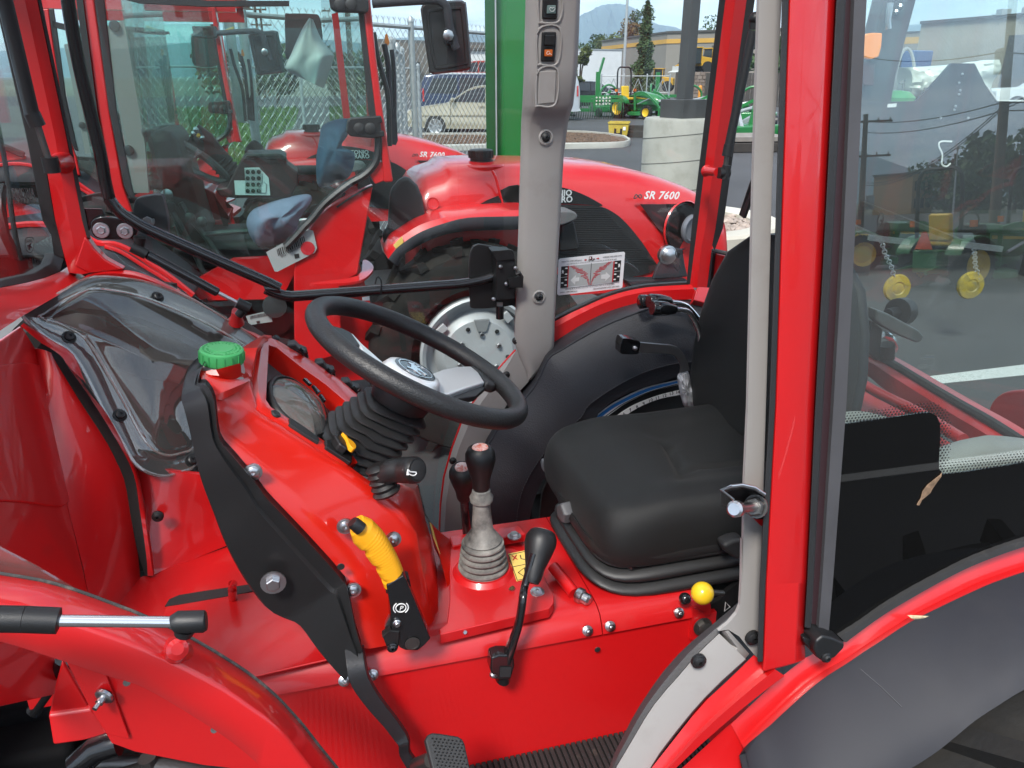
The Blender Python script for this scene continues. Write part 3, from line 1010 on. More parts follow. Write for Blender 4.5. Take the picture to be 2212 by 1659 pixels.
def z2(*p):
    return [(QX['Z2'] + x * QKZ['Z2'], QY['Z2'] + y * QKZ['Z2']) for x, y in p]


TR = thing('tractor', 'red orchard tractor in the foreground, its open door showing steering wheel, levers and black seat', 'tractor',
           T2W((0.45, 1.225, 0)), YAW, 'red tractors parked side by side')
OFF[TR.name] = V((0.45, 1.225, 0))
BX, AX, ZX = V((0, 1, 0)), V((1, 0, 0)), V((0, 0, 1))


def part(mb, name, mat, parent=None, **k):
    return mb.build(name, mat, parent or TR, **k)


def rows_ext(a, b, t):
    return [(x0 + (x1 - x0) * t, y0 + (y1 - y0) * t) for (x0, y0), (x1, y1) in zip(a, b)]


# ------------------------------------------------------------------ near B pillar and its trims
rw = [q('D1', (318, 0), (575, 0), (668, 0)), q('D1', (262, 1659), (497, 1659), (585, 1659)), q('D2', (220, 1659), (430, 1659), (515, 1659)),
      q('D3', (150, 1659), (395, 1659), (455, 1659)), q('D4', (140, 640), (385, 640), (435, 640)), q('D4', (128, 960), (372, 900), (440, 870))]
rw.insert(0, rows_ext(rw[0], rw[1], -.35))
mb = MB().loft([[P(l, n=.055), P(l, n=.004), P((l[0] + 2.5, l[1]), n=0), P((m[0] - 1, m[1]), n=0), P((r[0], r[1]), n=.016), P(r, n=.055)] for l, m, r in rw])
part(mb, 'door_pillar', RED, bevel=.003)


def vstrip(name, mat, rows, off, th, parent=None, pl='n', **k):
    rows = [rows_ext(rows[0], rows[1], -.35)] + rows
    return part(MB().loft([[P(l, **{pl: off}), P(r, **{pl: off}), P(r, **{pl: off + th}), P(l, **{pl: off + th})] for l, r in rows]), name, mat, parent, **k)


vstrip('pillar_seal', RUB, [q('D1', (270, 0), (320, 0)), q('D1', (222, 1659), (264, 1659)), q('D2', (178, 1659), (222, 1659)), q('D3', (108, 1659), (152, 1659)), q('D4', (92, 890), (130, 890))], -.004, .03, bevel=.002)
vstrip('window_seal', RUB, [q('D1', (664, 0), (735, 0)), q('D1', (581, 1659), (645, 1659)), q('D2', (511, 1659), (570, 1659)), q('D3', (452, 1659), (500, 1659)), q('D4', (433, 640), (480, 650))], .004, .03, bevel=.002)
vstrip('window_seal', M('maroon_seal', (.03, .012, .015), .5), [q('D1', (735, 0), (800, 0)), q('D1', (645, 1659), (722, 1659)), q('D2', (570, 1659), (645, 1659)), q('D3', (500, 1659), (565, 1659)), q('D4', (482, 660), (532, 700))], .014, .02)
# ribbed glass edge strip
A_, B_ = [], []
for i in range(200):
    t = i / 199
    l, r = q('D1', (797 - 262 * t * 1.0, -300 + 3600 * t), (886 - 262 * t, -300 + 3600 * t))
    tt = [(-300, 818, 910), (0, 797, 886), (1659, 720, 803), (2950, 645, 738), (4245, 562, 640), (4620, 532, 608)]
    y = -300 + 4920 * t
    for (ya, la, ra), (yb, lb, rb) in zip(tt, tt[1:]):
        if ya <= y <= yb:
            w = (y - ya) / (yb - ya)
            l, r = q('D1', (la + (lb - la) * w, y), (ra + (rb - ra) * w, y))
            break
    o = .008 + (.00045 if i % 2 else 0)
    A_.append(P(l, n=o)); B_.append(P(r, n=o))
part(MB().strip(A_, B_, BX * .012), 'edge_strip', M('ribbed_rubber', (.06, .058, .062), .6, var=(15, .15)), smooth=20)

# grey inner trim of the near pillar (flat flange beyond the seal)
g = q('C4', (1700, 0), (1695, 300), (1685, 480), (1660, 540), (1600, 610), (1530, 665), (1600, 655), (1680, 705), (1715, 750), (1810, 862)) + q('C4', (1828, 500), (1845, 0))
top = q('D3', (128, 1240), (165, 0)) + q('D2', (200, 0)) + q('D1', (270, 0), (300, -900)) + q('D1', (140, -900), (105, 0)) + q('D2', (65, 0), (25, 1659)) + q('D3', (0, 900), (-15, 1659))
part(MB().slab(PP(g[:10] + top, n=.03), BX * .005), 'pillar_trim', GREY, smooth=20)
rb = q('C4', (1690, 440), (1600, 520), (1480, 620), (1330, 745), (1240, 830), (1130, 955), (1050, 1065), (960, 1200), (890, 1320), (830, 1440), (770, 1560), (735, 1659), (690, 1800))
ri = q('C4', (1690, 500), (1610, 610), (1530, 680), (1440, 765), (1350, 855), (1240, 985), (1150, 1085), (1060, 1195), (990, 1300), (920, 1420), (850, 1540), (790, 1640), (720, 1800))
ro = q('C4', (1740, 800), (1752, 830), (1735, 878), (1660, 945), (1560, 1035), (1440, 1155), (1350, 1255), (1240, 1390), (1170, 1480), (1110, 1560), (1060, 1640), (1030, 1690), (970, 1800))
rbm = [((a[0] + b[0]) / 2, (a[1] + b[1]) / 2) for a, b in zip(rb, ri)]
part(MB().loft([[P(a, n=.12), P(a, n=.075), P(m, n=.05), P(c, n=.045), P(c, n=.1)] for a, m, c in zip(rb, rbm, ri)]), 'fender_lining', GREYT)
k0 = 2
part(MB().loft([[P(a, n=.06), P((a[0] + 1, a[1] + 1), n=.034), P(((a[0] + 2 * c[0]) / 3, (a[1] + 2 * c[1]) / 3), n=.024), P((c[0] - 3, c[1] - 3), n=.022), P(c, n=.03), P(c, n=.06)] for a, c in zip(ri[k0:], ro[k0:])]), 'sill_trim', GREY)
part(MB().loft([[P(a, n=.06), P(((a[0] + 2 * c[0]) / 3, (a[1] + 2 * c[1]) / 3), n=.026), P(c, n=.03), P(c, n=.06)] for a, c in zip(q('C4', (1530, 672), (1500, 706), (1440, 765)), q('C4', (1600, 660), (1752, 830), (1660, 945)))]), 'sill_trim', GREY)


def screw(uv, r, mat=BLK, ax=None, parent=None, h=.006, washer=None, recess=True, name='screw', **k):
    p = P(uv, **k)
    ax = V(ax) if ax is not None else V((0, -1, .05))
    mb = MB().lathe(p - ax * .003, ax, [(r * 1.25, 0), (r * 1.25, .0045), (r, .0055), (r * .95, .003 + h * .7), (r * .6, .003 + h), (r * .32, .003 + h), (r * .3, .001 + h * .4)], 14)
    if washer:
        MBw = MB().lathe(p - ax * .002, ax, [(washer, 0), (washer, .0035), (washer * .6, .0045)], 18)
        part(MBw, 'washer', STEEL, parent)
    return part(mb, name, mat, parent)


def hexbolt(uv, r, mat=STEEL, ax=None, parent=None, h=.008, washer=None, **k):
    p = P(uv, **k)
    ax = V(ax).normalized() if ax is not None else V((0, -1, .05))
    mb = MB().lathe(p - ax * .001, ax, [(r, 0), (r, h * .85), (r * .85, h)], 6)
    mb.lathe(p - ax * .002, ax, [(washer or r * 1.5, 0), (washer or r * 1.5, .0025)], 18)
    return part(mb, 'bolt', mat, parent)


for uv in q('C4', (1778, 715), (1386, 885)):
    screw(uv, .0085, BLK, n=.024)

# latch striker on the near pillar
ls = part(MB().slab(PP(q('C3', (1562, 985), (1700, 948), (1800, 962), (1868, 1012), (1872, 1188), (1800, 1190), (1700, 1130), (1632, 1112)), n=.004), BX * .004), 'latch_striker', M('striker_dark', (.035, .03, .028), .35, .6))
part(MB().strip(PP(q('C3', (1545, 968), (1620, 945), (1700, 935), (1790, 955), (1868, 1005)), n=-.030), PP(q('C3', (1562, 985), (1630, 962), (1705, 948), (1795, 968), (1868, 1015)), n=.004), V((0, 0, -.003))), 'striker_wall', STEEL, ls)
part(MB().strip(PP(q('C3', (1545, 968), (1545, 1085)), n=-.030), PP(q('C3', (1638, 1040), (1632, 1116)), n=.002), V((.002, .002, 0))), 'striker_wall', DSTEEL, ls, bevel=.001)
part(MB().tube(PP(q('C3', (1638, 1045), (1545, 970), (1620, 946), (1700, 936), (1790, 956), (1866, 1006)), n=-.031), .0016, 8), 'striker_rim', STEEL, ls)
p0 = P(q('C3', (1800, 1095))[0], n=-.008); p1 = P(q('C3', (1640, 1115))[0], n=-.055)
d = (p1 - p0).normalized()
part(MB().lathe(p0, d, [(.006, 0), (.006, (p1 - p0).length * .75), (.006, (p1 - p0).length * .8), (.0095, (p1 - p0).length * .85), (.0095, (p1 - p0).length * .97), (.007, (p1 - p0).length)], 18), 'striker_pin', STEEL, ls)
part(MB().lathe(p0, d, [(.0125, 0), (.0125, .009), (.0105, .011)], 6).lathe(p0 - d * .002, d, [(.0145, 0), (.0145, .003)], 18), 'nut', DSTEEL, ls)
part(MB().slab(PP(q('C3', (1770, 950), (1868, 1010), (1872, 1220), (1840, 1240), (1780, 1180)), n=.018), BX * .006), 'striker_plate', RED)

# ------------------------------------------------------------------ near rear fender: red arc tubes, plastic, tyre
gv = q('C4', (2010, 990), (1850, 1110), (1700, 1230), (1560, 1350), (1400, 1490), (1220, 1659), (1080, 1800))
lf = q('C4', (1780, 840), (1700, 920), (1570, 1045), (1440, 1165), (1330, 1290), (1040, 1659), (940, 1800))
ln = len(gv)
part(MB().loft([[P(a, n=.05), P(a, n=.02), P((a[0] * .45 + c[0] * .55, a[1] * .45 + c[1] * .55), n=.012), P((a[0] * .3 + c[0] * .7, a[1] * .3 + c[1] * .7), n=0), P(c, n=.0), P(c, n=.05)] for a, c in zip([(x + 1, y) for x, y in lf], gv)]), 'sill_frame', RED)
gv2 = q('D4', (490, 820), (380, 905), (250, 1015), (130, 1130), (0, 1255)) + q('C4', (2010, 1010), (1850, 1130), (1700, 1250), (1560, 1370), (1400, 1515), (1220, 1680), (1080, 1820))
# red fender rim: from the window seal down to the plastic
ru = q('D4', (2300, -60), (2028, 40), (1800, 120), (1640, 185), (1450, 290), (1200, 425), (1000, 545), (860, 640), (735, 740), (560, 800), (440, 860), (250, 1010), (100, 1150), (-100, 1340)) + q('C4', (1850, 1140), (1560, 1385), (1220, 1700))
rl = q('D4', (2300, 150), (2028, 235), (1800, 315), (1640, 385), (1450, 475), (1200, 600), (1000, 730), (860, 820), (735, 905), (600, 990), (470, 1090), (330, 1215), (190, 1345), (0, 1530)) + q('C4', (1960, 1590), (1640, 1920), (1300, 2250))
rm = [((a[0] * .25 + c[0] * .75), (a[1] * .25 + c[1] * .75)) for a, c in zip(ru, rl)]
part(MB().loft([[P(a, n=.07), P(a, n=.03), P(m, n=.018), P(c, n=.005), P((c[0] + .6, c[1] + 1.2), n=-.002), P(c, n=.06)] for a, m, c in zip(ru, rm, rl)]), 'fender_rim', RED)
rl2 = crv2([rl[i] for i in range(0, len(rl))], 3)
ro_ = q('D4', (2500, 900), (2250, 960), (2028, 1060), (1860, 1165), (1700, 1270), (1560, 1385), (1430, 1490), (1280, 1590), (1130, 1680), (950, 1800), (800, 1900), (600, 2030), (400, 2200), (200, 2400), (0, 2600), (-300, 2900), (-600, 3300))
ro_ = crv2(ro_, 3)
loops = []
for a, c in zip(rl2, ro_):
    lp = []
    A0 = P(a, n=-.004); C0 = P(c, b=.565)
    for t, h in ((0, 0), (.06, .002), (.35, .006), (.6, .006), (.8, .002), (.92, -.005)):
        lp.append(A0.lerp(C0, t) + V((0, 0, h)))
    lp += [C0 + V((0, .002, -.012)), C0 + V((0, .012, -.03)), C0 + V((.005, .02, -.028)), A0.lerp(C0, .85) + V((0, 0, -.018)), A0 + V((0, .01, -.02))]
    loops.append(lp)
part(MB().loft(loops), 'rear_fender', CHAR, smooth=50)
# thin moulding line on the plastic
mlA, mlC = P(q('D4', (770, 885))[0], n=-.004), P(q('D4', (1400, 1500))[0], b=.565)
part(MB().tube([mlA.lerp(mlC, t) + V((0, 0, h - .0001)) for t, h in ((.02, .001), (.06, .002), (.35, .006), (.6, .006))], .0005, 5), 'mould_line', M('mould_line', (.065, .066, .072), .6))
wc = V((1.05, .63, .50))
def tyre(mb, c, Ro, w, lug=20, lugh=.03, seg=48):
    prof = [(Ro * .62, -w / 2 * .8), (Ro * .8, -w / 2), (Ro * .93, -w / 2 * .93), (Ro * .97, -w / 2 * .7), (Ro * .985, 0), (Ro * .97, w / 2 * .7), (Ro * .93, w / 2 * .93), (Ro * .8, w / 2), (Ro * .62, w / 2 * .8)]
    mb.lathe(c, BX, prof, seg, cap=False)
    for i in range(lug):
        for sd_ in (-1, 1):
            t = 2 * math.pi * (i + (.5 if sd_ > 0 else 0)) / lug
            L0 = []
            for y0, tt in ((sd_ * w * .5, -.0), (0.03 * w * sd_, .16)):
                for dt in (-.045, .045):
                    for rr in (Ro * .94, Ro + lugh * .4):
                        tk = t + tt + dt * (1 if rr < Ro else .7)
                        L0.append(V(c) + V((math.cos(tk) * rr, y0, math.sin(tk) * rr)))
            mb.add(L0, [(0, 1, 3, 2), (4, 6, 7, 5), (0, 4, 5, 1), (2, 3, 7, 6), (1, 5, 7, 3), (0, 2, 6, 4)])
    return mb


w_ = part(tyre(MB(), wc, .50, .26, 18, .028), 'rear_tyre', TYRE)
part(MB().lathe(wc + BX * -.1, BX, [(.31, 0), (.30, .03), (.2, .06), (.1, .02), (.02, .02)], 32), 'rim', SILW, w_)
w2_ = part(tyre(MB(), V((1.05, 1.86, .50)), .50, .26, 18, .028), 'rear_tyre', TYRE)

# ------------------------------------------------------------------ near rear quarter window with its black frit and dots
wl = q('D1', (840, -900), (840, 0)) + q('D2', (760, 0)) + q('D3', (690, 0), (600, 1500)) + q('D4', (600, 700))
wb = [(x, y - 6) for x, y in rl][:9][::-1]
wb = q('D4', (735, 735), (860, 635), (1000, 540), (1200, 420), (1450, 285), (1640, 180), (1800, 115), (2028, 35), (2400, -90))
part(MB().slab(PP(wl + wb + [(2320, -260)], n=.017), BX * .004), 'quarter_glass', GLASS('quarter_glass', (.90, .965, .945), dust=.012, r0=.14))
frit_top = q('D3', (690, 502), (860, 478), (1040, 455), (1180, 432), (1290, 416), (1350, 415), (1395, 440), (1418, 490), (1420, 600), (1412, 740), (1412, 820), (1440, 862), (1520, 855), (1700, 830), (1860, 805), (2028, 775), (2400, 715))
FRIT = M('frit_black', (.003, .003, .003), .015, spec=.3)
part(MB().slab(PP(frit_top + [(wb[-1][0], wb[-1][1])] + wb[::-1][1:] + q('D4', (575, 745), (560, 600)) + q('D3', (590, 1500)), n=.0125), BX * .0025), 'frit_band', FRIT)
mb = MB()
nv = V((0, 1, -TILT)).normalized()
ft = crv2(frit_top, 4)


def dist_out(p):
    best, sg = 1e9, 1
    for (x0, y0), (x1, y1) in zip(ft, ft[1:]):
        dx, dy = x1 - x0, y1 - y0
        L2 = dx * dx + dy * dy + 1e-9
        t = max(0, min(1, ((p[0] - x0) * dx + (p[1] - y0) * dy) / L2))
        ex, ey = p[0] - x0 - t * dx, p[1] - y0 - t * dy
        dd = ex * ex + ey * ey
        if dd < best:
            best = dd; sg = 1 if dx * ey - dy * ex < 0 else -1
    return math.sqrt(best) * sg


sp = 7.2
for j in range(60):
    for i in range(75):
        u = 1812 + i * sp + (j % 2) * sp / 2
        v = 860 + j * sp * .8 - (u - 1812) * .09
        dd = dist_out((u, v))
        if 0 < dd < 24 and u < 2240:
            c = P((u, v), n=.0135)
            rr = .0018 * (1.05 - dd / 24 * .55)
            e1 = V((1, 0, 0)); e2 = nv.cross(e1)
            mb.add([c + (e1 * math.cos(k * math.pi / 3) + e2 * math.sin(k * math.pi / 3)) * rr for k in range(6)] + [c + nv * .0004], [(0, 1, 2, 3, 4, 5)])
part(mb, 'frit_dots', BLKP, kind='stuff', smooth=0, fixn=False)
# bottom rubber strip and clip
cu = crv2(q('D4', (690, 708), (860, 600), (1000, 500), (1200, 378), (1450, 243), (1640, 148), (1850, 65), (2028, 5), (2400, -120)), 5)
cl = crv2(q('D4', (735, 748), (880, 640), (1020, 542), (1215, 425), (1460, 288), (1650, 195), (1860, 112), (2028, 55), (2400, -70)), 5)
part(MB().strip([P(t, n=.006 + (.0004 if i % 2 else 0)) for i, t in enumerate(cu)], [P(t, n=.0045 + (.0004 if i % 2 else 0)) for i, t in enumerate(cl)], BX * .012), 'edge_strip', M('edge_rubber', (.028, .027, .027), .6, var=(20, .2), col2=((.09, .08, .07), 30, .6, .9)), smooth=20)
ck = part(MB().slab(PP(q('D4', (520, 740), (570, 700), (640, 715), (730, 755), (728, 790), (660, 860), (610, 885), (560, 885), (525, 860), (505, 800)), n=-.012), BX * .03), 'glass_clip', BLK, bevel=.005, seg=3)
part(MB().slab(PP(q('D4', (425, 710), (470, 725), (530, 790), (540, 850), (500, 830), (430, 745)), n=.0), BX * .02), 'clip_base', BLK, ck, bevel=.002)
screw(q('D4', (590, 855))[0], .006, BLK, parent=ck, n=-.012)

# ------------------------------------------------------------------ far side frame: pillars, sills, glass
prow = [('C1', 0, 128, 232, 498, 525, .03), ('C1', 480, 116, 218, 474, 506, .03), ('C1', 760, 105, 205, 452, 474, .03), ('C1', 830, 100, 180, 425, 452, .012), ('C1', 890, 96, 160, 410, 436, 0),
        ('C1', 1140, 90, 150, 380, 404, 0), ('C1', 1659, 75, 140, 356, 376, 0), ('C2', 780, 62, 125, 338, 352, 0), ('C2', 1040, 52, 118, 328, 340, 0), ('C2', 1200, 48, 118, 322, 336, 0), ('C2', 1290, 78, 135, 296, 325, 0), ('C2', 1400, 125, 160, 215, 245, 0), ('C2', 1470, 146, 152, 160, 168, 0)]
prow = [('C1', -900, 150, 258, 545, 572, .03)] + prow
mb = MB().loft([[P(q(rc, (l, y))[0], f=.0), P(q(rc, (l, y))[0], f=-.05 - h * .3), P(q(rc, (l + 6, y))[0], f=-.055 - h * .4), P(q(rc, (f1 - 8, y))[0], f=-.062 - h), P(q(rc, (f1 + 10, y))[0], f=-.064 - h), P(q(rc, (f2 - 10, y))[0], f=-.064 - h), P(q(rc, (f2 + 8, y))[0], f=-.06 - h), P(q(rc, (r, y))[0], f=-.05 - h * .5), P(q(rc, (r, y))[0], f=0)] for rc, y, l, f1, f2, r, h in prow])
BP = part(mb, 'pillar_trim', GREY, smooth=60)


def inset(name, rc, pts, off, th, mat, parent, bevel=.003):
    return part(MB().slab(PP(q(rc, *pts), f=off), BX * th), name, mat, parent, bevel=bevel)


sw = inset('switch', 'C1', [(258, -40), (366, -40), (358, 140), (252, 138)], -.1, .02, BLK, TR)
inset('switch_lens', 'C1', [(288, 38), (350, 38), (346, 100), (284, 98)], -.104, .006, M('lens_grey', (.14, .2, .19), .3), sw, .001)
part(MB().tube(PP(q('C1', (302, 66), (308, 52), (322, 60), (336, 50), (342, 64), (330, 82), (312, 82), (302, 66)), f=-.1055), .0005, 5), 'symbol', WHT, sw)
sw = inset('switch', 'C1', [(252, 230), (355, 230), (341, 448), (242, 446)], -.1, .02, BLK, TR)
inset('rocker', 'C1', [(274, 252), (345, 252), (338, 330), (268, 330)], -.106, .008, BLK, sw, .002)
inset('switch_lens', 'C1', [(270, 360), (326, 360), (322, 410), (268, 408)], -.104, .006, M('lens_orange', (.32, .07, .01), .3, emit=((.6, .12, .01), .15)), sw, .001)
part(MB().tube(PP(q('C1', (280, 385), (290, 370), (304, 378), (302, 392), (286, 396), (280, 385)), f=-.1055), .0005, 5).tube(PP(q('C1', (304, 388), (318, 398)), f=-.1055), .0005, 5), 'symbol', WHT, sw)
# raised frames round switches and the blank recess
for pts in ([(232, -40), (385, -40), (374, 150), (240, 165), (226, 150)], [(222, 215), (375, 205), (362, 455), (232, 468), (214, 450)], [(222, 512), (358, 505), (346, 752), (220, 768), (205, 750)]):
    c = PP(crv2(q('C1', *pts), 5, True), f=-.0955)
    part(MB().tube(c, .0022, 6, ring=True), 'recess_rim', GREY, BP)
inset('blank_cover', 'C1', [(228, 518), (352, 512), (340, 745), (216, 758)], -.0965, .004, GREY, BP, .0015)
for uv in q('C1', (276, 997)) + q('C2', (226, 865)):
    part(MB().lathe(P(uv, f=-.066), V((0, -1, 0)), [(.016, -.004), (.0165, 0), (.013, .0015), (.0115, -.002)], 20), 'screw_seat', GREY, BP)
    screw(uv, .0075, BLK, parent=BP, f=-.066)
for uv in q('C2', (60, 1183), ) + q('B2', (1830, 1430)) + q('B3', (1445, 765)):
    screw(uv, .0075, BLK, f=-.05)

# grey strip along the far door opening
sl = q('B2', (1905, 1250), (1840, 1320), (1770, 1400), (1680, 1520), (1590, 1640)) + q('B3', (1510, 490), (1440, 680), (1385, 880), (1360, 1080), (1352, 1280), (1345, 1400))
sr = q('C2', (75, 1250), (120, 1320), (148, 1420), (150, 1480), (75, 1560)) + q('B3', (1840, 350), (1690, 610), (1600, 790), (1530, 1050), (1505, 1280), (1498, 1400))
part(MB().loft([[P(a, f=.01), P(a, f=-.035), P((a[0] * .8 + c[0] * .2, a[1] * .8 + c[1] * .2), f=-.05), P(c, f=-.052), P(c, f=0)] for a, c in zip(sl, sr)]), 'sill_trim', GREY)
part(MB().tube(PP([(x - 1.5, y) for x, y in sl], f=-.03), .003, 6), 'door_edge', RED)

# far rear sill (red arc) and C pillar
su = crv2(q('C2', (300, 1065), (345, 1040), (450, 985), (580, 925), (700, 872), (850, 825), (1000, 797), (1150, 785), (1330, 775)), 3)
sl2 = crv2(q('C2', (300, 1225), (345, 1190), (450, 1125), (580, 1045), (700, 990), (850, 938), (1000, 903), (1150, 888), (1400, 882)), 3)
part(MB().loft([[P(a, f=.05), P(a, f=0), P((a[0] * .7 + c[0] * .3, a[1] * .7 + c[1] * .3), f=-.012), P(c, f=-.014), P(c, f=.05)] for a, c in zip(su, sl2)]), 'sill_frame', RED, smooth=30)
cpr = [q('C1', (1575, 0), (1650, 0), (1732, 0)), q('C1', (1370, 1659), (1432, 1659), (1506, 1659)), q('C2', (1345, 500), (1405, 500), (1480, 500)), q('C2', (1308, 790), (1372, 800), (1445, 800))]
cpr = [rows_ext(cpr[0], cpr[1], -.35)] + cpr
part(MB().loft([[P(l, f=.05), P(l, f=.002), P(m, f=-.008), P(r, f=0), P(r, f=.05)] for l, m, r in cpr]), 'rear_pillar', RED, smooth=25)
vstrip('window_seal', RUB, [q('C1', (1533, 0), (1578, 0)), q('C1', (1333, 1659), (1373, 1659)), q('C2', (1296, 770), (1322, 775))], .0, .02, pl='f')
vstrip('window_seal', RUB, [q('C1', (1728, 0), (1792, 0)), q('C1', (1503, 1659), (1560, 1659)), q('C2', (1478, 480), (1500, 530))], .002, .02, pl='f')
part(MB().strip(PP([(x, y - 5) for x, y in su], f=.012), PP([(x, y + 1) for x, y in su], f=.012), BX * .015), 'window_seal', RUB)
part(MB().slab(PP(q('C1', (470, -900), (480, 0)) + q('C2', (330, 800), (320, 1055), (345, 1045), (450, 988), (700, 875), (1000, 800), (1310, 775), (1345, 500)) + q('C1', (1560, 0), (1665, -900)), f=.022), BX * .004), 'quarter_glass', CLEAR)
# rear lower red panel seen beyond the C pillar
part(MB().slab(PP(q('C2', (1470, 535), (1740, 612), (1760, 700), (1700, 900), (1460, 815), (1440, 790)), a=1.06), AX * .03), 'rear_panel', RED, bevel=.004)
part(MB().strip(PP(q('C2', (1380, 790), (1480, 795), (1600, 850), (1700, 910)), b=1.66), PP(q('C2', (1350, 885), (1420, 905), (1560, 945), (1680, 985)), b=1.62), V((0, .02, -.02))), 'rear_frame', RED, bevel=.003)
part(MB().slab(PP(q('C2', (1468, 540), (1490, 545), (1462, 805), (1440, 795)), a=1.052), AX * .012), 'rear_seal', RUB)
part(MB().tube(PP(q('C2', (1490, 528), (1600, 552), (1760, 606)), a=1.05), .006, 8), 'rear_seal', RUBG)


def strut(pts, rs, mat, parent=None, name='gas_strut'):
    return part(MB().tube(pts, rs, 18), name, mat, parent)


# far rear gas strut
s0, s1, s2, s3 = PP(q('C1', (1778, 225), (1605, 1050), (1588, 1135), (1578, 1215)), b=1.60)
gs = part(MB().tube([s0, s1, s1, s2], [.0098, .0098, .0112, .0112], 16), 'gas_strut', BLK)
part(MB().tube([s2, s3], .0055, 12), 'strut_rod', DSTEEL, gs)
part(MB().tube(PP(q('C1', (1790, 130), (1780, 215)), b=1.60), .009, 12).sphere(P(q('C1', (1795, 135))[0], b=1.60), .0135), 'strut_end', BLK, gs)
part(MB().tube(PP(q('C1', (1530, 1255), (1600, 1255)), b=1.60), .0125, 12).tube(PP(q('C1', (1590, 1200), (1572, 1300)), b=1.597), .01, 12), 'strut_end', BLK, gs)
part(MB().lathe(P(q('C1', (1440, 1240))[0], b=1.655), P(q('C1', (1530, 1252))[0], b=1.60) - P(q('C1', (1440, 1240))[0], b=1.655), [(.0135, 0), (.010, .006), (.0095, .05), (.006, .05)], 16), 'strut_boss', RED, gs)
# rear wiper
part(MB().tube(PP(q('C1', (1800, 1250), (1770, 1330), (1690, 1560)), a=1.14), [.004, .006, .005], 8).slab(PP(q('C1', (1790, 1300), (1800, 1330), (1710, 1585), (1685, 1565)), a=1.135), AX * .008), 'rear_wiper', BLK)

# ------------------------------------------------------------------ far door: tube frame, glass, hinge, latch, strut
tp = q('A1', (470, -300), (492, 0), (580, 500), (725, 1100), (760, 1300), (790, 1430)) + q('A2', (790, 150), (860, 240), (960, 310), (1100, 385), (1560, 590), (2028, 800)) + q('B2', (80, 800), (170, 840), (250, 858), (350, 855), (900, 815), (1300, 785), (1500, 770), (1640, 745), (1740, 715))
DR = part(MB().tube(crv(PP(tp, f=-.035), 4), .0118, 12), 'door_frame', BLKG)
dg = [(70, -120), (105, 120), (150, 330), (185, 480), (200, 500), (270, 570), (330, 600), (420, 640), (550, 725), (640, 850), (720, 1000), (800, 1200), (960, 1260), (958, 1120), (985, 975), (1040, 860), (1110, 760)] + q('B1', (1935, 1300), (1950, 700), (1975, 0)) + [(1140, -120)]
part(MB().slab(PP(dg, f=.012), BX * .004), 'door_glass', DOORG)
# latch handle assembly on the far pillar
la = part(MB().slab(PP(crv2(q('B2', (1590, 495), (1740, 500), (1850, 520), (1895, 570), (1900, 880), (1870, 930), (1600, 952), (1572, 900), (1562, 700)), 3, True), f=-.03), BX * .01), 'door_latch', BLK, bevel=.004)
part(MB().slab(PP(q('B2', (1730, 530), (1855, 527), (1897, 595), (1893, 880), (1760, 890), (1758, 600)), f=-.075), BX * .045), 'latch_box', BLK, la, bevel=.002)
part(MB().slab(PP(q('B2', (1725, 533), (1855, 522), (1898, 595), (1760, 603)), f=-.08), V((0, .03, .001))), 'box_lid', BLK, la, bevel=.001)
part(MB().tube(PP(q('B2', (1785, 925), (1785, 1020)), f=-.06), .0095, 12), 'latch_grip', BLKG, la, )
part(MB().slab(PP(q('B2', (1765, 905), (1806, 905), (1806, 935), (1765, 935)), f=-.065), BX * .006), 'grip_collar', STEEL, la)
part(MB().tube(PP(q('B2', (1900, 700), (1925, 690), (1942, 720), (1942, 785), (1855, 785)), f=-.085), .005, 8).strip(PP(q('B2', (1850, 735), (1940, 715)), f=-.09), PP(q('B2', (1855, 785), (1942, 788)), f=-.09), BX * .01), 'latch_hook', BLK, la)
for uv in q('B2', (1790, 645), (1740, 880), (1898, 655), (1832, 770)):
    screw(uv, .0035, STEEL, parent=la, f=-.082, h=.004)
# cable tie on the tube
part(MB().tube(crv(PP(q('B2', (880, 770), (890, 730), (905, 720), (922, 745), (926, 790), (922, 850)), f=-.05), 4), .0018, 6), 'cable_tie', BLKG, DR)
# hinge plate
hp = part(MB().slab(PP(crv2(q('A2', (655, 330), (700, 290), (800, 285), (980, 330), (985, 420), (900, 450), (720, 445), (665, 400)), 3, True), f=-.012), BX * .012), 'hinge_plate', BLKG, DR, bevel=.003)
for uv in q('A2', (737, 380), (908, 385)):
    part(MB().lathe(P(uv, f=-.012), V((0, -1, 0)), [(.0155, 0), (.0155, .003), (.0145, .004)], 22), 'washer', STEEL, hp)
    part(MB().lathe(P(uv, f=-.012), V((0, -1, 0)), [(.0088, 0), (.0088, .009), (.0072, .0105), (.006, .0105), (.0055, .008)], 6), 'nut', STEEL, hp)
part(MB().slab(PP(q('A2', (600, 222), (740, 226), (770, 290), (690, 300), (640, 400), (625, 440)), f=.0), BX * .006).slab(PP(q('A2', (860, 238), (960, 250), (1010, 290), (1030, 330), (990, 340), (930, 290)), f=-.001), BX * .006), 'hinge_leaf', BLKG, DR, bevel=.001)
part(MB().slab(PP(crv2(q('A2', (975, 180), (1010, 145), (1160, 125), (1190, 180), (1215, 300), (1215, 430), (1120, 420), (1000, 330), (965, 260)), 3, True), f=.03), BX * .03), 'hinge_cover', CHAR, DR, bevel=.006)
hexbolt(q('A2', (1073, 310))[0], .009, STEEL, parent=DR, f=.03)
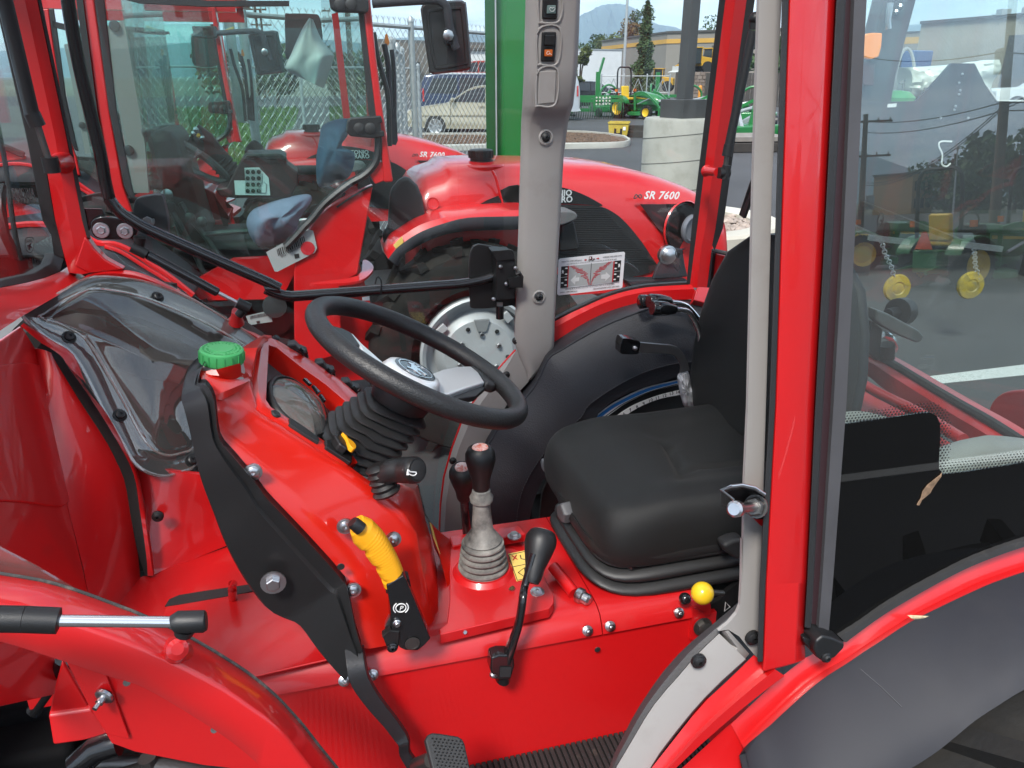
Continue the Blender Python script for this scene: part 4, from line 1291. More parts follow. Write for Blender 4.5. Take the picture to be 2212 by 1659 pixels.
# door gas strut
a0, a1, a2, a3 = PP(q('A2', (1075, 560), (1575, 830), (1600, 845), (1730, 910)), f=-.05)
gs2 = part(MB().tube([a0 - (a1 - a0) * .02, a0, a1, a1 + (a1 - a0) * .02], [.007, .0098, .0098, .007], 16), 'gas_strut', BLKG)
part(MB().tube([a1, a3], .0042, 10), 'strut_rod', STEEL, gs2)
part(MB().tube(PP(q('A2', (955, 500), (1065, 555)), f=-.05), .0115, 12).tube(PP(q('A2', (1015, 430), (1005, 530)), f=-.045), [.012, .009], 12), 'strut_end', BLK, gs2)
part(MB().tube(PP(q('A2', (1720, 905), (1810, 950)), f=-.05), .012, 12).tube(PP(q('A2', (1770, 950), (1730, 1000)), f=-.045), [.01, .009], 10), 'strut_end', BLK, gs2)
part(MB().lathe(P(q('A2', (1715, 1035))[0], f=-.01), V((.2, -.5, .8)), [(.018, -.005), (.0125, .01), (.0115, .03), (.004, .03)], 14), 'strut_boss', RED, gs2)

# far A pillar, gusset, windscreen strut
apr = [q('A1', (85, 0), (180, 0), (276, 0)), q('A1', (300, 1000), (400, 1000), (488, 1000)), q('A1', (402, 1600), (500, 1600), (602, 1600)), q('A2', (470, 580), (560, 600), (690, 620)), q('A2', (500, 690), (600, 700), (760, 670))]
apr = [rows_ext(apr[0], apr[1], -.3)] + apr
part(MB().loft([[P(l, f=.05), P(l, f=.004), P(m, f=-.006), P((r[0] - 2, r[1]), f=-.004), P(r, f=.004), P(r, f=.05)] for l, m, r in apr]), 'front_pillar', RED, smooth=25)
part(MB().slab(PP(q('A2', (612, 425), (640, 450), (680, 510), (760, 590), (900, 668), (780, 680), (640, 695), (540, 640)), f=-.008), BX * .03), 'pillar_gusset', RED, bevel=.004)
vstrip('door_seal', RUB, [q('A1', (276, 0), (300, 0)), q('A1', (486, 1000), (510, 1000)), q('A1', (602, 1640), (636, 1640)), q('A2', (630, 430), (660, 440))], -.004, .02, pl='f')
vstrip('windscreen_seal', RUB, [q('A1', (-40, 0), (86, 0)), q('A1', (192, 1000), (302, 1000)), q('A1', (308, 1600), (404, 1600)), q('A2', (372, 420), (462, 420)), q('A2', (390, 560), (470, 590))], .012, .02, pl='f', bevel=.003)
g0, g1, g2, g3 = PP(q('A1', (20, -60), (230, 820), (275, 915), (350, 1150)), f=-.055)
gs3 = part(MB().tube([g0, g1, g1, g2, g2], [.0125, .0125, .0138, .0138, .008], 18), 'gas_strut', BLK)
part(MB().tube([g2, g3], .0062, 10), 'strut_rod', DSTEEL, gs3)
part(MB().tube(PP(q('A1', (358, 1140), (382, 1250)), f=-.055), .0145, 14), 'strut_end', BLK, gs3)
part(MB().lathe(P(q('A1', (455, 1178))[0], f=-.004), P(q('A1', (385, 1190))[0], f=-.05) - P(q('A1', (455, 1178))[0], f=-.004), [(.022, 0), (.0165, .008), (.0145, .03), (.0145, .05)], 16), 'strut_boss', RED, gs3)

# windscreen cross bar and lower seal, glass, wiper, decal
xu = q('A2', (-500, 935), (-200, 855), (0, 800), (200, 760), (330, 725), (440, 680), (500, 640))
xl = q('A2', (-500, 1420), (-200, 1225), (0, 1110), (160, 1005), (400, 865), (560, 775), (640, 732))
part(MB().loft([[P(a, a=-.54), P(a, a=-.50), P((a[0] * .6 + c[0] * .4, a[1] * .6 + c[1] * .4), a=-.475), P(c, a=-.455), P(c, a=-.5)] for a, c in zip(xu, xl)]), 'windscreen_bar', RED, smooth=30)
part(MB().strip(PP(q('A2', (-500, 870), (0, 745), (250, 690), (370, 620), (400, 540)), a=-.51), PP(q('A2', (-500, 935), (0, 802), (300, 740), (440, 680), (470, 590)), a=-.50), AX * -.02), 'windscreen_seal', RUB, bevel=.003)
part(MB().slab(PP(q('A1', (-900, -300), (20, -300), (260, 1000), (340, 1500)) + q('A2', (400, 540), (360, 640), (240, 700), (0, 770), (-900, 1000)), a=-.52), AX * -.004), 'windscreen', CLEAR)
wp = part(MB().tube(crv(PP(q('A1', (-20, 900), (40, 1200)) + q('A2', (95, 330), (150, 595)), a=-.55), 3), [.0048] * 10, 8), 'wiper', BLK)
part(MB().slab(PP(q('A2', (30, 40), (48, 60), (45, 210), (70, 400), (135, 520), (130, 590), (60, 440), (10, 230), (8, 120)), a=-.545), AX * -.012), 'wiper_blade', BLK, wp)
dec = MB()
sh = q('A2', (186, 440), (238, 436), (243, 490), (236, 525), (218, 545), (196, 528), (184, 490))
dc = PP(crv2(sh, 3, True), a=-.515)
dec.tube(dc, .0007, 5, ring=True)
dec.slab(PP(q('A2', (230, 475), (222, 490), (236, 508), (218, 506), (214, 525), (206, 525), (208, 502), (198, 496), (200, 488), (212, 490), (214, 478)), a=-.515), AX * -.0006)
dcl = part(dec, 'glass_decal', BLKP, label='dark crest decal with a rearing horse, seen from its back')


def text(s, name, mat, o, xdir, ydir, size, parent, align='LEFT', depth=.0003, shear=0.0, spacing=1.0, bold=0.0):
    c = bpy.data.curves.new(name, 'FONT')
    c.body = s
    c.size = size
    c.align_x = align
    c.extrude = depth
    c.offset = bold
    c.shear = shear
    c.space_character = spacing
    c.resolution_u = 2
    c.materials.append(mat)
    x = V(xdir).normalized()
    zz = x.cross(V(ydir)).normalized()
    y = zz.cross(x)
    ob = bpy.data.objects.new(name, c)
    COL.objects.link(ob)
    bpy.context.view_layer.update()
    me = bpy.data.meshes.new_from_object(ob.evaluated_get(bpy.context.evaluated_depsgraph_get()))
    bpy.data.objects.remove(ob)
    ob = bpy.data.objects.new(name, me)
    COL.objects.link(ob)
    m = Matrix((x, y, zz)).transposed().to_4x4()
    m.translation = V(o) - (OFF.get(parent.name, V((0, 0, 0))) if parent else V((0, 0, 0)))
    ob.matrix_local = m
    if parent:
        ob.parent = parent
    return ob


def textuv(s, name, mat, uv0, uv1, uvup, parent, hfrac=1.0, **k):
    """text whose baseline runs from uv0 to uv1 on the plane k"""
    kk = {i: k.pop(i) for i in list(k) if i in ('a', 'b', 'z', 'n', 'f', 'pl')}
    p0, p1, pu = P(uv0, **kk), P(uv1, **kk), P(uvup, **kk)
    t = text(s, name, mat, p0, p1 - p0, pu - p0, 1.0, parent, **k)
    xs = [v.co.x for v in t.data.vertices]
    f = (p1 - p0).length / max(1e-6, max(xs) - min(xs)) * hfrac
    for v in t.data.vertices:
        v.co.x *= f; v.co.y *= f; v.co.z = .0003 if v.co.z > 0 else 0
    return t


textuv('CARRARO', 'glass_lettering', BLKP, *q('A2', (240, 468), (188, 472), (239, 440)), dcl, a=-.514)
textuv('ANTONIO', 'glass_lettering', M('reflected_white', (.10, .10, .10), .5), *q('A1', (255, 1435), (95, 1440), (250, 1400)), dcl, a=-.514)  # reflected lettering, drawn as faint mirrored letters on the glass
textuv('CARRARO', 'glass_lettering', MATS['reflected_white'], *q('A1', (265, 1472), (110, 1480), (260, 1435)), dcl, a=-.514)

# ------------------------------------------------------------------ front: firewall, clear window, foam seal, near sill
wplane = plane3(P((49, 681), b=1.50), P((500, 700), b=1.715), P((380, 1028), b=1.40))
nw = wplane[1] if wplane[1].y < 0 else -wplane[1]
wo = q('A2', (165, 1000), (235, 940), (440, 832), (640, 730), (850, 725), (1100, 770), (1400, 890), (1650, 1030), (1850, 1170), (2060, 1330)) + q('A3', (1640, 520), (1420, 790), (1330, 840), (1200, 875), (1080, 850), (980, 780), (900, 650), (750, 390)) + q('A2', (540, 1290), (340, 1160))
wi = q('A2', (290, 1022), (320, 1000), (480, 900), (650, 825), (850, 840), (1050, 890), (1350, 1010), (1560, 1110), (1750, 1225), (1930, 1370)) + q('A3', (1560, 480), (1390, 668), (1320, 700), (1230, 722), (1150, 705), (1075, 650), (1000, 540), (860, 280)) + q('A2', (650, 1210), (480, 1085))
WO, WI = crv(PP(wo, pl=wplane), 4, True), crv(PP(wi, pl=wplane), 4, True)
wcen = sum(WI, V((0, 0, 0))) / len(WI)
Lp, Up = PP(wo[:1] + wo[19:20] + wo[18:19] + wo[17:10:-1], pl=wplane), PP(wo[:10], pl=wplane)
mixr = lambda t, lift=0: [l.lerp(u, t) + nw * lift for l, u in zip(Lp, Up)]
rings_ = [WO, [a.lerp(c, .85) for a, c in zip(WO, WI)], [a.lerp(c, 1.0) + nw * .010 for a, c in zip(WO, WI)]] + [[c.lerp(wcen, k) + nw * h for c in WI] for k, h in ((.08, .0125), (.3, .017), (.6, .021), (.85, .0225), (.985, .023))]
pw = part(MB().loft(rings_, cap=False), 'clear_window', POLY, smooth=80)
BEAD = GLASS('bead', (.9, .9, .91), dust=.16, rough=.02, r0=.2)
part(MB().tube(WO, .003, 8, ring=True).tube([a.lerp(c, .93) + nw * .006 for a, c in zip(WO, WI)], .0025, 8, ring=True), 'window_bead', BEAD, pw)
part(MB().loft([[p - nw * .004 for p in WO], [a.lerp(c, .8) - nw * .004 for a, c in zip(WO, WI)], [a.lerp(c, .8) - nw * .008 for a, c in zip(WO, WI)], [p - nw * .008 for p in WO]], ring=True), 'window_gasket', M('gasket_grey', (.06, .062, .062), .6, bump=(300, .2)), pw)
for uv in (q('A2', (500, 1160))[0], q('A3', (868, 435))[0], q('A3', (1390, 765))[0], q('A2', (1143, 868))[0]):
    part(MB().lathe(P(uv, pl=wplane), nw, [(.0125, -.002), (.0125, .002), (.0092, .0025), (.009, .0065), (.007, .0085), (.003, .0085), (.0028, .006)], 16), 'screw', BLK, pw)
part(MB().grid([[p + nw * -.05 for p in mixr(t)] for t in (.86, .93, 1.02)], nw * -.02), 'wheel_arch_seal', RUB)
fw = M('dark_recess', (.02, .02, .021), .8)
part(tyre(MB(), V((-.42, 1.90, .80)), .42, .26, 16, .03), 'front_tyre', TYRE)
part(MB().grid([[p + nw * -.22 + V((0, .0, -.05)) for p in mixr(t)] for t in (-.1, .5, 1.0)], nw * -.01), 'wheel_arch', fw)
# sill tube over the window: far front arc
fu = crv2(q('A2', (640, 700), (760, 672), (900, 668), (1050, 700), (1250, 790), (1500, 930), (1750, 1085), (1900, 1150), (2100, 1300)), 3)
fl = crv2(q('A2', (560, 760), (680, 725), (850, 722), (1000, 745), (1200, 810), (1450, 920), (1680, 1060), (1830, 1165), (2030, 1330)), 3)
part(MB().loft([[P(a, f=.05), P(a, f=0), P((a[0] * .5 + c[0] * .5, a[1] * .5 + c[1] * .5), f=-.014), P(c, f=-.012), P(c, f=.05)] for a, c in zip(fu, fl)]), 'sill_frame', RED)
# red flange left of the window, foam seal, left panel
fr = [q('A2', (160, 1065), (360, 1190), (525, 1300))[i] for i in range(3)] + q('A3', (620, 230), (760, 430), (900, 655), (985, 845), (1040, 1100), (1082, 1400), (1112, 1600))
sf = q('A2', (150, 1075), (300, 1200), (440, 1290)) + q('A3', (500, 90), (650, 300), (850, 620), (970, 860), (1012, 1100), (1062, 1450), (1072, 1600))
sb = q('A2', (140, 1090), (270, 1235), (370, 1268)) + q('A3', (390, 20), (560, 300), (780, 640), (895, 900), (945, 1150), (1000, 1430), (1055, 1600))
bb = [1.50, 1.48, 1.46, 1.45, 1.43, 1.41, 1.395, 1.37, 1.345, 1.335]
F_ = [P(t, b=b - .012) for t, b in zip(fr, bb)]
S_ = [P(t, b=b - .015) for t, b in zip(sf, bb)]
B2_ = [P(t, b=b - .005) for t, b in zip(sb, bb)]
part(MB().strip(crv(S_, 3), crv(F_, 3), BX * .01), 'firewall_flange', RED, smooth=60)
part(MB().strip(crv(B2_[1:], 3), crv(S_[1:], 3), BX * .02), 'foam_seal', FOAM, smooth=60)
part(MB().slab([P(t, b=b) for t, b in zip(q('A4', (1055, 110), (1078, 110), (1066, 300), (1045, 420), (1022, 520), (1008, 510), (1040, 330)), [1.335] * 7)], BX * .02), 'foam_seal', FOAM)
top = [(285, 985, 1.43), (330, 1005, 1.41), (380, 1020, 1.40), (480, 1030, 1.43), (600, 1030, 1.46)]
bot = [(333, 1243, 1.335), (365, 1230, 1.35), (420, 1207, 1.37), (494, 1177, 1.395), (620, 1125, 1.44)]
part(MB().grid([[a.lerp(b, t) for a, b in zip(PB(top), PB(bot))] for t in (0, .33, .66, 1)], BX * .01), 'firewall', RED, smooth=60)
screw(q('A3', (1145, 1168))[0], .0085, BLK, b=1.355)
tri = [P(t, b=b) for t, b in zip(fr[6:], [1.395, 1.37, 1.345, 1.335])]
part(MB().grid([tri, PB([(290, 1010, 1.425), (312, 1090, 1.39), (325, 1180, 1.355), (334, 1243, 1.336)])], BX * .006), 'firewall_flange', RED)
# left panel: a flat facet, a fold, and a second facet running to the foam seal
pA = plane3(P((76, 754), b=1.475), P((190, 1277), b=1.23), P((-60, 1100), b=1.10))
A_out = [(-330, 820), (-100, 772), (0, 738), (47, 706)] + q('A2', (258, 1240)) + [(95, 860), (125, 1000), (158, 1140), (190, 1277), (215, 1480), (-330, 1600)]
part(MB().slab(PP(A_out, pl=pA), V((-.006, .008, 0))), 'front_panel', RED, bevel=.002)
fold = PP(q('A2', (258, 1240)) + [(95, 860), (125, 1000), (158, 1140), (190, 1277), (215, 1480)], pl=pA)
sealE = [P(t, b=b) for t, b in zip(q('A2', (372, 1262)) + q('A3', (560, 300), (780, 640), (905, 900), (1000, 1430), (1062, 2150)), (1.462, 1.435, 1.41, 1.39, 1.345, 1.30))]
part(MB().grid([crv([a.lerp(c, t) + V((.3, -.8, .3)) * (.006 * math.sin(math.pi * t)) for a, c in zip(fold, sealE)], 3) for t in (0, .25, .5, .75, 1)], V((-.006, .008, 0))), 'front_panel', RED, smooth=40)
nl = pA[1] if pA[1].y < 0 else -pA[1]
rim = PP(crv2(q('A3', (-300, 130), (60, 60), (240, 60), (300, 120), (400, 480), (500, 900), (515, 1000), (470, 1085), (380, 1100), (150, 1070), (-300, 1050)), 4), pl=pA)
part(MB().slab([p + nl * .0035 for p in rim], nl * -.006), 'raised_panel', RED, bevel=.003, seg=3)
screw(q('A2', (98, 1322))[0], .009, BLK, ax=nl, b=1.43)
screw(q('A4', (1075, 462))[0], .0085, BLK, b=1.31)

# near front sill (red arc at lower left) with its own gas strut
nu = crv2(q('A4', (-700, 130), (-300, 190), (0, 250), (300, 300), (540, 368), (800, 462), (1080, 572), (1400, 725), (1700, 905)) + q('B4', (0, 1005), (150, 1130), (270, 1255), (370, 1370), (470, 1500), (600, 1659), (720, 1820)), 2)
nc = crv2(q('A4', (-700, 380), (-300, 430), (0, 480), (300, 530), (520, 600), (780, 690), (1040, 790), (1340, 930), (1620, 1080)) + q('B4', (-29, 1216), (80, 1290), (184, 1380), (280, 1490), (380, 1620), (510, 1780), (630, 1950)), 2)
nd = crv2(q('A4', (-700, 640), (-300, 690), (0, 740), (300, 832), (540, 910), (760, 985), (1010, 1060), (1290, 1215), (1560, 1385)) + q('B4', (-150, 1480), (-50, 1560), (56, 1655), (150, 1760), (250, 1890), (380, 2050), (500, 2210)), 2)
part(MB().loft([[P(a, n=.055), P(a, n=.05), P(((a[0] + c[0]) / 2, (a[1] + c[1]) / 2), n=.024), P((c[0] * .9 + a[0] * .1, c[1] * .9 + a[1] * .1), n=.004), P(c, n=0), P((c[0] * .9 + d[0] * .1, c[1] * .9 + d[1] * .1), n=-.002), P(d, n=.002), P(d, n=.05)] for a, c, d in zip(nu, nc, nd)]), 'sill_frame', RED, smooth=55)
part(MB().tube(PP(nu, n=.05), .0025, 6), 'door_seal', RUBG)
part(MB().slab(PP(q('A4', (-600, -260), (0, 70), (250, 200), (480, 335), (560, 380), (300, 320), (0, 262), (-600, 150)), n=.06), BX * .004), 'front_glass', POLY)
b0, b1, b2, b3 = PP(q('A4', (-900, 560), (175, 580), (425, 590), (1270, 600)), b=.60)
gs4 = part(MB().tube([b0, b1], .0108, 18).tube([b1 + (b1 - b0) * .0015, b2, b2 + (b2 - b1) * .03], [.0108, .0108, .0085], 18), 'gas_strut', BLK)
part(MB().tube([b2, b3], .0050, 14), 'strut_rod', CHROME, gs4)
part(MB().tube(PP(q('A4', (1255, 612), (1290, 600), (1480, 595), (1500, 592)), b=.60), [.0075, .0098, .0098, .008], 14).tube(PP(q('A4', (1330, 690), (1345, 640)), b=.605), [.0078, .0098], 14), 'strut_end', BLK, gs4)
part(MB().lathe(P(q('A4', (1270, 830))[0], n=.02), P(q('A4', (1335, 715))[0], b=.61) - P(q('A4', (1270, 830))[0], n=.02), [(.019, -.004), (.0125, .012), (.0108, .03), (.0108, .052), (.006, .056)], 18), 'strut_boss', RED, gs4)

# below the near sill: inner red plates, stud, dark wheel house
part(MB().slab(PP(q('A4', (430, 800), (740, 900), (1130, 1040), (1560, 1330), (1960, 1690), (1480, 1640), (980, 1542), (810, 1480), (770, 1410), (640, 1200), (520, 960)), b=.93), BX * .006), 'lower_panel', RED, bevel=.001)
part(MB().slab(PP(q('A4', (560, 880), (750, 930), (938, 1440), (925, 1450), (770, 1410), (640, 1200)), b=.925), BX * .004), 'lower_plate', RED, bevel=.001)
part(MB().slab(PP(q('A4', (450, 880), (672, 1266), (350, 1312), (400, 1060)), b=1.0), BX * .008).strip(PP(q('A4', (350, 1280), (660, 1235), (700, 1285)), b=.995), PP(q('A4', (385, 1495), (600, 1465), (780, 1420)), b=.985), V((0, .01, .004))), 'bracket', RED, bevel=.003)
st = part(MB().lathe(P(q('A4', (762, 1130))[0], b=.922), V((-.5, -1, -.2)), [(.0125, 0), (.0125, .004), (.009, .006), (.0055, .006), (.0055, .013), (.0035, .013), (.0035, .022)], 14), 'stud', STEEL)
part(MB().lathe(P(q('A4', (762, 1130))[0], b=.926), V((-.5, -1, -.2)), [(.0138, 0), (.0138, .003), (.009, .005)], 18), 'rubber_washer', RUB, st)
for uv in q('A4', (918, 1042), (1552, 1385)):
    part(MB().tube([P(uv, b=.80), P((uv[0] + 5, uv[1] - 8), b=.81)], .0042, 8), 'stud', DSTEEL)
part(MB().box((-.62, 1.38, .50), (.5, .4, .4)).box((-.60, 1.25, .62), (.3, .3, .12)), 'arch_dark_boxes', M('arch_shade_black', (.004, .004, .0045), .8, spec=.1), bevel=.02)  # invented boxes; near-black colour stands for shade inside the wheel arch
part(tyre(MB(), V((-.72, .84, .42)), .36, .2, 16, .03), 'front_tyre', TYRE)
part(MB().tube(PP(q('A4', (560, 1640), (700, 1520), (860, 1470)), b=.98), .02, 12).tube(PP(q('A4', (250, 1250), (420, 1010), (460, 880)), b=1.06), .012, 10), 'hose', BLKG)
part(MB().tube(PP(q('A4', (1070, 1580), (1100, 1640), (1250, 1650), (1500, 1700)), b=.97), .014, 10), 'step_bar', DSTEEL)
part(MB().box((-.33, 1.02, .70), (.10, .03, .02)).tube([(-.40, 1.02, .72), (-.29, 1.02, .69)], .012, 10).tube([(-.38, 1.0, .75), (-.3, 1.04, .76)], .009, 10), 'linkage', DSTEEL)

# ------------------------------------------------------------------ tunnel, floor
prof = [(1.33, .50), (1.33, .84), (1.06, .84), (1.035, .838), (1.018, .83), (1.006, .815), (1.001, .80)]
part(MB().loft([[V((a, b, z)) for b, z in prof] + [V((a, 1.01, .80)), V((a, 1.02, .5))] for a in (-.2, .43)]), 'tunnel_cover', REDD, smooth=60)
part(MB().loft([[V((a, b, z)) for b, z in prof] + [V((a, 1.01, .80)), V((a, 1.02, .5))] for a in (.432, .64)]), 'tunnel_cover', REDD, smooth=60)
part(MB().slab([V((-.2, 1.008, .797)), V((.655, 1.008, .797)), V((.655, 1.0, .5)), V((-.2, 1.0, .5))], BX * .01), 'tunnel_side', RED)
part(MB().slab([V((a, b, .835)) for a, b in ((-.47, 1.05), (-.44, 1.29), (-.335, 1.345), (-.2, 1.40), (-.08, 1.45), (0, 1.33), (0, 1.05))], ZX * -.02), 'front_floor', REDD)
part(MB().slab([P(t, z=.842) for t in q('A4', (1198, 490), (1230, 440), (1300, 410), (1480, 380), (1830, 330), (1850, 380), (1500, 445), (1300, 480))], ZX * .002), 'floor_slot', RUB)
part(MB().slab([P(t, z=.842) for t in q('A4', (1190, 560), (1205, 498), (1300, 485), (1850, 390), (2200, 600), (2400, 880), (1500, 1090), (1350, 900))], ZX * .004), 'floor_plate', REDD, bevel=.002)
part(MB().tube([P(q('A4', (1690, 430))[0], z=.846), P(q('A4', (1690, 330))[0], z=.885) + V((0, -.012, 0)), P(q('A4', (1690, 320))[0], z=.885)], .0075, 10), 'pin', RED)
part(MB().slab([V((a, b, .555)) for a, b in ((-.08, .60), (.75, .60), (.75, 1.02), (-.08, 1.02))], ZX * -.02), 'floor_pan', RED)
mb = MB()
for i in range(70):
    mb.box((-.1 + i * .0105, .86, .562), (.0068, .28, .009))
mb.box((.26, .86, .556), (.74, .285, .006))
part(mb, 'floor_mat', M('mat_rubber', (.014, .013, .013), .7, bump=(300, .3), col2=((.09, .075, .055), 25, .58, .8)), smooth=20)
part(MB().slab([V((a, b, .555)) for a, b in ((-.2, 1.33), (.7, 1.33), (.7, 1.6), (-.2, 1.6))], ZX * -.02), 'floor_pan', RED)
for uv in q('B4', (860, 983), (655, 1025)) + q('C4', (578, 663), (742, 630), (1242, 532)):
    screw(uv, .0075, STEEL, ax=(0, -1, .4), b=1.0, h=.005)
part(MB().lathe(P(q('C4', (650, 800))[0], b=.999), V((0, -1, 0)), [(.0055, 0), (.005, .0005), (.001, .0006)], 12), 'bolt_hole', BLKP)
part(MB().slab(PP(q('C4', (1340, 500), (1400, 520), (1470, 600), (1400, 730), (1325, 730), (1340, 560)), b=1.0), BX * .01), 'tunnel_end', RED)
hexbolt(q('C4', (1415, 635))[0], .012, DSTEEL, b=.995)

# pad with the levers
pd = [P(t, z=.862) for t in q('B4', (1350, 690), (1345, 650), (1400, 610), (1420, 450), (1420, 200)) + q('B3', (1430, 1380)) + q('C3', (30, 1400), (170, 1440)) + q('C4', (140, 0), (255, 260), (332, 400), (335, 455), (300, 500))]
part(MB().slab(pd, ZX * -.02), 'lever_pad', REDD, bevel=.006, seg=3)
part(MB().slab([P(t, z=.868) for t in q('B3', (1440, 1385), (1420, 1310), (1925, 1228), (1975, 1290))], V((0, 0, -.02))), 'cover_plate', RED, bevel=.003)
hexbolt(q('B3', (1890, 1310))[0], .009, STEEL, ax=(0, 0, 1), z=.872)
screw(q('C4', (213, 385))[0], .010, STEEL, ax=(0, -.2, 1), z=.862)
part(MB().tube([P(q('C4', (330, 200))[0], z=.862), P(q('C4', (480, 390))[0], z=.85)], .011, 14), 'hinge_tube', RED)
part(MB().lathe(P(q('C4', (500, 395))[0], z=.85), V((.6, -.75, -.1)), [(.012, 0), (.014, .003), (.014, .012), (.0105, .014), (.0105, .024), (.007, .028)], 14), 'grease_nut', STEEL)
part(MB().lathe(P(q('B4', (1515, 655))[0], z=.85), V((.1, -1, .4)), [(.008, 0), (.007, .006), (.004, .008), (.0045, .012), (.003, .016)], 12), 'grease_nipple', STEEL)
# warning sticker on the pad
zs = .8628
sk = part(MB().slab([P(t, z=zs) for t in q('C3', (0, 1440), (130, 1415), (235, 1600), (62, 1640))] , ZX * .0006), 'warning_sticker', STKY)
part(MB().tube([P(t, z=zs + .001) for t in q('C3', (5, 1447), (125, 1422), (228, 1596), (68, 1632))], .0008, 5, ring=True).tube([P(t, z=zs + .001) for t in q('C3', (30, 1535), (170, 1505))], .0007, 5).tube([P(t, z=zs + .001) for t in q('C3', (75, 1575), (120, 1540), (125, 1610))], .001, 5, ring=True).tube([P(t, z=zs + .001) for t in q('C3', (90, 1450), (95, 1475), (125, 1480))], .001, 5), 'sticker_print', BLKP, sk)
part(MB().tube([P(t, z=zs + .001) for t in q('C3', (28, 1452), (68, 1480))], .0012, 5).tube([P(t, z=zs + .001) for t in q('C3', (62, 1448), (38, 1485))], .0012, 5), 'sticker_cross', REDPR, sk)
sk = part(MB().slab(PB([(q('B3', (1275, 1210))[0] + (1.2,)), (q('B3', (1290, 1230))[0] + (1.2,)), (q('B3', (1350, 1440))[0] + (1.17,)), (q('B3', (1305, 1330))[0] + (1.17,))]), V((.0006, 0, 0))), 'warning_sticker', STKY)


def knob(c, ax, r, parent, cap=True):
    ax = V(ax).normalized()
    part(MB().lathe(c, ax, [(r * .42, -r * 2.2), (r * .55, -r * 1.9), (r * .62, -r * 1.2), (r * .85, -r * .4), (r, r * .25), (r * .97, r * .65), (r * .8, r * 1.0), (r * .62, r * 1.12), (r * .58, r * 1.08)], 22), 'knob', BLK, parent)
    if cap:
        part(MB().lathe(c, ax, [(r * .57, r * 1.04), (r * .5, r * 1.15), (r * .25, r * 1.2)], 18), 'knob_cap', M('clear_cap', (.62, .40, .36), .15, coat=.5, col2=((.55, .1, .06), 150, .45, .6)), parent)


# gear lever with worn bellows
c0 = P(q('B3', (1665, 1545))[0], z=.868)
ax = (P(q('B3', (1645, 800))[0], b=c0.y) - c0).normalized()
WORN = M('worn_rubber', (.035, .034, .033), .65, bump=(200, .3), col2=((.27, .255, .23), 14, .38, .66), var=(30, .1))
pr = [(.047, -.004)]
for i in range(5):
    h0 = .003 + i * .0115
    pr += [(.0435 - i * .0018, h0), (.046 - i * .0018, h0 + .004), (.045 - i * .0017, h0 + .007), (.038 - i * .0017, h0 + .0095)]
pr += [(.034, .062), (.027, .072), (.020, .082), (.018, .1), (.016, .125), (.0155, .138), (.02, .142), (.021, .15), (.017, .157), (.016, .163), (.0125, .166)]
gl = part(MB().lathe(c0, ax, pr, 30), 'gear_lever', WORN)
kl = (P(q('B3', (1642, 775))[0], b=c0.y) - c0).length
part(MB().tube([c0 + ax * .16, c0 + ax * kl], .0088, 12), 'lever_rod', DSTEEL, gl)
knob(c0 + ax * kl, ax, .0265, gl)
part(MB().lathe(c0 - ZX * .008, ZX, [(.058, 0), (.053, .006), (.049, .01), (.04, .01)], 30), 'lever_flange', REDD, gl)
# second lever
d0 = P(q('B3', (1545, 1290))[0], z=.84)
k0 = P(q('B3', (1515, 890))[0], b=1.28)
g2 = part(MB().tube([d0, d0.lerp(k0, .4), k0], .0088, 12), 'range_lever', BLKG)
knob(k0, k0 - d0, .026, g2)
# front black bent lever
pts = [P(t, b=b) for t, b in zip(q('B4', (1805, 1010), (1825, 900), (1870, 770), (1920, 620), (1945, 480), (1955, 400)) + q('C4', (120, 350), (150, 240), (190, 100)), (.985, .98, .972, .97, .972, .98, 1.0, 1.01, 1.02))]
fl_ = part(MB().tube(crv(pts, 4), [.016, .0158, .0155, .015, .0145, .0135, .0125, .0115, .0105, .0095, .009, .0088, .0086, .0084, .0084, .0083, .0082, .0082, .0082, .0082, .0082, .0082, .0082, .0082, .0082, .0082, .0082, .0082, .0082, .0082, .0082, .0082, .0082], 14, flat=.8), 'pto_lever', BLKG)
knob(P(q('C3', (228, 1395))[0], b=1.035), P(q('C3', (240, 1330))[0], b=1.045) - P(q('C3', (190, 1560))[0], b=1.015), .0268, fl_)
part(MB().slab(PP(q('B4', (1722, 860), (1780, 840), (1890, 840), (1895, 920), (1870, 1010), (1850, 1030), (1740, 1020), (1715, 950)), b=.965), BX * .026), 'lever_fork', BLKG, fl_, bevel=.004)
part(MB().slab(PP(q('B4', (1790, 935), (1870, 935), (1862, 1000), (1785, 1000)), b=.962), BX * .006), 'fork_pin_block', RUB, fl_)
screw(q('B4', (1737, 980))[0], .0055, STEEL, parent=fl_, ax=(-1, -.4, 0), b=.97)
# yellow ball lever
yk = part(MB().sphere(P(q('C4', (1412, 390))[0], b=.96), .0195, 26), 'ball_knob', YELB)
part(MB().tube([P(q('C4', (1480, 385))[0], b=.965), P(q('C4', (1560, 390))[0], b=.97)], .005, 10), 'knob_rod', DSTEEL, yk)
part(MB().sphere(P(q('C4', (1285, 430))[0], b=1.0), .011, 14), 'ball_knob', BLKG)
part(MB().slab(PP(q('C4', (1540, 440), (1580, 390), (1690, 300), (1690, 420), (1500, 600), (1410, 500)), b=1.03), BX * .01), 'side_cover', BLK)
part(MB().tube(PP(q('C4', (1580, 455), (1612, 490), (1572, 520)), b=1.028), .0012, 5, ring=True), 'symbol', WHT)

# ------------------------------------------------------------------ seat
SE = bpy.data.objects.new('seat', None); COL.objects.link(SE); SE.parent = TR; OFF[SE.name] = OFF[TR.name]


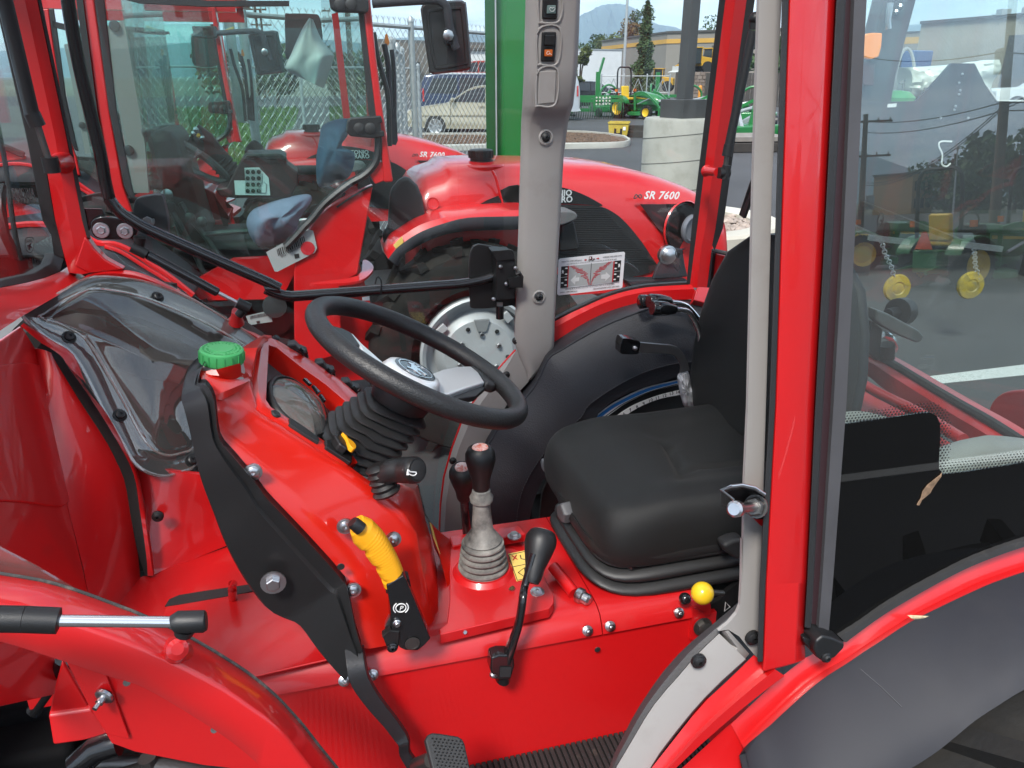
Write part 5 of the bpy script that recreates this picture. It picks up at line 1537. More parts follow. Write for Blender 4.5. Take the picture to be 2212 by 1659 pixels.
def zc(s, t):
    e = 2 * t - 1
    z = .998
    z += .011 * math.exp(-((s - .27) / .12) ** 2) * (1 - e * e * .5)
    sg = .45 + .10 * e
    z -= .015 * math.exp(-((s - sg) / .022) ** 2) * (1 if abs(e) < .8 else .2)
    z += .012 * math.exp(-((abs(e) - .72) / .18) ** 2) * min(1, s * 2.5)
    z -= .012 * math.exp(-((s - .7) / .25) ** 2) * math.exp(-(e / .5) ** 2)
    if s > .45:
        z -= .015 * math.exp(-((e + .30) / .04) ** 2) * min(1, (s - .45) * 8)
    return z + .012 * s


ca_, cb2, ha, hb_ = .69, 1.245, .25, .21
cring = []
for k in range(72):
    a_ = 2 * math.pi * k / 72
    n_ = .30
    cring.append((math.copysign(abs(math.cos(a_)) ** n_, math.cos(a_)) * ha, math.copysign(abs(math.sin(a_)) ** n_, math.sin(a_)) * hb_))
loops = [[V((ca_ + x * .955, cb2 + y * .955, .893)) for x, y in cring], [V((ca_ + x * .985, cb2 + y * .985, .900)) for x, y in cring]]
for f_ in [1.0, .998, .99, .977, .96, .935, .905, .87] + [.845 - .0225 * k for k in range(37)] + [.01]:
    lp = []
    for x, y in cring:
        s2, t2 = (x * f_ + ha) / (2 * ha), (y * f_ + hb_) / (2 * hb_)
        ed = min(1, max(0, (f_ - .84) / .16))
        lp.append(V((ca_ + x * f_, cb2 + y * f_, zc(min(1, max(0, s2)), t2) - .075 * (1 - math.sqrt(max(0, 1 - ed ** 2.4))))))
    loops.append(lp)
part(MB().loft(loops), 'cushion', FABR, SE, smooth=80)
part(MB().slab([V((a, b, .884)) for a, b in ((.50, 1.05), (.465, 1.1), (.455, 1.24), (.465, 1.38), (.50, 1.44), (.93, 1.44), (.93, 1.05))], ZX * .012), 'seat_pan', BLKG, SE, bevel=.004)
# backrest
def back(t, s, side):
    pass


loops = []
bz = [(.985, .845, .205, .075), (1.05, .842, .23, .08), (1.12, .848, .24, .082), (1.20, .856, .235, .08), (1.28, .868, .215, .072), (1.35, .882, .18, .06), (1.395, .895, .115, .05), (1.41, .90, .06, .03)]
for z, a, hw, th in bz:
    lp = []
    for k in range(28):
        t = 2 * math.pi * k / 28
        cx, cy = math.cos(t), math.sin(t)
        ex = 2 / 3.2
        x_ = math.copysign(abs(cx) ** ex, cx)
        y_ = math.copysign(abs(cy) ** ex, cy)
        bol = -.03 * (abs(y_) ** 3) if x_ < 0 else 0
        lp.append(V((a + th * .5 + x_ * th * .5 + bol, 1.288 + y_ * hw, z)))
    loops.append(lp)
part(MB().loft(loops), 'backrest', FABR, SE, smooth=80)
loops = []
for z, a, hw, th in bz:
    lp = []
    for k in range(20):
        t = 2 * math.pi * k / 20
        cx, cy = math.cos(t), math.sin(t)
        x_ = math.copysign(abs(cx) ** .6, cx); y_ = math.copysign(abs(cy) ** .6, cy)
        lp.append(V((a + th * .92 + x_ * .018, 1.288 + y_ * (hw - .004), z)))
    loops.append(lp)
part(MB().loft(loops), 'back_shell', CHAR, SE, smooth=80)
# suspension bellows under the seat: rounded boxes with swelling folds
loops = []
for i in range(33):
    t = i / 32
    z = .842 + .082 * t
    g_ = .016 * abs(math.sin(t * math.pi * 3.5)) ** .7 + .006
    lp = []
    for k in range(40):
        a_ = 2 * math.pi * k / 40
        cx, cy = math.cos(a_), math.sin(a_)
        x_ = math.copysign(abs(cx) ** .42, cx); y_ = math.copysign(abs(cy) ** .42, cy)
        wav = .005 * math.sin(4 * a_ + t * 3) + .006 * (1 - t) * math.cos(2 * a_)
        lp.append(V((.715 + x_ * (.275 + g_ - .03 * t), 1.195 + y_ * (.150 + g_ - .02 * t), z + wav + .018 * (x_ > 0) * y_ * 0)))
    loops.append(lp)
part(MB().loft(loops), 'seat_bellows', BUMPB, SE, smooth=70)
lp_ = [[V((.715 + math.copysign(abs(math.cos(a_)) ** .42, math.cos(a_)) * (rr + .03), 1.195 + math.copysign(abs(math.sin(a_)) ** .42, math.sin(a_)) * (rr - .09), z - .02)) for a_ in [2 * math.pi * k / 40 for k in range(40)]] for rr, z in ((.245, .92), (.252, .935), (.248, .948), (.232, .945), (.228, .93))]
part(MB().loft(lp_, cap=False), 'bellows_lip', BUMPB, SE, smooth=70)
kn = P(q('C3', (385, 1130))[0], b=1.22)
part(MB().lathe(kn + V((.045, 0, 0)), V((-1, -.12, 0)), [(.013, -.03), (.013, .02), (.02, .022), (.022, .028), (.022, .044), (.018, .05)], 5), 'weight_knob', M('grey_plastic', (.07, .07, .075), .5, bump=(500, .1)), SE, smooth=50, bevel=.003)
part(MB().slab(PP(q('C3', (260, 775), (300, 768), (318, 775), (318, 790), (360, 790), (360, 828), (280, 830), (262, 850), (254, 800)), b=1.44), BX * .02), 'slide_handle', M('grey_handle', (.16, .165, .175), .45), SE, bevel=.003)
part(MB().slab(PP(q('C3', (1560, 1380), (1640, 1345), (1720, 1330), (1740, 1480), (1660, 1490), (1580, 1430)), b=1.0), BX * .03), 'seat_lever', RUB, SE, bevel=.008)

# ------------------------------------------------------------------ far rear fender in vinyl, quadrant, levers
o_ = q('B3', (1495, 1400), (1498, 1300), (1520, 1050), (1600, 790), (1730, 500), (1990, 195)) + q('C2', (250, 1265), (345, 1195), (600, 1038), (850, 938), (1150, 887), (1590, 935), (1800, 1000))
p_ = q('B3', (1530, 1400), (1535, 1300), (1560, 1060), (1640, 805), (1770, 535), (2028, 240)) + q('C2', (290, 1320), (380, 1255), (610, 1120), (855, 1010), (1150, 928), (1560, 950), (1780, 1020))
s_ = q('C3', (60, 1330), (62, 1200), (95, 1010), (180, 830), (310, 650), (430, 535), (530, 450)) + q('C2', (600, 1640), (820, 1495), (1020, 1402), (1250, 1345), (1560, 1330), (1800, 1340))
i_ = q('C3', (150, 1400), (150, 1250), (190, 1050), (270, 880), (400, 700), (520, 580), (620, 490)) + q('C2', (690, 1670), (880, 1560), (1060, 1500), (1260, 1440), (1560, 1425), (1800, 1430))
gO, gP, gS, gI = [crv(x, 3) for x in (PP(o_, f=-.02), PP(p_, b=1.635), PP(s_, b=1.575), PP(i_, b=1.585))]
gM1 = [a.lerp(c, .33) + V((0, -.012, .004)) for a, c in zip(gP, gS)]
gM2 = [a.lerp(c, .68) + V((0, -.010, .002)) for a, c in zip(gP, gS)]
gP2 = [a + V((0, -.004, -.004)) for a in gP]
FE = part(MB().grid([[a + V((0, .02, 0)) for a in gO], gO, gP, gP2, gM1, gM2, gS, [a + V((0, .004, -.003)) for a in gS], gI, [a + V((0, .05, 0)) for a in gI]], V((.002, .008, -.004))), 'fender_cover', LEATH, smooth=50)
part(MB().tube(gP, .0026, 6), 'piping', LEATH, FE)
mb = MB()
sc_ = gS
for a, c in zip(sc_, sc_[1:]):
    n = max(1, int((c - a).length / .006))
    for k in range(n):
        p, r_ = a.lerp(c, (k + .2) / n), a.lerp(c, (k + .75) / n)
        mb.bar(p + V((0, -.001, .001)), r_ + V((0, -.001, .001)), .0016, .0012)
part(mb, 'stitching', M('thread', (.085, .085, .09), .7), FE, kind='stuff', smooth=0)
# quadrant plate behind the slot
part(MB().slab(PP(q('C3', (200, 1500), (250, 1000), (400, 650), (620, 440), (800, 300), (1000, 210), (1250, 130), (1600, 120), (1700, 700), (700, 1300)), b=1.62), BX * .01), 'quadrant_plate', BLK)


def arcband(u_, l_, b, mat, name, th=.002, parent=None):
    return part(MB().strip(PP(crv2(u_, 4), b=b), PP(crv2(l_, 4), b=b), BX * th), name, mat, parent)


arcband(q('C3', (598, 478), (690, 398), (800, 325), (1000, 233), (1230, 178)), q('C3', (695, 462), (790, 392), (870, 340), (1040, 262), (1235, 212)), 1.612, WHT, 'quadrant_stripe')
arcband(q('C3', (620, 468), (700, 402), (805, 336), (1005, 243), (1230, 186)), q('C3', (652, 470), (735, 402), (830, 345), (1020, 258), (1232, 199)), 1.610, BLUE, 'quadrant_stripe')
arcband(q('C3', (672, 468), (765, 400), (850, 344), (1030, 262), (1232, 207)), q('C3', (680, 466), (772, 398), (856, 344), (1034, 264), (1233, 210)), 1.610, BLKP, 'quadrant_stripe')
qs = arcband(q('C3', (775, 450), (850, 396), (950, 343), (1100, 288), (1260, 248)), q('C3', (850, 442), (900, 405), (1000, 352), (1120, 310), (1265, 282)), 1.605, WHT, 'quadrant_scale')
for s, x, y, rot in (('6', 848, 425, .55), ('7', 893, 398, .5), ('8', 941, 374, .45), ('9', 989, 351, .42), ('10', 1038, 328, .38), ('11', 1087, 310, .34), ('12', 1137, 293, .3), ('13', 1187, 278, .26), ('14', 1234, 268, .22)):
    o = q('C3', (x, y + 8), (x + 10 * math.cos(rot), y + 8 - 10 * math.sin(rot)), (x - 10 * math.sin(rot), y - 10))
    p0_, p1_, pu_ = PP(o, b=1.603)
    text(s, 'scale_number', BLKP, p0_, p1_ - p0_, pu_ - p0_, .0125, qs, 'CENTER')
# hitch lever
hl = part(MB().slab(PP(crv2(q('C2', (955, 1195), (1100, 1208), (1190, 1216), (1250, 1245), (1300, 1320), (1320, 1400)), 3) + crv2(q('C2', (1250, 1420), (1255, 1370), (1230, 1315), (1190, 1285), (1100, 1275), (955, 1268)), 3), b=1.50), BX * .006), 'hitch_lever', STEEL, bevel=.001)
part(MB().slab(PP(crv2(q('C2', (850, 1165), (950, 1185), (960, 1215), (950, 1270), (930, 1282), (830, 1280), (816, 1255), (826, 1185)), 3, True), b=1.487), BX * .03), 'knob', BLKG, hl, bevel=.006, seg=3)
screw(q('C2', (923, 1238))[0], .0042, STEEL, parent=hl, b=1.484)
# three valve levers
for i, (gp, bq) in enumerate([([(955, 900), (1050, 895), (1060, 890), (1200, 905), (1300, 960), (1370, 1110), (1380, 1200)], 1.60), ([(1020, 895), (1180, 900), (1190, 905), (1260, 915), (1320, 950), (1400, 1060), (1420, 1200)], 1.545), ([(1045, 945), (1215, 955), (1225, 957), (1260, 960), (1320, 985), (1385, 1110), (1400, 1250)], 1.50)]):
    pts = PP(q('C2', *gp), b=bq)
    vl = part(MB().tube(crv(pts[2:], 5), .0062, 12), 'valve_lever', CHROME)
    part(MB().tube([pts[0], pts[0].lerp(pts[1], .06), pts[0].lerp(pts[1], .5), pts[0].lerp(pts[1], .85), pts[1]], [.0155, .0175, .0165, .0125, .010], 10), 'lever_grip', BLKG, vl, smooth=50)

# ------------------------------------------------------------------ steering console
def con(lst):
    return [P(t, b=b) for t, b in lst]


Tn = list(zip(z1((262, 590), (270, 690), (460, 940), (480, 1150), (510, 1420), (620, 1610)) + q('A3', (1870, 940)) + q('B3', (100, 1040), (330, 1280), (560, 1530), (650, 1640)) + q('B4', (670, 330), (705, 480), (775, 790)),
              (1.13, 1.11, 1.075, 1.065, 1.06, 1.05, 1.045, 1.04, 1.035, 1.03, 1.025, 1.02, 1.015, 1.0)))
Rn = list(zip(z1((930, 645), (925, 670), (905, 730), (1000, 1055), (1090, 1140), (1500, 1390), (1900, 1640)) + z2((600, 680), (1050, 1010), (1440, 1320), (1640, 1640)) + q('B4', (1210, 100), (1275, 430), (1338, 690)),
              (1.19, 1.185, 1.17, 1.14, 1.13, 1.12, 1.115, 1.11, 1.105, 1.10, 1.10, 1.09, 1.08, 1.06)))
Tp, Rp = con(Tn), con(Rn)
nc_ = V((.1, -1, .15)).normalized()
rws = []
for f_, li in ((0, 0), (.1, .006), (.3, .006), (.6, .002), (.85, .006), (.96, .006), (1, 0)):
    rws.append([t_.lerp(r_, f_) + nc_ * li * (1 if i > 3 else .3) for i, (t_, r_) in enumerate(zip(Tp, Rp))])
CO = part(MB().grid(rws, BX * .008), 'steering_console', REDP, smooth=45)
# folded facets under the cap
part(MB().grid([con(list(zip(z1((265, 590), (340, 600), (640, 640), (930, 650)), (1.125, 1.12, 1.14, 1.185)))), con(list(zip(z1((300, 690), (420, 700), (650, 690), (915, 665)), (1.10, 1.10, 1.13, 1.18)))), con(list(zip(z1((420, 890), (520, 860), (720, 780), (900, 700)), (1.075, 1.085, 1.12, 1.17)))), con(list(zip(z1((465, 945), (560, 940), (740, 850), (895, 720)), (1.07, 1.085, 1.12, 1.17))))], BX * .006), 'console_facet', REDP, CO, smooth=25)
# dash face
dn = con(list(zip(z1((1010, 1060)) + z2((600, 680)) + q('B2', (440, 1335)), (1.135, 1.11, 1.405))))
DP = plane3(*dn)
dnm = DP[1] if DP[1].z > 0 else -DP[1]
ou = z1((925, 640), (985, 300), (1080, 130)) + z1((1250, 190)) + q('B2', (420, 1325), (640, 1475), (800, 1615)) + q('B3', (830, 440)) + z2((760, 640), (600, 680)) + z1((1914, 1645), (1500, 1390), (1010, 1060), (950, 850))
inn = z1((1118, 700), (1135, 420), (1143, 250)) + z1((1240, 280)) + q('B2', (330, 1365), (520, 1500), (660, 1620)) + q('B3', (600, 440)) + q('B3', (555, 600)) + z2((330, 340)) + z1((1880, 1480), (1450, 1210), (1170, 1030), (1108, 940))
OU, IN = PP(ou, pl=DP), PP(inn, pl=DP)
INd = [p - dnm * .034 for p in IN]
mb = MB().loft([[p - dnm * .05 for p in OU], OU, [a.lerp(b, .3) + dnm * .004 for a, b in zip(OU, IN)], IN, INd], cap=False)
part(mb, 'dash_frame', REDP, CO, smooth=35)
part(MB().slab([p - dnm * .034 for p in PP([inn[i] for i in range(len(inn))], pl=DP)], dnm * -.004), 'dash_floor', M('mesh_grey', (.09, .082, .08), .7, bump=(1600, .5)), CO)
# instrument cluster
io = crv2(z1((1148, 740), (1190, 640), (1290, 592), (1450, 630), (1650, 760), (1800, 890), (1900, 1040), (1960, 1300)) + q('B3', (560, 470), (545, 560), (480, 590)) + z1((1750, 1430), (1480, 1230), (1280, 1050), (1180, 880)), 3, True)
ip = [p - dnm * .034 for p in PP(io, pl=DP)]
icn = sum(ip, V((0, 0, 0))) / len(ip)
CL = part(MB().loft([ip, [p + dnm * .022 for p in ip], [icn.lerp(p, .97) + dnm * .03 for p in ip], [icn.lerp(p, .9) + dnm * .032 for p in ip], [icn.lerp(p, .87) + dnm * .026 for p in ip]], cap=False), 'instrument_cluster', BLK, CO, smooth=60)
part(MB().slab([icn.lerp(p, .88) + dnm * .008 for p in ip], dnm * .002), 'cluster_face', M('cluster_face', (.05, .048, .045), .5, col2=((.12, .03, .03), 30, .5, .6)), CO)
part(MB().loft([[icn.lerp(p, k) + dnm * h for p in ip] for k, h in ((.89, .028), (.8, .034), (.5, .04), (.02, .042))], cap=False), 'cluster_lens', GLASS('cluster_lens', (.75, .75, .73), dust=.16, rough=.04, r0=.06), CO, smooth=80)
for pts in ([(1560, 690), (1600, 700), (1670, 770), (1640, 770)], [(1670, 775), (1700, 790), (1775, 865), (1745, 880)], [(1760, 890), (1790, 900), (1845, 980), (1820, 975)]):
    part(MB().slab([p + dnm * .0 for p in PP(z1(*pts), pl=DP)], dnm * .006), 'button', BLKG, CO, bevel=.001)
for c, r_ in ((z1((1215, 1137))[0], .0085), (z1((1232, 177))[0], .0065)):
    pc = P(c, pl=DP)
    part(MB().lathe(pc, dnm, [(r_, 0), (r_, .004), (r_ * .8, .006)], 16), 'plug', RUB, CO)
part(MB().slab(PP(crv2(z1((1385, 1215), (1410, 1212), (1735, 1440), (1735, 1500), (1715, 1500), (1400, 1300), (1380, 1270)), 2, True), pl=DP), dnm * .007), 'blank_switch', RUB, CO, bevel=.002)
# hazard rocker (yellow in a black cowl)
hz = part(MB().slab(PP(z2((265, 345), (330, 340), (650, 560), (650, 670), (630, 680), (270, 450)), pl=DP), dnm * .008), 'rocker_base', BLK, CO, bevel=.002)
part(MB().slab([p + dnm * .006 for p in PP(z2((330, 380), (395, 290), (450, 310), (500, 420), (520, 580), (400, 500)), pl=DP)], dnm * .016), 'rocker_cowl', BLK, CO, bevel=.004)
part(MB().slab([p + dnm * .018 for p in PP(crv2(z2((412, 368), (452, 364), (490, 440), (560, 490), (605, 550), (605, 595), (570, 605), (510, 545), (470, 450)), 3, True), pl=DP)], dnm * .009), 'hazard_rocker', YEL, CO, bevel=.002)
# black clip vents on the far ridge
for pts in ([(238, 1215), (300, 1208), (330, 1240), (385, 1262), (402, 1345), (330, 1320), (240, 1245)], [(442, 1348), (500, 1340), (530, 1385), (585, 1400), (600, 1480), (530, 1450), (445, 1380)], [(635, 1485), (690, 1478), (715, 1515), (770, 1530), (778, 1612), (710, 1580), (640, 1515)]):
    vt = part(MB().slab(PP(q('B2', *pts), b=1.40), BX * .03), 'switch_clip', BLK, CO, bevel=.003)
    c = q('B2', *pts)
    part(MB().tube([P(c[2], b=1.39), P(((c[2][0] + c[3][0]) / 2, c[2][1] + 12), b=1.39), P(c[3], b=1.39)], .004, 8), 'clip_tab', BLKG, CO)
# right-hand face of the console below the wheel
part(MB().grid([con(list(zip(z2((1050, 1010), (1440, 1320), (1640, 1640)) + q('B4', (1210, 100), (1275, 430), (1338, 690)), (1.105, 1.10, 1.10, 1.09, 1.08, 1.06)))),
                con(list(zip(z2((1200, 880), (1560, 1080), (1710, 1500)) + q('B4', (1260, 60), (1330, 400), (1345, 690)), (1.15, 1.14, 1.14, 1.13, 1.10, 1.07)))),
                con(list(zip(z2((1330, 800), (1640, 960), (1760, 1480)) + q('B4', (1290, 0), (1350, 330), (1350, 660)), (1.25, 1.25, 1.25, 1.24, 1.2, 1.1))))], V((-.006, .002, 0))), 'console_back', REDP, CO, smooth=50)
part(MB().strip(con(list(zip(z2((1640, 950), (1740, 1400)) + q('B3', (1270, 1215), (1300, 1320), (1350, 1440)), (1.26, 1.26, 1.25, 1.22, 1.18)))), con(list(zip(z2((1655, 950), (1765, 1400)) + q('B3', (1282, 1215), (1316, 1320), (1352, 1445)), (1.262, 1.262, 1.252, 1.222, 1.182)))), BX * .005), 'console_edge', RUBG, CO)
part(MB().grid([con(list(zip(q('B3', (1270, 1215), (1310, 1380), (1345, 1450)) + q('B4', (1420, 400), (1400, 560)), (1.25, 1.22, 1.19, 1.14, 1.09)))), con(list(zip(q('B3', (1285, 1215), (1360, 1290), (1430, 1340)) + q('B4', (1560, 300), (1560, 450)), (1.27, 1.27, 1.26, 1.18, 1.1))))], V((0, .002, -.006))), 'console_foot', REDP, CO, smooth=60)
# console top with reservoir and green cap
part(MB().grid([con(list(zip(z1((800, 290), (1000, 285), (1085, 125)), (1.24, 1.24, 1.34)))), con(list(zip(z1((810, 430), (960, 480), (1000, 290)), (1.21, 1.21, 1.25)))), con(list(zip(z1((800, 600), (920, 610), (985, 330)), (1.19, 1.19, 1.22)))), con(list(zip(z1((640, 640), (930, 650), (960, 500)), (1.16, 1.18, 1.2))))], V((0, .004, -.008))), 'console_top', REDP, CO, smooth=60)
part(MB().grid([con(list(zip(z1((800, 290), (860, 250), (980, 180), (1085, 120), (1180, 130)), (1.24, 1.3, 1.36, 1.4, 1.42)))), con(list(zip(z1((1000, 285), (1020, 250), (1060, 190), (1090, 150), (1180, 160)), (1.24, 1.27, 1.31, 1.35, 1.40))))], V((0, .004, -.01))), 'console_top', REDP, CO, smooth=60)
part(MB().grid([con(list(zip(z1((262, 590), (480, 560), (780, 480), (825, 440)), (1.13, 1.12, 1.15, 1.2)))), con(list(zip(z1((300, 620), (520, 635), (790, 600), (830, 560)), (1.12, 1.12, 1.15, 1.19)))), con(list(zip(z1((340, 640), (640, 660), (860, 650), (930, 650)), (1.12, 1.13, 1.17, 1.19))))], V((0, .004, -.006))), 'console_top', REDP, CO, smooth=60)
cc = P(z1((552, 300))[0], b=1.17)
ca = V((.12, -.06, 1)).normalized()
cap = part(MB().lathe(cc, ca, [(.0315, -.020), (.0322, -.019), (.0322, -.004), (.0314, -.0008), (.029, .001), (.0165, .001), (.0162, .0018), (.001, .002)], 40), 'reservoir_cap', GRN, CO, smooth=30)
mb = MB()
e1 = (AX - ca * ca.x).normalized(); e2 = ca.cross(e1)
for k in range(18):
    t = 2 * math.pi * k / 18
    rd = e1 * math.cos(t) + e2 * math.sin(t)
    mb.bar(cc + rd * .0323 - ca * .0175, cc + rd * .0323 - ca * .003, .0012, .0022, up=rd)
part(mb, 'cap_ribs', GRN, CO)
lets = []
for ring_r, s in ((.0262, 'CLEAN FILLER CAP BEFORE REMOVING  USE ONLY DOT4 BRAKE FLUID  '), (.0208, 'FROM A SEALED CONTAINER  ')):
    n = len(s)
    for k, ch in enumerate(s):
        if ch == ' ':
            continue
        t = -2 * math.pi * k / n - 2.2
        rd = e1 * math.cos(t) + e2 * math.sin(t)
        lets.append(text(ch, 'cap_lettering', M('green_emboss', (.035, .26, .075), .5), cc + rd * (ring_r - .0015) + ca * .0012, rd.cross(ca) * -1 if False else ca.cross(rd) * -1, rd, .0042, cap, 'CENTER'))
join_objs(lets, 'cap_lettering', MATS['green_emboss'], CO)
part(MB().lathe(cc - ca * .06, ca, [(.033, 0), (.033, .025), (.031, .035), (.028, .045)], 30), 'reservoir', M('white_plastic', (.55, .55, .53), .4), CO)

# black trim at the console's front with raised lip
bo = q('A2', (1480, 1330), (1400, 1375), (1345, 1450), (1322, 1560)) + q('A3', (1335, 330), (1385, 520), (1450, 830), (1540, 1090), (1640, 1350), (1760, 1580)) + q('B4', (60, 440), (170, 500), (300, 560), (440, 740), (560, 870), (640, 945))
bi = q('A2', (1485, 1345), (1450, 1420), (1440, 1500)) + q('A3', (1490, 215), (1555, 330), (1590, 600), (1700, 745), (1870, 945)) + q('B3', (100, 1045), (330, 1285), (560, 1535), (650, 1645)) + q('B4', (670, 335), (705, 485), (740, 650), (785, 800))
bo_b = [1.15, 1.12, 1.09, 1.075, 1.06, 1.05, 1.04, 1.035, 1.03, 1.03, 1.03, 1.03, 1.02, 1.0, .99, .985]
bi_b = [1.15, 1.11, 1.09, 1.07, 1.055, 1.05, 1.04, 1.035, 1.03, 1.025, 1.02, 1.015, 1.01, 1.005, 1.0, .985]
BO = crv([P(t, b=b + .03) for t, b in zip(bo, bo_b)], 3); BI = crv([P(t, b=b - .012) for t, b in zip(bi, bi_b)], 3)
BM = [a.lerp(c, .10) + V((0, -.030, 0)) for a, c in zip(BO, BI)]
BM2 = [a.lerp(c, .80) + V((0, -.010, 0)) for a, c in zip(BO, BI)]
BM3 = [a.lerp(c, .84) + V((0, -.003, 0)) for a, c in zip(BO, BI)]
TRM = part(MB().grid([[p + V((0, .03, 0)) for p in BO], BO, [a.lerp(b, .4) + V((0, -.006, 0)) for a, b in zip(BO, BM)], BM, BM2, BM3, BI, [p + V((0, .015, 0)) for p in BI]], V((0, .006, 0))), 'console_trim', BLK, smooth=32)
hexbolt(q('B4', (140, 315))[0], .0108, STEEL, b=1.0, washer=.0185, h=.010, parent=TRM)
for uv in q('B4', (718, 367)) + q('A3', (1838, 845)) + q('B3', (662, 1238), (1010, 1335)):
    screw(uv, .0088, STEEL, washer=.0128, b=1.035 if uv[1] < 1200 else 1.01, parent=CO)
part(MB().lathe(P(q('B4', (630, 198))[0], b=1.012), V((0, -1, 0)), [(.006, 0), (.0055, .0006), (.001, .0007)], 12), 'bolt_hole', BLKP, CO)

# handbrake
gc = [V((x, y, 0)) for x, y in q('B3', (738, 1222), (790, 1275), (862, 1350), (925, 1440), (975, 1525), (1003, 1590), (1018, 1640))]
ghw = [62, 100, 100, 95, 90, 86, 84]
cen = crv(gc, 26)
loops = []
n = len(cen)
for i, c in enumerate(cen):
    t = i / (n - 1)
    tn = (cen[min(i + 1, n - 1)] - cen[max(i - 1, 0)]).normalized()
    nr = V((-tn.y, tn.x, 0))       # right-hand side seen in the photo is up/right
    k = t * (len(ghw) - 1); a_ = int(min(k, len(ghw) - 2))
    hw = (ghw[a_] + (ghw[a_ + 1] - ghw[a_]) * (k - a_)) * QK
    notch = 1 - .20 * max(0, math.sin(t * math.pi * 8.4 - 1.0)) if .18 < t < .97 else 1.0
    rib = 1 + (.012 if i % 5 < 3 and .25 < t < .97 else 0)
    endr = 1 if t > .03 else .8
    lp = []
    ctr = P((c.x, c.y), b=.975)
    lft = P((c.x + nr.x * hw, c.y + nr.y * hw), b=.975) - ctr
    for j in range(20):
        g = 2 * math.pi * j / 20
        cx, sy = math.cos(g), math.sin(g)
        side = notch if cx > 0 else rib
        lp.append(ctr + lft * (math.copysign(abs(cx) ** .8, cx) * side * endr) + V((0, math.copysign(abs(sy) ** .8, sy) * .019 * endr * (rib if cx < .6 else 1), 0)))
    loops.append(lp)
HB = part(MB().loft(loops), 'handbrake', YEL, smooth=40)
part(MB().tube(PP(q('B3', (775, 1258), (726, 1217), (714, 1206)), b=.960), [.0098, .0094, .008], 18), 'release_button', BLK, HB)
part(MB().slab(PP(q('B4', (962, 335), (1085, 262), (1108, 300), (1150, 400), (1205, 530), (1283, 722), (1240, 768), (1190, 808), (1100, 806), (1058, 788), (1010, 690), (995, 640), (990, 500)), b=.955), BX * .03), 'brake_arm', BLKG, HB, bevel=.002)
part(MB().slab(PP(q('B4', (1085, 275), (1130, 290), (1140, 340), (1115, 350)), b=.975), BX * .02).slab(PP(q('B4', (950, 330), (975, 330), (985, 400), (960, 390)), b=.975), BX * .02), 'brake_shroud', BLK, HB)
part(MB().slab(PP(q('B4', (985, 560), (1005, 650), (965, 660), (950, 650), (955, 620)), b=.965), BX * .008), 'ratchet', STEEL, HB)
part(MB().slab(PP(q('B4', (930, 700), (985, 660), (1060, 670), (1050, 790), (1000, 815), (962, 780), (945, 735)), b=.952), BX * .012), 'ratchet_plate', BLK, HB, bevel=.002)
mb = MB()
for k in range(7):
    x = 932 + k * 9
    mb.slab(PP(q('B4', (x, 712 - k * 8), (x + 4, 700 - k * 8), (x + 9, 708 - k * 8)), b=.95), BX * .01)
part(mb, 'ratchet_teeth', DSTEEL, HB)
screw(q('B4', (1038, 608))[0], .0052, STEEL, parent=HB, b=.953)
screw(q('B4', (1005, 785))[0], .0065, BLKG, parent=HB, b=.95)
part(MB().lathe(P(q('B4', (1150, 755))[0], b=.954), V((0, -1, 0)), [(.0115, 0), (.0115, .001), (.010, .0012), (.0095, -.001)], 16), 'pivot', DSTEEL, HB)
cP = q('B4', (1067, 497))[0]
circ = lambda rx, ry, t0, t1, n: [(cP[0] + rx * math.cos(t) * 1.0 + ry * .12 * math.sin(t), cP[1] - ry * math.sin(t)) for t in [t0 + (t1 - t0) * k / n for k in range(n + 1)]]
part(MB().tube(PP(circ(11, 9, 0, 2 * math.pi, 20)[:-1], b=.9535), .0009, 6, ring=True).tube(PP(circ(16, 13, -.85, .85, 8), b=.9535), .0009, 6).tube(PP(circ(16, 13, math.pi - .85, math.pi + .85, 8), b=.9535), .0009, 6), 'symbol', WHT, HB)
text('P', 'symbol', WHT, P((cP[0], cP[1] + 5.5), b=.9535), P((cP[0] + 10, cP[1] + 4.5), b=.9535) - P((cP[0], cP[1] + 5.5), b=.9535), P((cP[0] + 2, cP[1] - 5), b=.9535) - P((cP[0], cP[1] + 5.5), b=.9535), .0115, HB, 'CENTER', shear=.2)

# indicator stalk with horn button
i0, i1, i2, i3 = [P(t, b=b) for t, b in zip(z2((1080, 900), (1240, 760), (1420, 740), (1640, 740)), (1.09, 1.08, 1.07, 1.045))]
stk = part(MB().tube(crv([i0, i1, i2, i2.lerp(i3, .55), i2.lerp(i3, .62), i3], 3), [.016, .017, .018, .019, .0195, .02, .0203, .0206, .0207, .0208, .0212, .0214, .0214, .0214, .0212, .0185], 20), 'indicator_stalk', BLK)
ex = (i3 - i2).normalized()
part(MB().lathe(i3, ex, [(.0155, -.001), (.0155, .0012), (.013, .002)], 22), 'horn_button', RUB, stk)
hn = z2((1500, 735), (1530, 765), (1615, 772), (1610, 805), (1580, 820), (1545, 815), (1515, 800), (1487, 812))
hpl = (i3 + ex * .0022, ex)
part(MB().tube(PP(crv2(hn, 2, True), pl=hpl), .0011, 6, ring=True).slab(PP(z2((1500, 735), (1512, 738), (1505, 810), (1487, 812)), pl=hpl), ex * .0006), 'symbol', WHT, stk)
pr = []
for k in range(5):
    pr += [(.021 - .0012 * k, .0105 * k), (.0235 - .0012 * k, .0105 * k + .004), (.0185 - .001 * k, .0105 * k + .0085)]
bb0 = P(z2((1200, 1080))[0], b=1.085); bb1 = P(z2((1080, 800))[0], b=1.09)
part(MB().lathe(bb0, (bb1 - bb0), pr, 20), 'stalk_boot', BUMPB, stk, smooth=60)

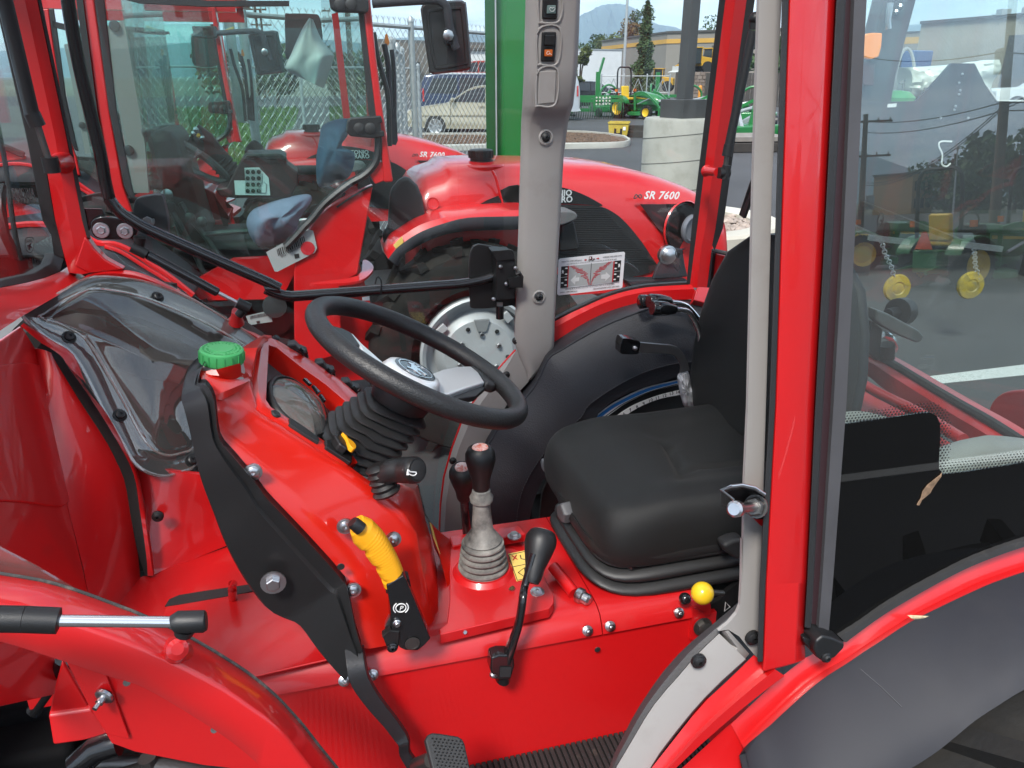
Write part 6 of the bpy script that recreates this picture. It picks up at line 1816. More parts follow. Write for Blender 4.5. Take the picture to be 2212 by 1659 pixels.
# ------------------------------------------------------------------ steering wheel, column
WC, WN, WR = V((.1642, 1.2, 1.2629)), V((math.sin(.4966), -.0196, math.cos(.4966))).normalized(), .1842
WE1 = WN.cross(BX).normalized(); WE2 = WN.cross(WE1)
ringp = [WC + (WE1 * math.cos(t) + WE2 * math.sin(t)) * WR for t in [2 * math.pi * k / 72 for k in range(72)]]
SW = part(MB().tube(ringp, .0165, 18, ring=True, up=WN), 'steering_wheel', LEA, smooth=80)
wpl = (WC, WN)
wpz = lambda pts, h: [p + WN * h for p in PP(q('B2', *pts), pl=wpl)]
# spokes: silver tops with black undersides
part(MB().slab(wpz([(1280, 1410), (1380, 1372), (1480, 1352), (1580, 1350), (1640, 1400), (1685, 1470), (1560, 1510), (1430, 1555), (1340, 1565), (1300, 1500)], -.004), WN * -.012), 'spoke', SILV, SW, bevel=.004, seg=3)
part(MB().slab(wpz([(1340, 1560), (1430, 1545), (1560, 1505), (1690, 1465), (1740, 1450), (1640, 1540), (1500, 1560), (1410, 1590)], -.012), WN * -.012), 'spoke_cover', BLK, SW, bevel=.004)
part(MB().slab(wpz([(1575, 1352), (1700, 1360), (1780, 1420), (1840, 1465), (1760, 1500), (1690, 1475), (1640, 1400)], -.001), WN * -.02), 'spoke_cover', LEA, SW, bevel=.006, seg=3)
part(MB().slab(wpz([(690, 1105), (725, 1110), (800, 1190), (965, 1335), (940, 1370), (800, 1255), (780, 1210)], -.004), WN * -.014), 'spoke', SILV, SW, bevel=.004, seg=3)
part(MB().slab(wpz([(560, 1050), (650, 1075), (720, 1110), (790, 1205), (750, 1215), (640, 1160), (580, 1120)], -.003), WN * -.018), 'spoke_cover', LEA, SW, bevel=.006, seg=3)
hc = P(q('B2', (1146, 1440))[0], pl=wpl)
hub = part(MB().lathe(hc, WN, [(.05, -.02), (.051, -.012), (.05, -.003), (.046, .004), (.043, .0085), (.036, .0115), (.033, .0115)], 40), 'hub', SILV, SW, smooth=50)
ec = hc + WN * .0118
part(MB().lathe(ec, WN, [(.0335, -.001), (.0335, .0006), (.0005, .0007)], 40), 'emblem', BLKG, SW)
part(MB().lathe(ec, WN, [(.0285, .0006), (.0285, .0016), (.0268, .0016), (.0268, .0006)], 40, cap=False), 'emblem_ring', CHROME, SW)
# rearing horse of the emblem
hx = WE2 * -1
hu = P(q('B2', (1100, 1340))[0], pl=(ec, WN)) - ec
hu.normalize(); hr = WN.cross(hu) * -1
horse = [(-.011, -.019), (-.007, -.019), (-.006, -.010), (-.001, -.004), (.003, -.008), (.005, -.018), (.009, -.018), (.008, -.008), (.010, .000), (.0085, .006), (.014, .004), (.019, .007), (.018, .010), (.012, .008), (.0085, .012), (.013, .013), (.015, .016), (.010, .017), (.006, .021), (.003, .018), (.003, .012), (-.002, .008), (-.008, .003), (-.016, .006), (-.019, .002), (-.013, -.001), (-.010, -.006)]
part(MB().slab([ec + hr * x + hu * y + WN * .0008 for x, y in horse], WN * .0012), 'emblem_horse', CHROME, SW)
COLN = part(MB().lathe(WC - WN * .085, WN, [(.050, 0), (.052, .01), (.052, .05), (.048, .062), (.035, .068)], 30), 'steering_column', BLK)
we1 = V((-WN.z, 0, WN.x))
loops = []
for k in range(8):
    for sub_, gr in ((0, 0.0), (.45, .012), (.62, .012), (.9, -.002)):
        s = .088 + (k + sub_) * .0130
        fr_ = .046 + .0075 * k + gr * .8
        bk = .044 + gr * .7
        hb = .050 + .0015 * k + gr * .6
        cs = WC - WN * s
        lp = []
        mid, half = (fr_ - bk) / 2, (fr_ + bk) / 2
        for j in range(32):
            a_ = 2 * math.pi * j / 32
            x_ = math.copysign(abs(math.cos(a_)) ** .45, math.cos(a_)); y_ = math.copysign(abs(math.sin(a_)) ** .45, math.sin(a_))
            # lower folds lie flatter at the driver's side
            lp.append(cs + we1 * (mid + half * x_) + BX * (hb * y_) + V((-.0045 * k * (x_ < 0) * 1.0, 0, 0)))
        loops.append(lp)
part(MB().loft(loops), 'column_bellows', BUMPB, COLN, smooth=45)

# ------------------------------------------------------------------ clutch pedal
cpth = list(zip(q('B4', (720, 790), (735, 900), (750, 990), (790, 1080), (880, 1210), (980, 1330), (1060, 1440), (1085, 1490), (1090, 1560), (1140, 1640), (1200, 1720)), (.985, .965, .955, .95, .945, .94, .935, .93, .93, .925, .92)))
cw = [66, 68, 70, 66, 58, 52, 48, 40, 38, 40, 42]
lft, rgt = [], []
cps = [V((t[0], t[1], b)) for t, b in cpth]
for i, c in enumerate(cps):
    tn = (cps[min(i + 1, len(cps) - 1)] - cps[max(i - 1, 0)]); tn.z = 0; tn.normalize()
    nr = V((-tn.y, tn.x, 0)) * cw[i] * QK
    lft.append(P((c.x + nr.x, c.y + nr.y), b=c.z)); rgt.append(P((c.x - nr.x, c.y - nr.y), b=c.z))
PD = part(MB().strip(crv(lft, 3), crv(rgt, 3), V((.004, .01, -.004))), 'clutch_pedal', DSTEEL if False else M('pedal_black', (.02, .02, .022), .4, .2, bump=(250, .15), col2=((.09, .08, .07), 20, .6, .9)), smooth=50, bevel=.0015)
pp = q('B4', (1242, 1455), (1262, 1420), (1292, 1402), (1350, 1408), (1485, 1430), (1515, 1450), (1532, 1485), (1600, 1800), (1345, 1860))
ppl = plane3(P(pp[0], b=.86), P(pp[4], b=.86), P(pp[8], b=.80))
pnm = ppl[1] if ppl[1].z > 0 else -ppl[1]
part(MB().slab(PP(pp, pl=ppl), pnm * -.014), 'pedal_pad', RUB, PD, bevel=.003)
mb = MB()
for r_ in range(13):
    for c_ in range(8):
        x = 1295 + c_ * 29 + r_ * 4.5 + (r_ % 2) * 12; y = 1445 + r_ * 24 + c_ * 3
        if x > 1535 + r_ * 6:
            continue
        p4 = [p + pnm * .0005 for p in PP(q('B4', (x - 9, y), (x, y - 8), (x + 9, y), (x, y + 8)), pl=ppl)]
        mb.add(p4 + [sum(p4, V((0, 0, 0))) / 4 + pnm * .004], [(0, 1, 4), (1, 2, 4), (2, 3, 4), (3, 0, 4)])
part(mb, 'pad_tread', RUB, PD, smooth=0, kind='stuff')
part(MB().tube([P(q('B4', (1180, 1640))[0], b=.922), P(q('B4', (1290, 1600))[0], b=.87)], .012, 12), 'pedal_shaft', DSTEEL, PD)

# ------------------------------------------------------------------ rear inside, seen through the near quarter window
rr0 = [(1800, 735, 1.5), (1880, 768, 1.42), (1930, 795, 1.33), (2000, 838, 1.2), (2070, 880, 1.08), (2130, 915, .98), (2200, 960, .9)]
rr1 = [(1790, 765, 1.5), (1865, 805, 1.42), (1915, 845, 1.33), (1985, 890, 1.2), (2050, 935, 1.08), (2105, 968, .98), (2180, 1010, .9)]
part(MB().loft([[a_, a_.lerp(c_, .3) + V((-.01, 0, .004)), c_, c_ + V((.05, 0, 0)), a_ + V((.05, 0, 0))] for a_, c_ in zip(crv(PB(rr0), 3), crv(PB(rr1), 3))]), 'rear_frame', REDD, smooth=40)
part(MB().tube([p + V((.004, 0, .006)) for p in crv(PB(rr0), 3)], .009, 8), 'rear_seal', RUB)
part(MB().grid([crv(PB([(1790, 785, 1.46), (1865, 818, 1.38), (1930, 870, 1.25), (2000, 925, 1.1), (2085, 975, .97)]), 3), crv(PB([(1780, 850, 1.40), (1850, 880, 1.32), (1910, 925, 1.18), (1960, 985, 1.05), (2030, 1040, .95)]), 3)], V((.01, .0, -.01))), 'rear_shelf', REDD, smooth=60)
part(MB().tube(crv(PB([(1858, 826, 1.30), (1900, 850, 1.22), (1990, 895, 1.07), (2080, 950, .95)]), 3), .011, 10), 'rear_rail', REDD)
part(MB().slab(PP(q('D2', (880, 1260), (930, 1040), (1005, 1100), (990, 1270), (1060, 1310), (960, 1330)), b=1.30), BX * .05), 'latch_bracket', BLK, bevel=.003)
lv = part(MB().loft([[p + V((0, y, 0)) for p in PP(q('D2', *pts), b=1.28)] for y, pts in ((0, [(955, 955), (1050, 990), (1180, 1060), (1270, 1110), (1305, 1150), (1290, 1190), (1250, 1200), (1130, 1150), (1000, 1080), (955, 1040)]), (.028, [(955, 955), (1050, 990), (1180, 1060), (1270, 1110), (1305, 1150), (1290, 1190), (1250, 1200), (1130, 1150), (1000, 1080), (955, 1040)]))]), 'rear_handle', M('handle_grey', (.09, .095, .095), .45), bevel=.005, seg=3)
part(MB().tube([P(q('D2', (1040, 990))[0], b=1.33), P(q('D2', (1125, 970))[0], b=1.34)], .012, 12).tube([P(q('D2', (1110, 975))[0], b=1.335), P(q('D2', (1160, 968))[0], b=1.345)], .03, 20), 'handle_knob', BLK, lv)
part(MB().tube([P(q('D2', (1030, 1210))[0], b=1.30), P(q('D2', (1030, 1310))[0], b=1.30)], .017, 14), 'latch_post', BLK, lv)
part(MB().tube(crv(PP(q('D2', (1000, 1140), (1060, 1160), (1095, 1220), (1085, 1260)), b=1.33), 3), .008, 8), 'latch_loop', CHROME, lv)
part(MB().loft([[a_, a_.lerp(c_, .4) + V((0, -.01, .006)), c_, c_ + V((0, .03, -.02)), a_ + V((0, .03, -.02))] for a_, c_ in zip(crv(PB([(q('D3', (1430, 700))[0] + (.86,)), (q('D3', (1520, 650))[0] + (.86,)), (q('D3', (1700, 588))[0] + (.86,)), (q('D3', (1820, 580))[0] + (.86,)), (q('D3', (2028, 602))[0] + (.86,)), (q('D3', (2300, 660))[0] + (.86,))]), 3), crv(PB([(q('D3', (1430, 900))[0] + (.82,)), (q('D3', (1520, 880))[0] + (.82,)), (q('D3', (1700, 860))[0] + (.82,)), (q('D3', (1820, 840))[0] + (.82,)), (q('D3', (2028, 830))[0] + (.82,)), (q('D3', (2300, 850))[0] + (.82,))]), 3))]), 'fender_trim', GREY, smooth=60)
part(MB().loft([[a_, c_, c_ + V((0, .03, -.02)), a_ + V((0, .03, -.02))] for a_, c_ in zip(crv(PB([(q('D3', (640, 425))[0] + (.95,)), (q('D3', (760, 405))[0] + (.95,)), (q('D3', (880, 408))[0] + (.95,)), (q('D3', (1050, 450))[0] + (.95,))]), 3), crv(PB([(q('D3', (640, 600))[0] + (.93,)), (q('D3', (760, 600))[0] + (.93,)), (q('D3', (880, 600))[0] + (.93,)), (q('D3', (1050, 600))[0] + (.93,))]), 3))]), 'fender_trim', GREY, smooth=60)
# leather band on the near rear fender inside is hidden; red tail lamp bracket outside
part(MB().slab(PP(crv2(q('D3', (1760, 440), (1790, 340), (1860, 275), (1960, 250), (2100, 260), (2300, 330), (2300, 620), (1900, 620), (1780, 520)), 3, True), a=1.42), AX * .03), 'lamp_bracket', RED, bevel=.006)
part(MB().slab([V((1.22, b, z)) for b, z in ((.80, 1.0), (1.65, 1.0), (1.60, 1.95), (.86, 1.95))], AX * .004), 'rear_glass', CLEAR)

# ------------------------------------------------------------------ roof, far frame beam
ro_o = [V((a, b, 2.08)) for a, b in ((-.62, .82), (-.55, .78), (1.15, .78), (1.22, .84), (1.22, 1.62), (1.15, 1.68), (-.55, 1.68), (-.62, 1.62))]
ro_i = [V((a, b, 2.08)) for a, b in ((-.50, .92), (-.44, .88), (1.03, .88), (1.09, .94), (1.09, 1.52), (1.03, 1.58), (-.44, 1.58), (-.50, 1.52))]
part(MB().loft([ro_o, [p + V((0, 0, .1)) for p in ro_o], [p + V((0, 0, .12)) for p in ro_i], ro_i], ring=True), 'roof', RED, smooth=30)
part(MB().slab([p + V((0, 0, .08)) for p in ro_i], ZX * .006), 'added_hatch', GLASS('added_hatch_glass', (.93, .94, .94), dust=.03))  # unseen hatch, added so that skylight brightens the cab
part(MB().box((.3, .80, 2.03), (1.7, .05, .08)).box((.3, 1.65, 2.03), (1.7, .05, .08)).box((-.5, 1.225, 2.03), (.06, .85, .08)).box((1.12, 1.225, 2.03), (.06, .85, .08)), 'roof_frame', RED)
# near A pillar and rear near pillar complete the frame (out of the picture)
part(MB().loft([[V((-.47 + dx, b + dy, z)) for dx, dy in ((-.03, -.03), (.03, -.03), (.03, .03), (-.03, .03))] for b, z in ((.73, 1.25), (.80, 2.03))]), 'front_pillar', RED)
part(MB().loft([[V((1.15 + dx, b + dy, z)) for dx, dy in ((-.03, -.03), (.03, -.03), (.03, .03), (-.03, .03))] for b, z in ((.72, 1.15), (.80, 2.03))]), 'rear_pillar', RED)
# hood ahead of the cab (out of the picture)
part(MB().loft([[V((a, 1.225 + y * w, 1.02 + z * h)) for y, z in ((-1, -1), (-1, .5), (-.7, 1), (.7, 1), (1, .5), (1, -1))] for a, w, h in ((-.66, .33, .20), (-1.3, .32, .2), (-1.75, .29, .12), (-1.9, .26, .02))]), 'hood', RED, bevel=.03)

# ------------------------------------------------------------------ speed chart sticker on the far quarter window


def zs_(*p):
    return [(x * .07441 + 1195.98, y * .07441 + 526.7) for x, y in p]


so = zs_((145, 470), (190, 430), (2040, 232), (2072, 262), (1995, 1255), (1950, 1290), (150, 1495), (105, 1462))
CH = part(MB().slab(PP(so, f=.020), BX * .0008), 'speed_chart', WHTS, label='white speed chart sticker with two red fans of bars')


def chart(polys, mat, name, o=.0188):
    mb = MB()
    for pts in polys:
        mb.slab(PP(zs_(*pts), f=o), BX * .0006)
    return part(mb, name, mat, CH, smooth=0, kind='stuff')


def lv(x, y0):        # height of a level line of the sticker through x
    return y0 - (x - 1100) * .105


chart([[(445, lv(445, 575)), (1730, lv(1730, 575)), (1690, lv(1690, 1175)), (415, lv(415, 1175))]], GREYPR, 'chart_field', .0194)
chart([[(222, 662), (447, 638), (388, 1270), (195, 1285)], [(1750, 500), (1962, 478), (1905, 1090), (1715, 1110)]], BLKP, 'chart_column', .0192)
chart([[(420, 645), (447, 640), (415, 1260), (388, 1265)], [(1738, 505), (1772, 500), (1725, 1105), (1692, 1110)]], REDPR, 'chart_edge', .0186)
chart([[(1093, 555), (1104, 555), (1062, 1180), (1050, 1180)], [(200, 1303), (1905, 1108), (1905, 1114), (200, 1310)]], BLKP, 'chart_axis')
bl = [(490, 612, 640), (525, 668, 675), (565, 725, 710), (640, 842, 738), (640, 850, 778), (682, 918, 815), (778, 955, 845), (880, 996, 872), (792, 955, 920), (866, 988, 955), (905, 1002, 990), (966, 1024, 1025), (972, 1025, 1062), (990, 1030, 1100), (1003, 1038, 1137), (1012, 1040, 1172)]
br = [(1578, 1700, 522), (1520, 1655, 567), (1456, 1615, 612), (1333, 1545, 663), (1323, 1530, 702), (1250, 1487, 747), (1210, 1387, 795), (1160, 1280, 845), (1195, 1355, 880), (1156, 1277, 922), (1138, 1232, 966), (1110, 1168, 1008), (1105, 1155, 1047), (1092, 1127, 1088), (1085, 1115, 1128), (1070, 1105, 1167)]
chart([[(x0, y + 8), (x1, y - 8 - (x1 - x0) * .06 + 4), (x1 - 3, y + 14 - (x1 - x0) * .06), (x0 - 3, y + 28)] for x0, x1, y in bl + br], REDPR, 'chart_bars')
chart([[(490, 1062), (645, 915), (640, 985), (745, 970), (735, 1090), (630, 1100), (620, 1190)], [(1652, 935), (1518, 820), (1512, 885), (1385, 905), (1375, 1020), (1505, 1015), (1498, 1085)]], M('print_pale', (.58, .58, .58), .5), 'chart_arrows', .0187)
fig = lambda x, y, k: [(x - 12 * k, y - 40 * k), (x + 12 * k, y - 44 * k), (x + 14 * k, y - 22 * k), (x + 34 * k, y + 4 * k), (x + 18 * k, y + 6 * k), (x + 22 * k, y + 60 * k), (x + 6 * k, y + 62 * k), (x, y + 22 * k), (x - 20 * k, y + 64 * k), (x - 34 * k, y + 62 * k), (x - 14 * k, y + 4 * k), (x - 34 * k, y + 6 * k)]
blob = lambda x, y: [(x - 42, y + 12), (x - 20, y - 16), (x + 20, y - 22), (x + 42, y - 4), (x + 20, y + 20)]
chart([fig(268, 805, 1), fig(1905, 620, 1)] + [blob(*c) for c in ((370, 712), (362, 880), (356, 1045), (345, 1198), (1812, 555), (1795, 718), (1785, 882), (1768, 1035), (248, 1138), (1875, 950))] + [[(208, 975), (415, 952), (415, 960), (208, 983)], [(1735, 805), (1935, 782), (1935, 790), (1735, 813)]], WHT, 'chart_figures')
chart([[(888, 470), (925, 435), (925, 455), (965, 450), (963, 478), (925, 482), (925, 502)], [(1325, 425), (1290, 392), (1288, 412), (1247, 420), (1245, 442), (1286, 438), (1288, 460)]], REDPR, 'chart_arrows_red')
chart([[(1025, 455), (1032, 372), (1118, 365), (1125, 430), (1200, 425), (1200, 455), (1130, 470), (1030, 485)]], M('print_maroon', (.10, .03, .035), .5), 'chart_tractor')
chart([[(1040 + 30 * math.cos(t), 475 + 30 * math.sin(t)) for t in [k * .785 for k in range(8)]], [(1135 + 32 * math.cos(t), 465 + 32 * math.sin(t)) for t in [k * .785 for k in range(8)]]], BLKP, 'chart_wheels')
chart([[(1040 + 13 * math.cos(t), 475 + 13 * math.sin(t)) for t in [k * .785 for k in range(8)]], [(1135 + 14 * math.cos(t), 465 + 14 * math.sin(t)) for t in [k * .785 for k in range(8)]], [(1042, 440), (1045, 390), (1080, 385), (1080, 435)]], WHT, 'chart_hubs', .0184)
for s_, a_, b_, c_ in (("VELOCITA' (1000\u00f72400 g/min)", (228, 540), (820, 482), (226, 505)), ("VITESSES (1000\u00f72400 t/min)", (1425, 408), (1975, 350), (1423, 375)), ("SPEEDS (1000\u00f72400 rpm)", (180, 1435), (680, 1380), (178, 1400)), ("GESCHWINDIGKEIT (1000\u00f72400 U/min)", (1145, 1322), (1900, 1240), (1143, 1290)), ("km/h  40 30 25 20 15 10 9 8 7 6 5 4 3 2 1 0 1 2 3 4 5 6 7 8 9 10 15 20 25 30 40  km/h", (375, 605), (1825, 452), (373, 585)), ("MPH 25 20 15 10 9 8 7 6 5 4 3 2 1 0 1 2 3 4 5 6 7 8 9 10 15 20 25 MPH", (340, 1340), (1755, 1178), (338, 1318))):
    textuv(s_, 'chart_lettering', BLKP, *zs_(a_, b_, c_), CH, f=.0186, depth=.0002)
# faint crest and diamond printed on the same pane
dq = part(MB().tube(PP(crv2(q('C2', (1218, 535), (1265, 528), (1266, 560), (1245, 588), (1222, 570)), 3, True), f=.0205), .0009, 5, ring=True).slab(PP(q('C2', (1232, 545), (1250, 540), (1256, 560), (1244, 560), (1240, 580), (1234, 575)), f=.0205), BX * .0005), 'glass_decal', BLKP)
part(MB().tube(PP(q('C2', (1230, 612), (1252, 642), (1230, 676), (1208, 645)), f=.0205), .0009, 5, ring=True), 'glass_decal', BLKP)
# ================================================================== the red tractors parked beyond
NBO = V((0.6, 3.75, 0))
NB = thing('tractor', 'red cab tractor parked next beyond ours, marked SR 7600 on its hood', 'tractor', T2W(NBO), YAW, 'red tractors parked side by side')
OFF[NB.name] = NBO
bN = 3.2


def npart(mb, name, mat, parent=None, **k):
    return mb.build(name, mat, parent or NB, **k)


# hood
hst = q('B1', (1120, 1300), (1150, 1255), (1200, 1222), (1300, 1192), (1345, 1152), (1600, 1140), (1900, 1146)) + q('C1', (300, 1146), (560, 1160), (750, 1190), (950, 1240), (1150, 1310), (1290, 1375), (1370, 1430), (1420, 1520), (1435, 1620))
loops = []
for i, t in enumerate(hst):
    c = P(t, b=3.75)
    hwid = .345 if i < 11 else .345 - (i - 10) * .018
    zb = .72
    lp = []
    for k in range(28):
        a_ = math.pi * k / 27
        cx, sy = math.cos(a_), math.sin(a_)
        x_ = math.copysign(abs(cx) ** .38, cx); y_ = abs(sy) ** .62
        lp.append(V((c.x, 3.75 - x_ * hwid, zb + (c.z - zb) * (.18 + .82 * y_) if k not in (0, 27) else zb)))
    loops.append(lp)
HD = npart(MB().loft(loops), 'hood', RED, smooth=70)
bs = 3.396


def decal(rc, pts, mat, name, b=bs, th=.004, parent=None, n=4, smooth_=True):
    uv = q(rc, *pts)
    if smooth_:
        uv = crv2(uv, n, True)
    return npart(MB().slab(PP(uv, b=b), BX * th), name, mat, parent or HD)


decal('C1', [(0, 1365), (60, 1350), (200, 1335), (400, 1362), (520, 1400), (620, 1448), (690, 1497), (560, 1485), (380, 1478), (0, 1478)], BLK, 'badge_panel', n=3)
decal('B1', [(1600, 1505), (1700, 1450), (1775, 1420), (1795, 1460), (1802, 1502), (1700, 1505)], BLK, 'badge_panel', smooth_=False)
decal('B1', [(1785, 1385), (1850, 1350), (1920, 1340), (1920, 1480), (1850, 1475), (1840, 1530), (1815, 1500)], BLK, 'badge_panel', smooth_=False)
decal('C2', [(300, 205), (385, 197), (560, 200), (680, 210), (780, 260), (860, 330), (960, 450), (1040, 570), (1080, 660), (900, 720), (600, 720), (350, 640)], M('grille', (.012, .012, .013), .55, bump=(800, .4)), 'side_grille', n=3)
mb = MB()
for k in range(26):
    y = 215 + k * 16
    x0 = 385; x1 = 690 + 14.6 * k if k < 27 else 1080
    mb.bar(P(q('C2', (x0, y))[0], b=bs - .002), P(q('C2', (min(x1, 1060), y + 4))[0], b=bs - .002), .003, .0035)
npart(mb, 'grille_ribs', RUB, HD, kind='stuff', smooth=0)
decal('C2', [(960, 192), (1245, 192), (1200, 240), (1160, 320), (1140, 430), (1040, 300)], M('hood_stripe', (.03, .012, .014), .4), 'hood_stripe', smooth_=False)
decal('C2', [(1150, 190), (1245, 192), (1190, 250), (1160, 230)], BLKG, 'hood_stripe', b=bs - .003, smooth_=False)
lc = P(q('C2', (1275, 360))[0], b=3.40)
npart(MB().lathe(lc + BX * .03, V((.35, -1, 0)), [(.122, 0), (.122, .012), (.112, .02), (.105, .012), (.001, .02)], 36), 'headlight', BLKG, HD)
npart(MB().lathe(lc + BX * .02, V((.35, -1, 0)), [(.123, 0), (.128, .006), (.123, .014)], 36, cap=False), 'headlight_rim', RED, HD)
npart(MB().lathe(P(q('C2', (1330, 370))[0], b=3.38), V((.35, -1, 0)), [(.07, 0), (.07, .01), (.058, .02), (.052, .004)], 30), 'lamp_ring', M('lamp_grey', (.18, .18, .2), .25, .3), HD)
textuv('ANTONIO', 'hood_lettering', SILV, *q('C1', (190, 1428), (466, 1420), (190, 1390)), HD, b=bs - .006, bold=.025)
textuv('CARRARO', 'hood_lettering', SILV, *q('C1', (190, 1475), (467, 1467), (190, 1430)), HD, b=bs - .006, bold=.025)
textuv('SR 7600', 'hood_lettering', WHT, *q('C1', (985, 1442), (1240, 1446), (987, 1408)), HD, b=bs - .006, shear=.25, bold=.025, spacing=1.08)
xp = PP(crv2(q('C1', (915, 1438), (930, 1412), (945, 1424), (960, 1438), (972, 1426), (960, 1412), (945, 1424), (930, 1438)), 4, True), b=bs - .004)
npart(MB().tube(xp, .0028, 6, ring=True), 'hood_emblem', DSTEEL, HD)
# tank cap, recess, seam
tc_ = P(q('B1', (1648, 1165))[0], b=3.62)
npart(MB().lathe(tc_ - ZX * .03, ZX, [(.125, 0), (.128, .012), (.118, .02), (.1, .012)], 30), 'tank_rim', RED, HD)
npart(MB().lathe(tc_ - ZX * .02, ZX, [(.058, 0), (.058, .02), (.05, .022), (.05, .03), (.056, .032), (.056, .066), (.05, .07)], 24), 'tank_cap', BLK, HD)
mb = MB()
for k in range(14):
    a_ = 2 * math.pi * k / 14
    mb.box(tc_ + V((.0565 * math.cos(a_), .0565 * math.sin(a_), .029)), (.006, .006, .03), rot=(0, 0, a_))
npart(mb, 'cap_ribs', BLK, HD)
npart(MB().lathe(P(q('B1', (1300, 1478))[0], b=3.40), V((0, -1, .3)), [(.028, 0), (.026, .005), (.012, -.006), (.001, -.004)], 20), 'latch_cup', RED, HD)
npart(MB().tube(crv(PP(q('B1', (1730, 1240), (1755, 1290), (1790, 1420), (1815, 1510)), b=3.40), 4), .006, 6), 'panel_gap', RED, HD)
# black side shroud of the tank
sh1 = q('B1', (975, 1659), (985, 1480), (995, 1380), (1060, 1300), (1120, 1282), (1190, 1345), (1225, 1430), (1240, 1520), (1250, 1590), (1130, 1659)) + q('B2', (1040, 420), (960, 560), (930, 400))
npart(MB().slab(PP(sh1, b=3.365), BX * .05), 'tank_shroud', BLK, bevel=.02, seg=4)
# front wheel and fender
wcN = P(q('B2', (1610, 1250))[0], b=3.30); wcN.y = 3.34
WH = npart(tyre(MB(), wcN, .50, .27, 18, .025), 'front_tyre', TYRE)
fk = lambda r_, h: (r_, h)
npart(MB().lathe(wcN + BX * -.10, V((0, -1, 0)), [(.262, -.06), (.272, .015), (.262, .022), (.245, .012), (.238, -.03), (.20, -.045), (.185, -.02), (.16, .004), (.03, .012), (.001, .012)], 44), 'rim', SILW, WH, smooth=30)
for k in range(6):
    a_ = 2 * math.pi * k / 6 + .4
    c = wcN + V((.10 * math.cos(a_), -.11, .10 * math.sin(a_)))
    npart(MB().lathe(c + V((0, .0, 0)), V((0, -1, 0)), [(.012, 0), (.012, .012), (.009, .016)], 6), 'wheel_nut', STEEL, WH)
    c = wcN + V((.135 * math.cos(a_ + .5), -.1145, .135 * math.sin(a_ + .5)))
    npart(MB().lathe(c, V((0, -1, 0)), [(.0105, 0), (.009, .0006), (.001, .0007)], 12), 'bolt_hole', BLKP, WH)
for k in range(4):
    a_ = 2 * math.pi * k / 4 + .9
    c = wcN + V((.215 * math.cos(a_), -.105, .215 * math.sin(a_)))
    npart(MB().box(c + V((0, -.0, 0)), (.05, .02, .035), rot=(0, a_, 0)), 'rim_lug', SILW, WH, bevel=.004)
npart(MB().slab([wcN + V((x, -.118, z)) for x, z in ((-.02, .165), (.05, .165), (.035, .115), (.02, .11), (-.005, .115))], BX * .02), 'hub_notch_shade', M('wheel_shadow', (.18, .185, .19), .6), WH)  # raised slab; the notch's shade is put into its darker grey
fo = crv2(q('B2', (965, 560), (1010, 470), (1080, 420), (1200, 345), (1350, 296), (1550, 262), (1900, 236)) + q('C2', (200, 240)), 3)
fi = crv2(q('B2', (975, 590), (1030, 520), (1110, 455), (1220, 390), (1370, 335), (1560, 290), (1900, 280)) + q('C2', (200, 268)), 3)
fb_ = crv2(q('B2', (1045, 640), (1090, 560), (1150, 520), (1260, 460), (1400, 410), (1580, 385), (1900, 375)) + q('C2', (200, 350)), 3)
npart(MB().loft([[a_ + V((0, .25, .01)), a_, c_, c_ + V((0, .25, -.01))] for a_, c_ in zip(PP(fo, b=3.22), PP(fi, b=3.20))]), 'front_fender', RED, smooth=40)
npart(MB().loft([[a_ + V((0, .25, .0)), a_, a_.lerp(c_, .5) + V((0, -.012, 0)), c_, c_ + V((0, .05, -.01)), a_ + V((0, .25, -.02))] for a_, c_ in zip(PP(fi, b=3.197), PP(fb_, b=3.20))]), 'fender_edge', CHAR, smooth=60)
npart(MB().slab(PP(crv2(q('C2', (250, 250), (380, 240), (470, 242), (505, 270), (500, 300), (470, 320), (380, 350), (250, 350)), 3, True), b=3.19), BX * .12), 'fender_end', M('fender_grey', (.10, .10, .102), .5), bevel=.01)
npart(MB().slab(PP(q('C2', (380, 350), (480, 310), (520, 500), (500, 525), (380, 540)), b=3.25), BX * .1), 'fender_bracket', BLK, bevel=.01)
npart(MB().slab(PP(q('B2', (1012, 490), (1075, 425), (1085, 470), (1030, 515)), b=3.195), BX * .003), 'warning_sticker', STKY)
npart(MB().slab(PP(q('C2', (505, 415), (660, 540), (800, 640), (1000, 690), (1120, 700), (1050, 880), (700, 880), (330, 720), (380, 560), (520, 520)), b=3.5), BX * .05), 'front_frame', RED)
mtb = npart(MB().slab(PP(q('C2', (1105, 520), (1140, 512), (1270, 515), (1290, 640), (1310, 720), (1050, 740), (1080, 650), (1110, 600)), b=3.30), BX * .02), 'tow_bracket', CHAR, bevel=.008)
npart(MB().lathe(P(q('C2', (1160, 560))[0], b=3.30), V((0, -1, 0)), [(.045, -.02), (.045, .004), (.036, .006), (.034, .02), (.02, .03), (.001, .032)], 24), 'tow_pin', STEEL, mtb)
npart(MB().slab(PP(q('C2', (850, 740), (1300, 735), (1320, 780), (900, 800)), b=3.35), BX * .12), 'ballast', CHAR, bevel=.01)
npart(MB().box((.3, 3.75, .62), (1.9, .42, .30)).box((-.5, 3.75, .75), (1.0, .5, .3)), 'chassis', M('chassis_dark', (.02, .014, .014), .6))
npart(MB().slab([V((a, 3.32, z)) for a, z in ((-.52, .42), (.2, .42), (.26, .70), (.2, 1.0), (-.3, 1.0), (-.5, .9))], BX * .04), 'lower_panel', RED)
wb2 = V((-.95, 3.40, .58))
W2 = npart(tyre(MB(), wb2, .58, .32, 18, .03), 'rear_tyre', TYRE)
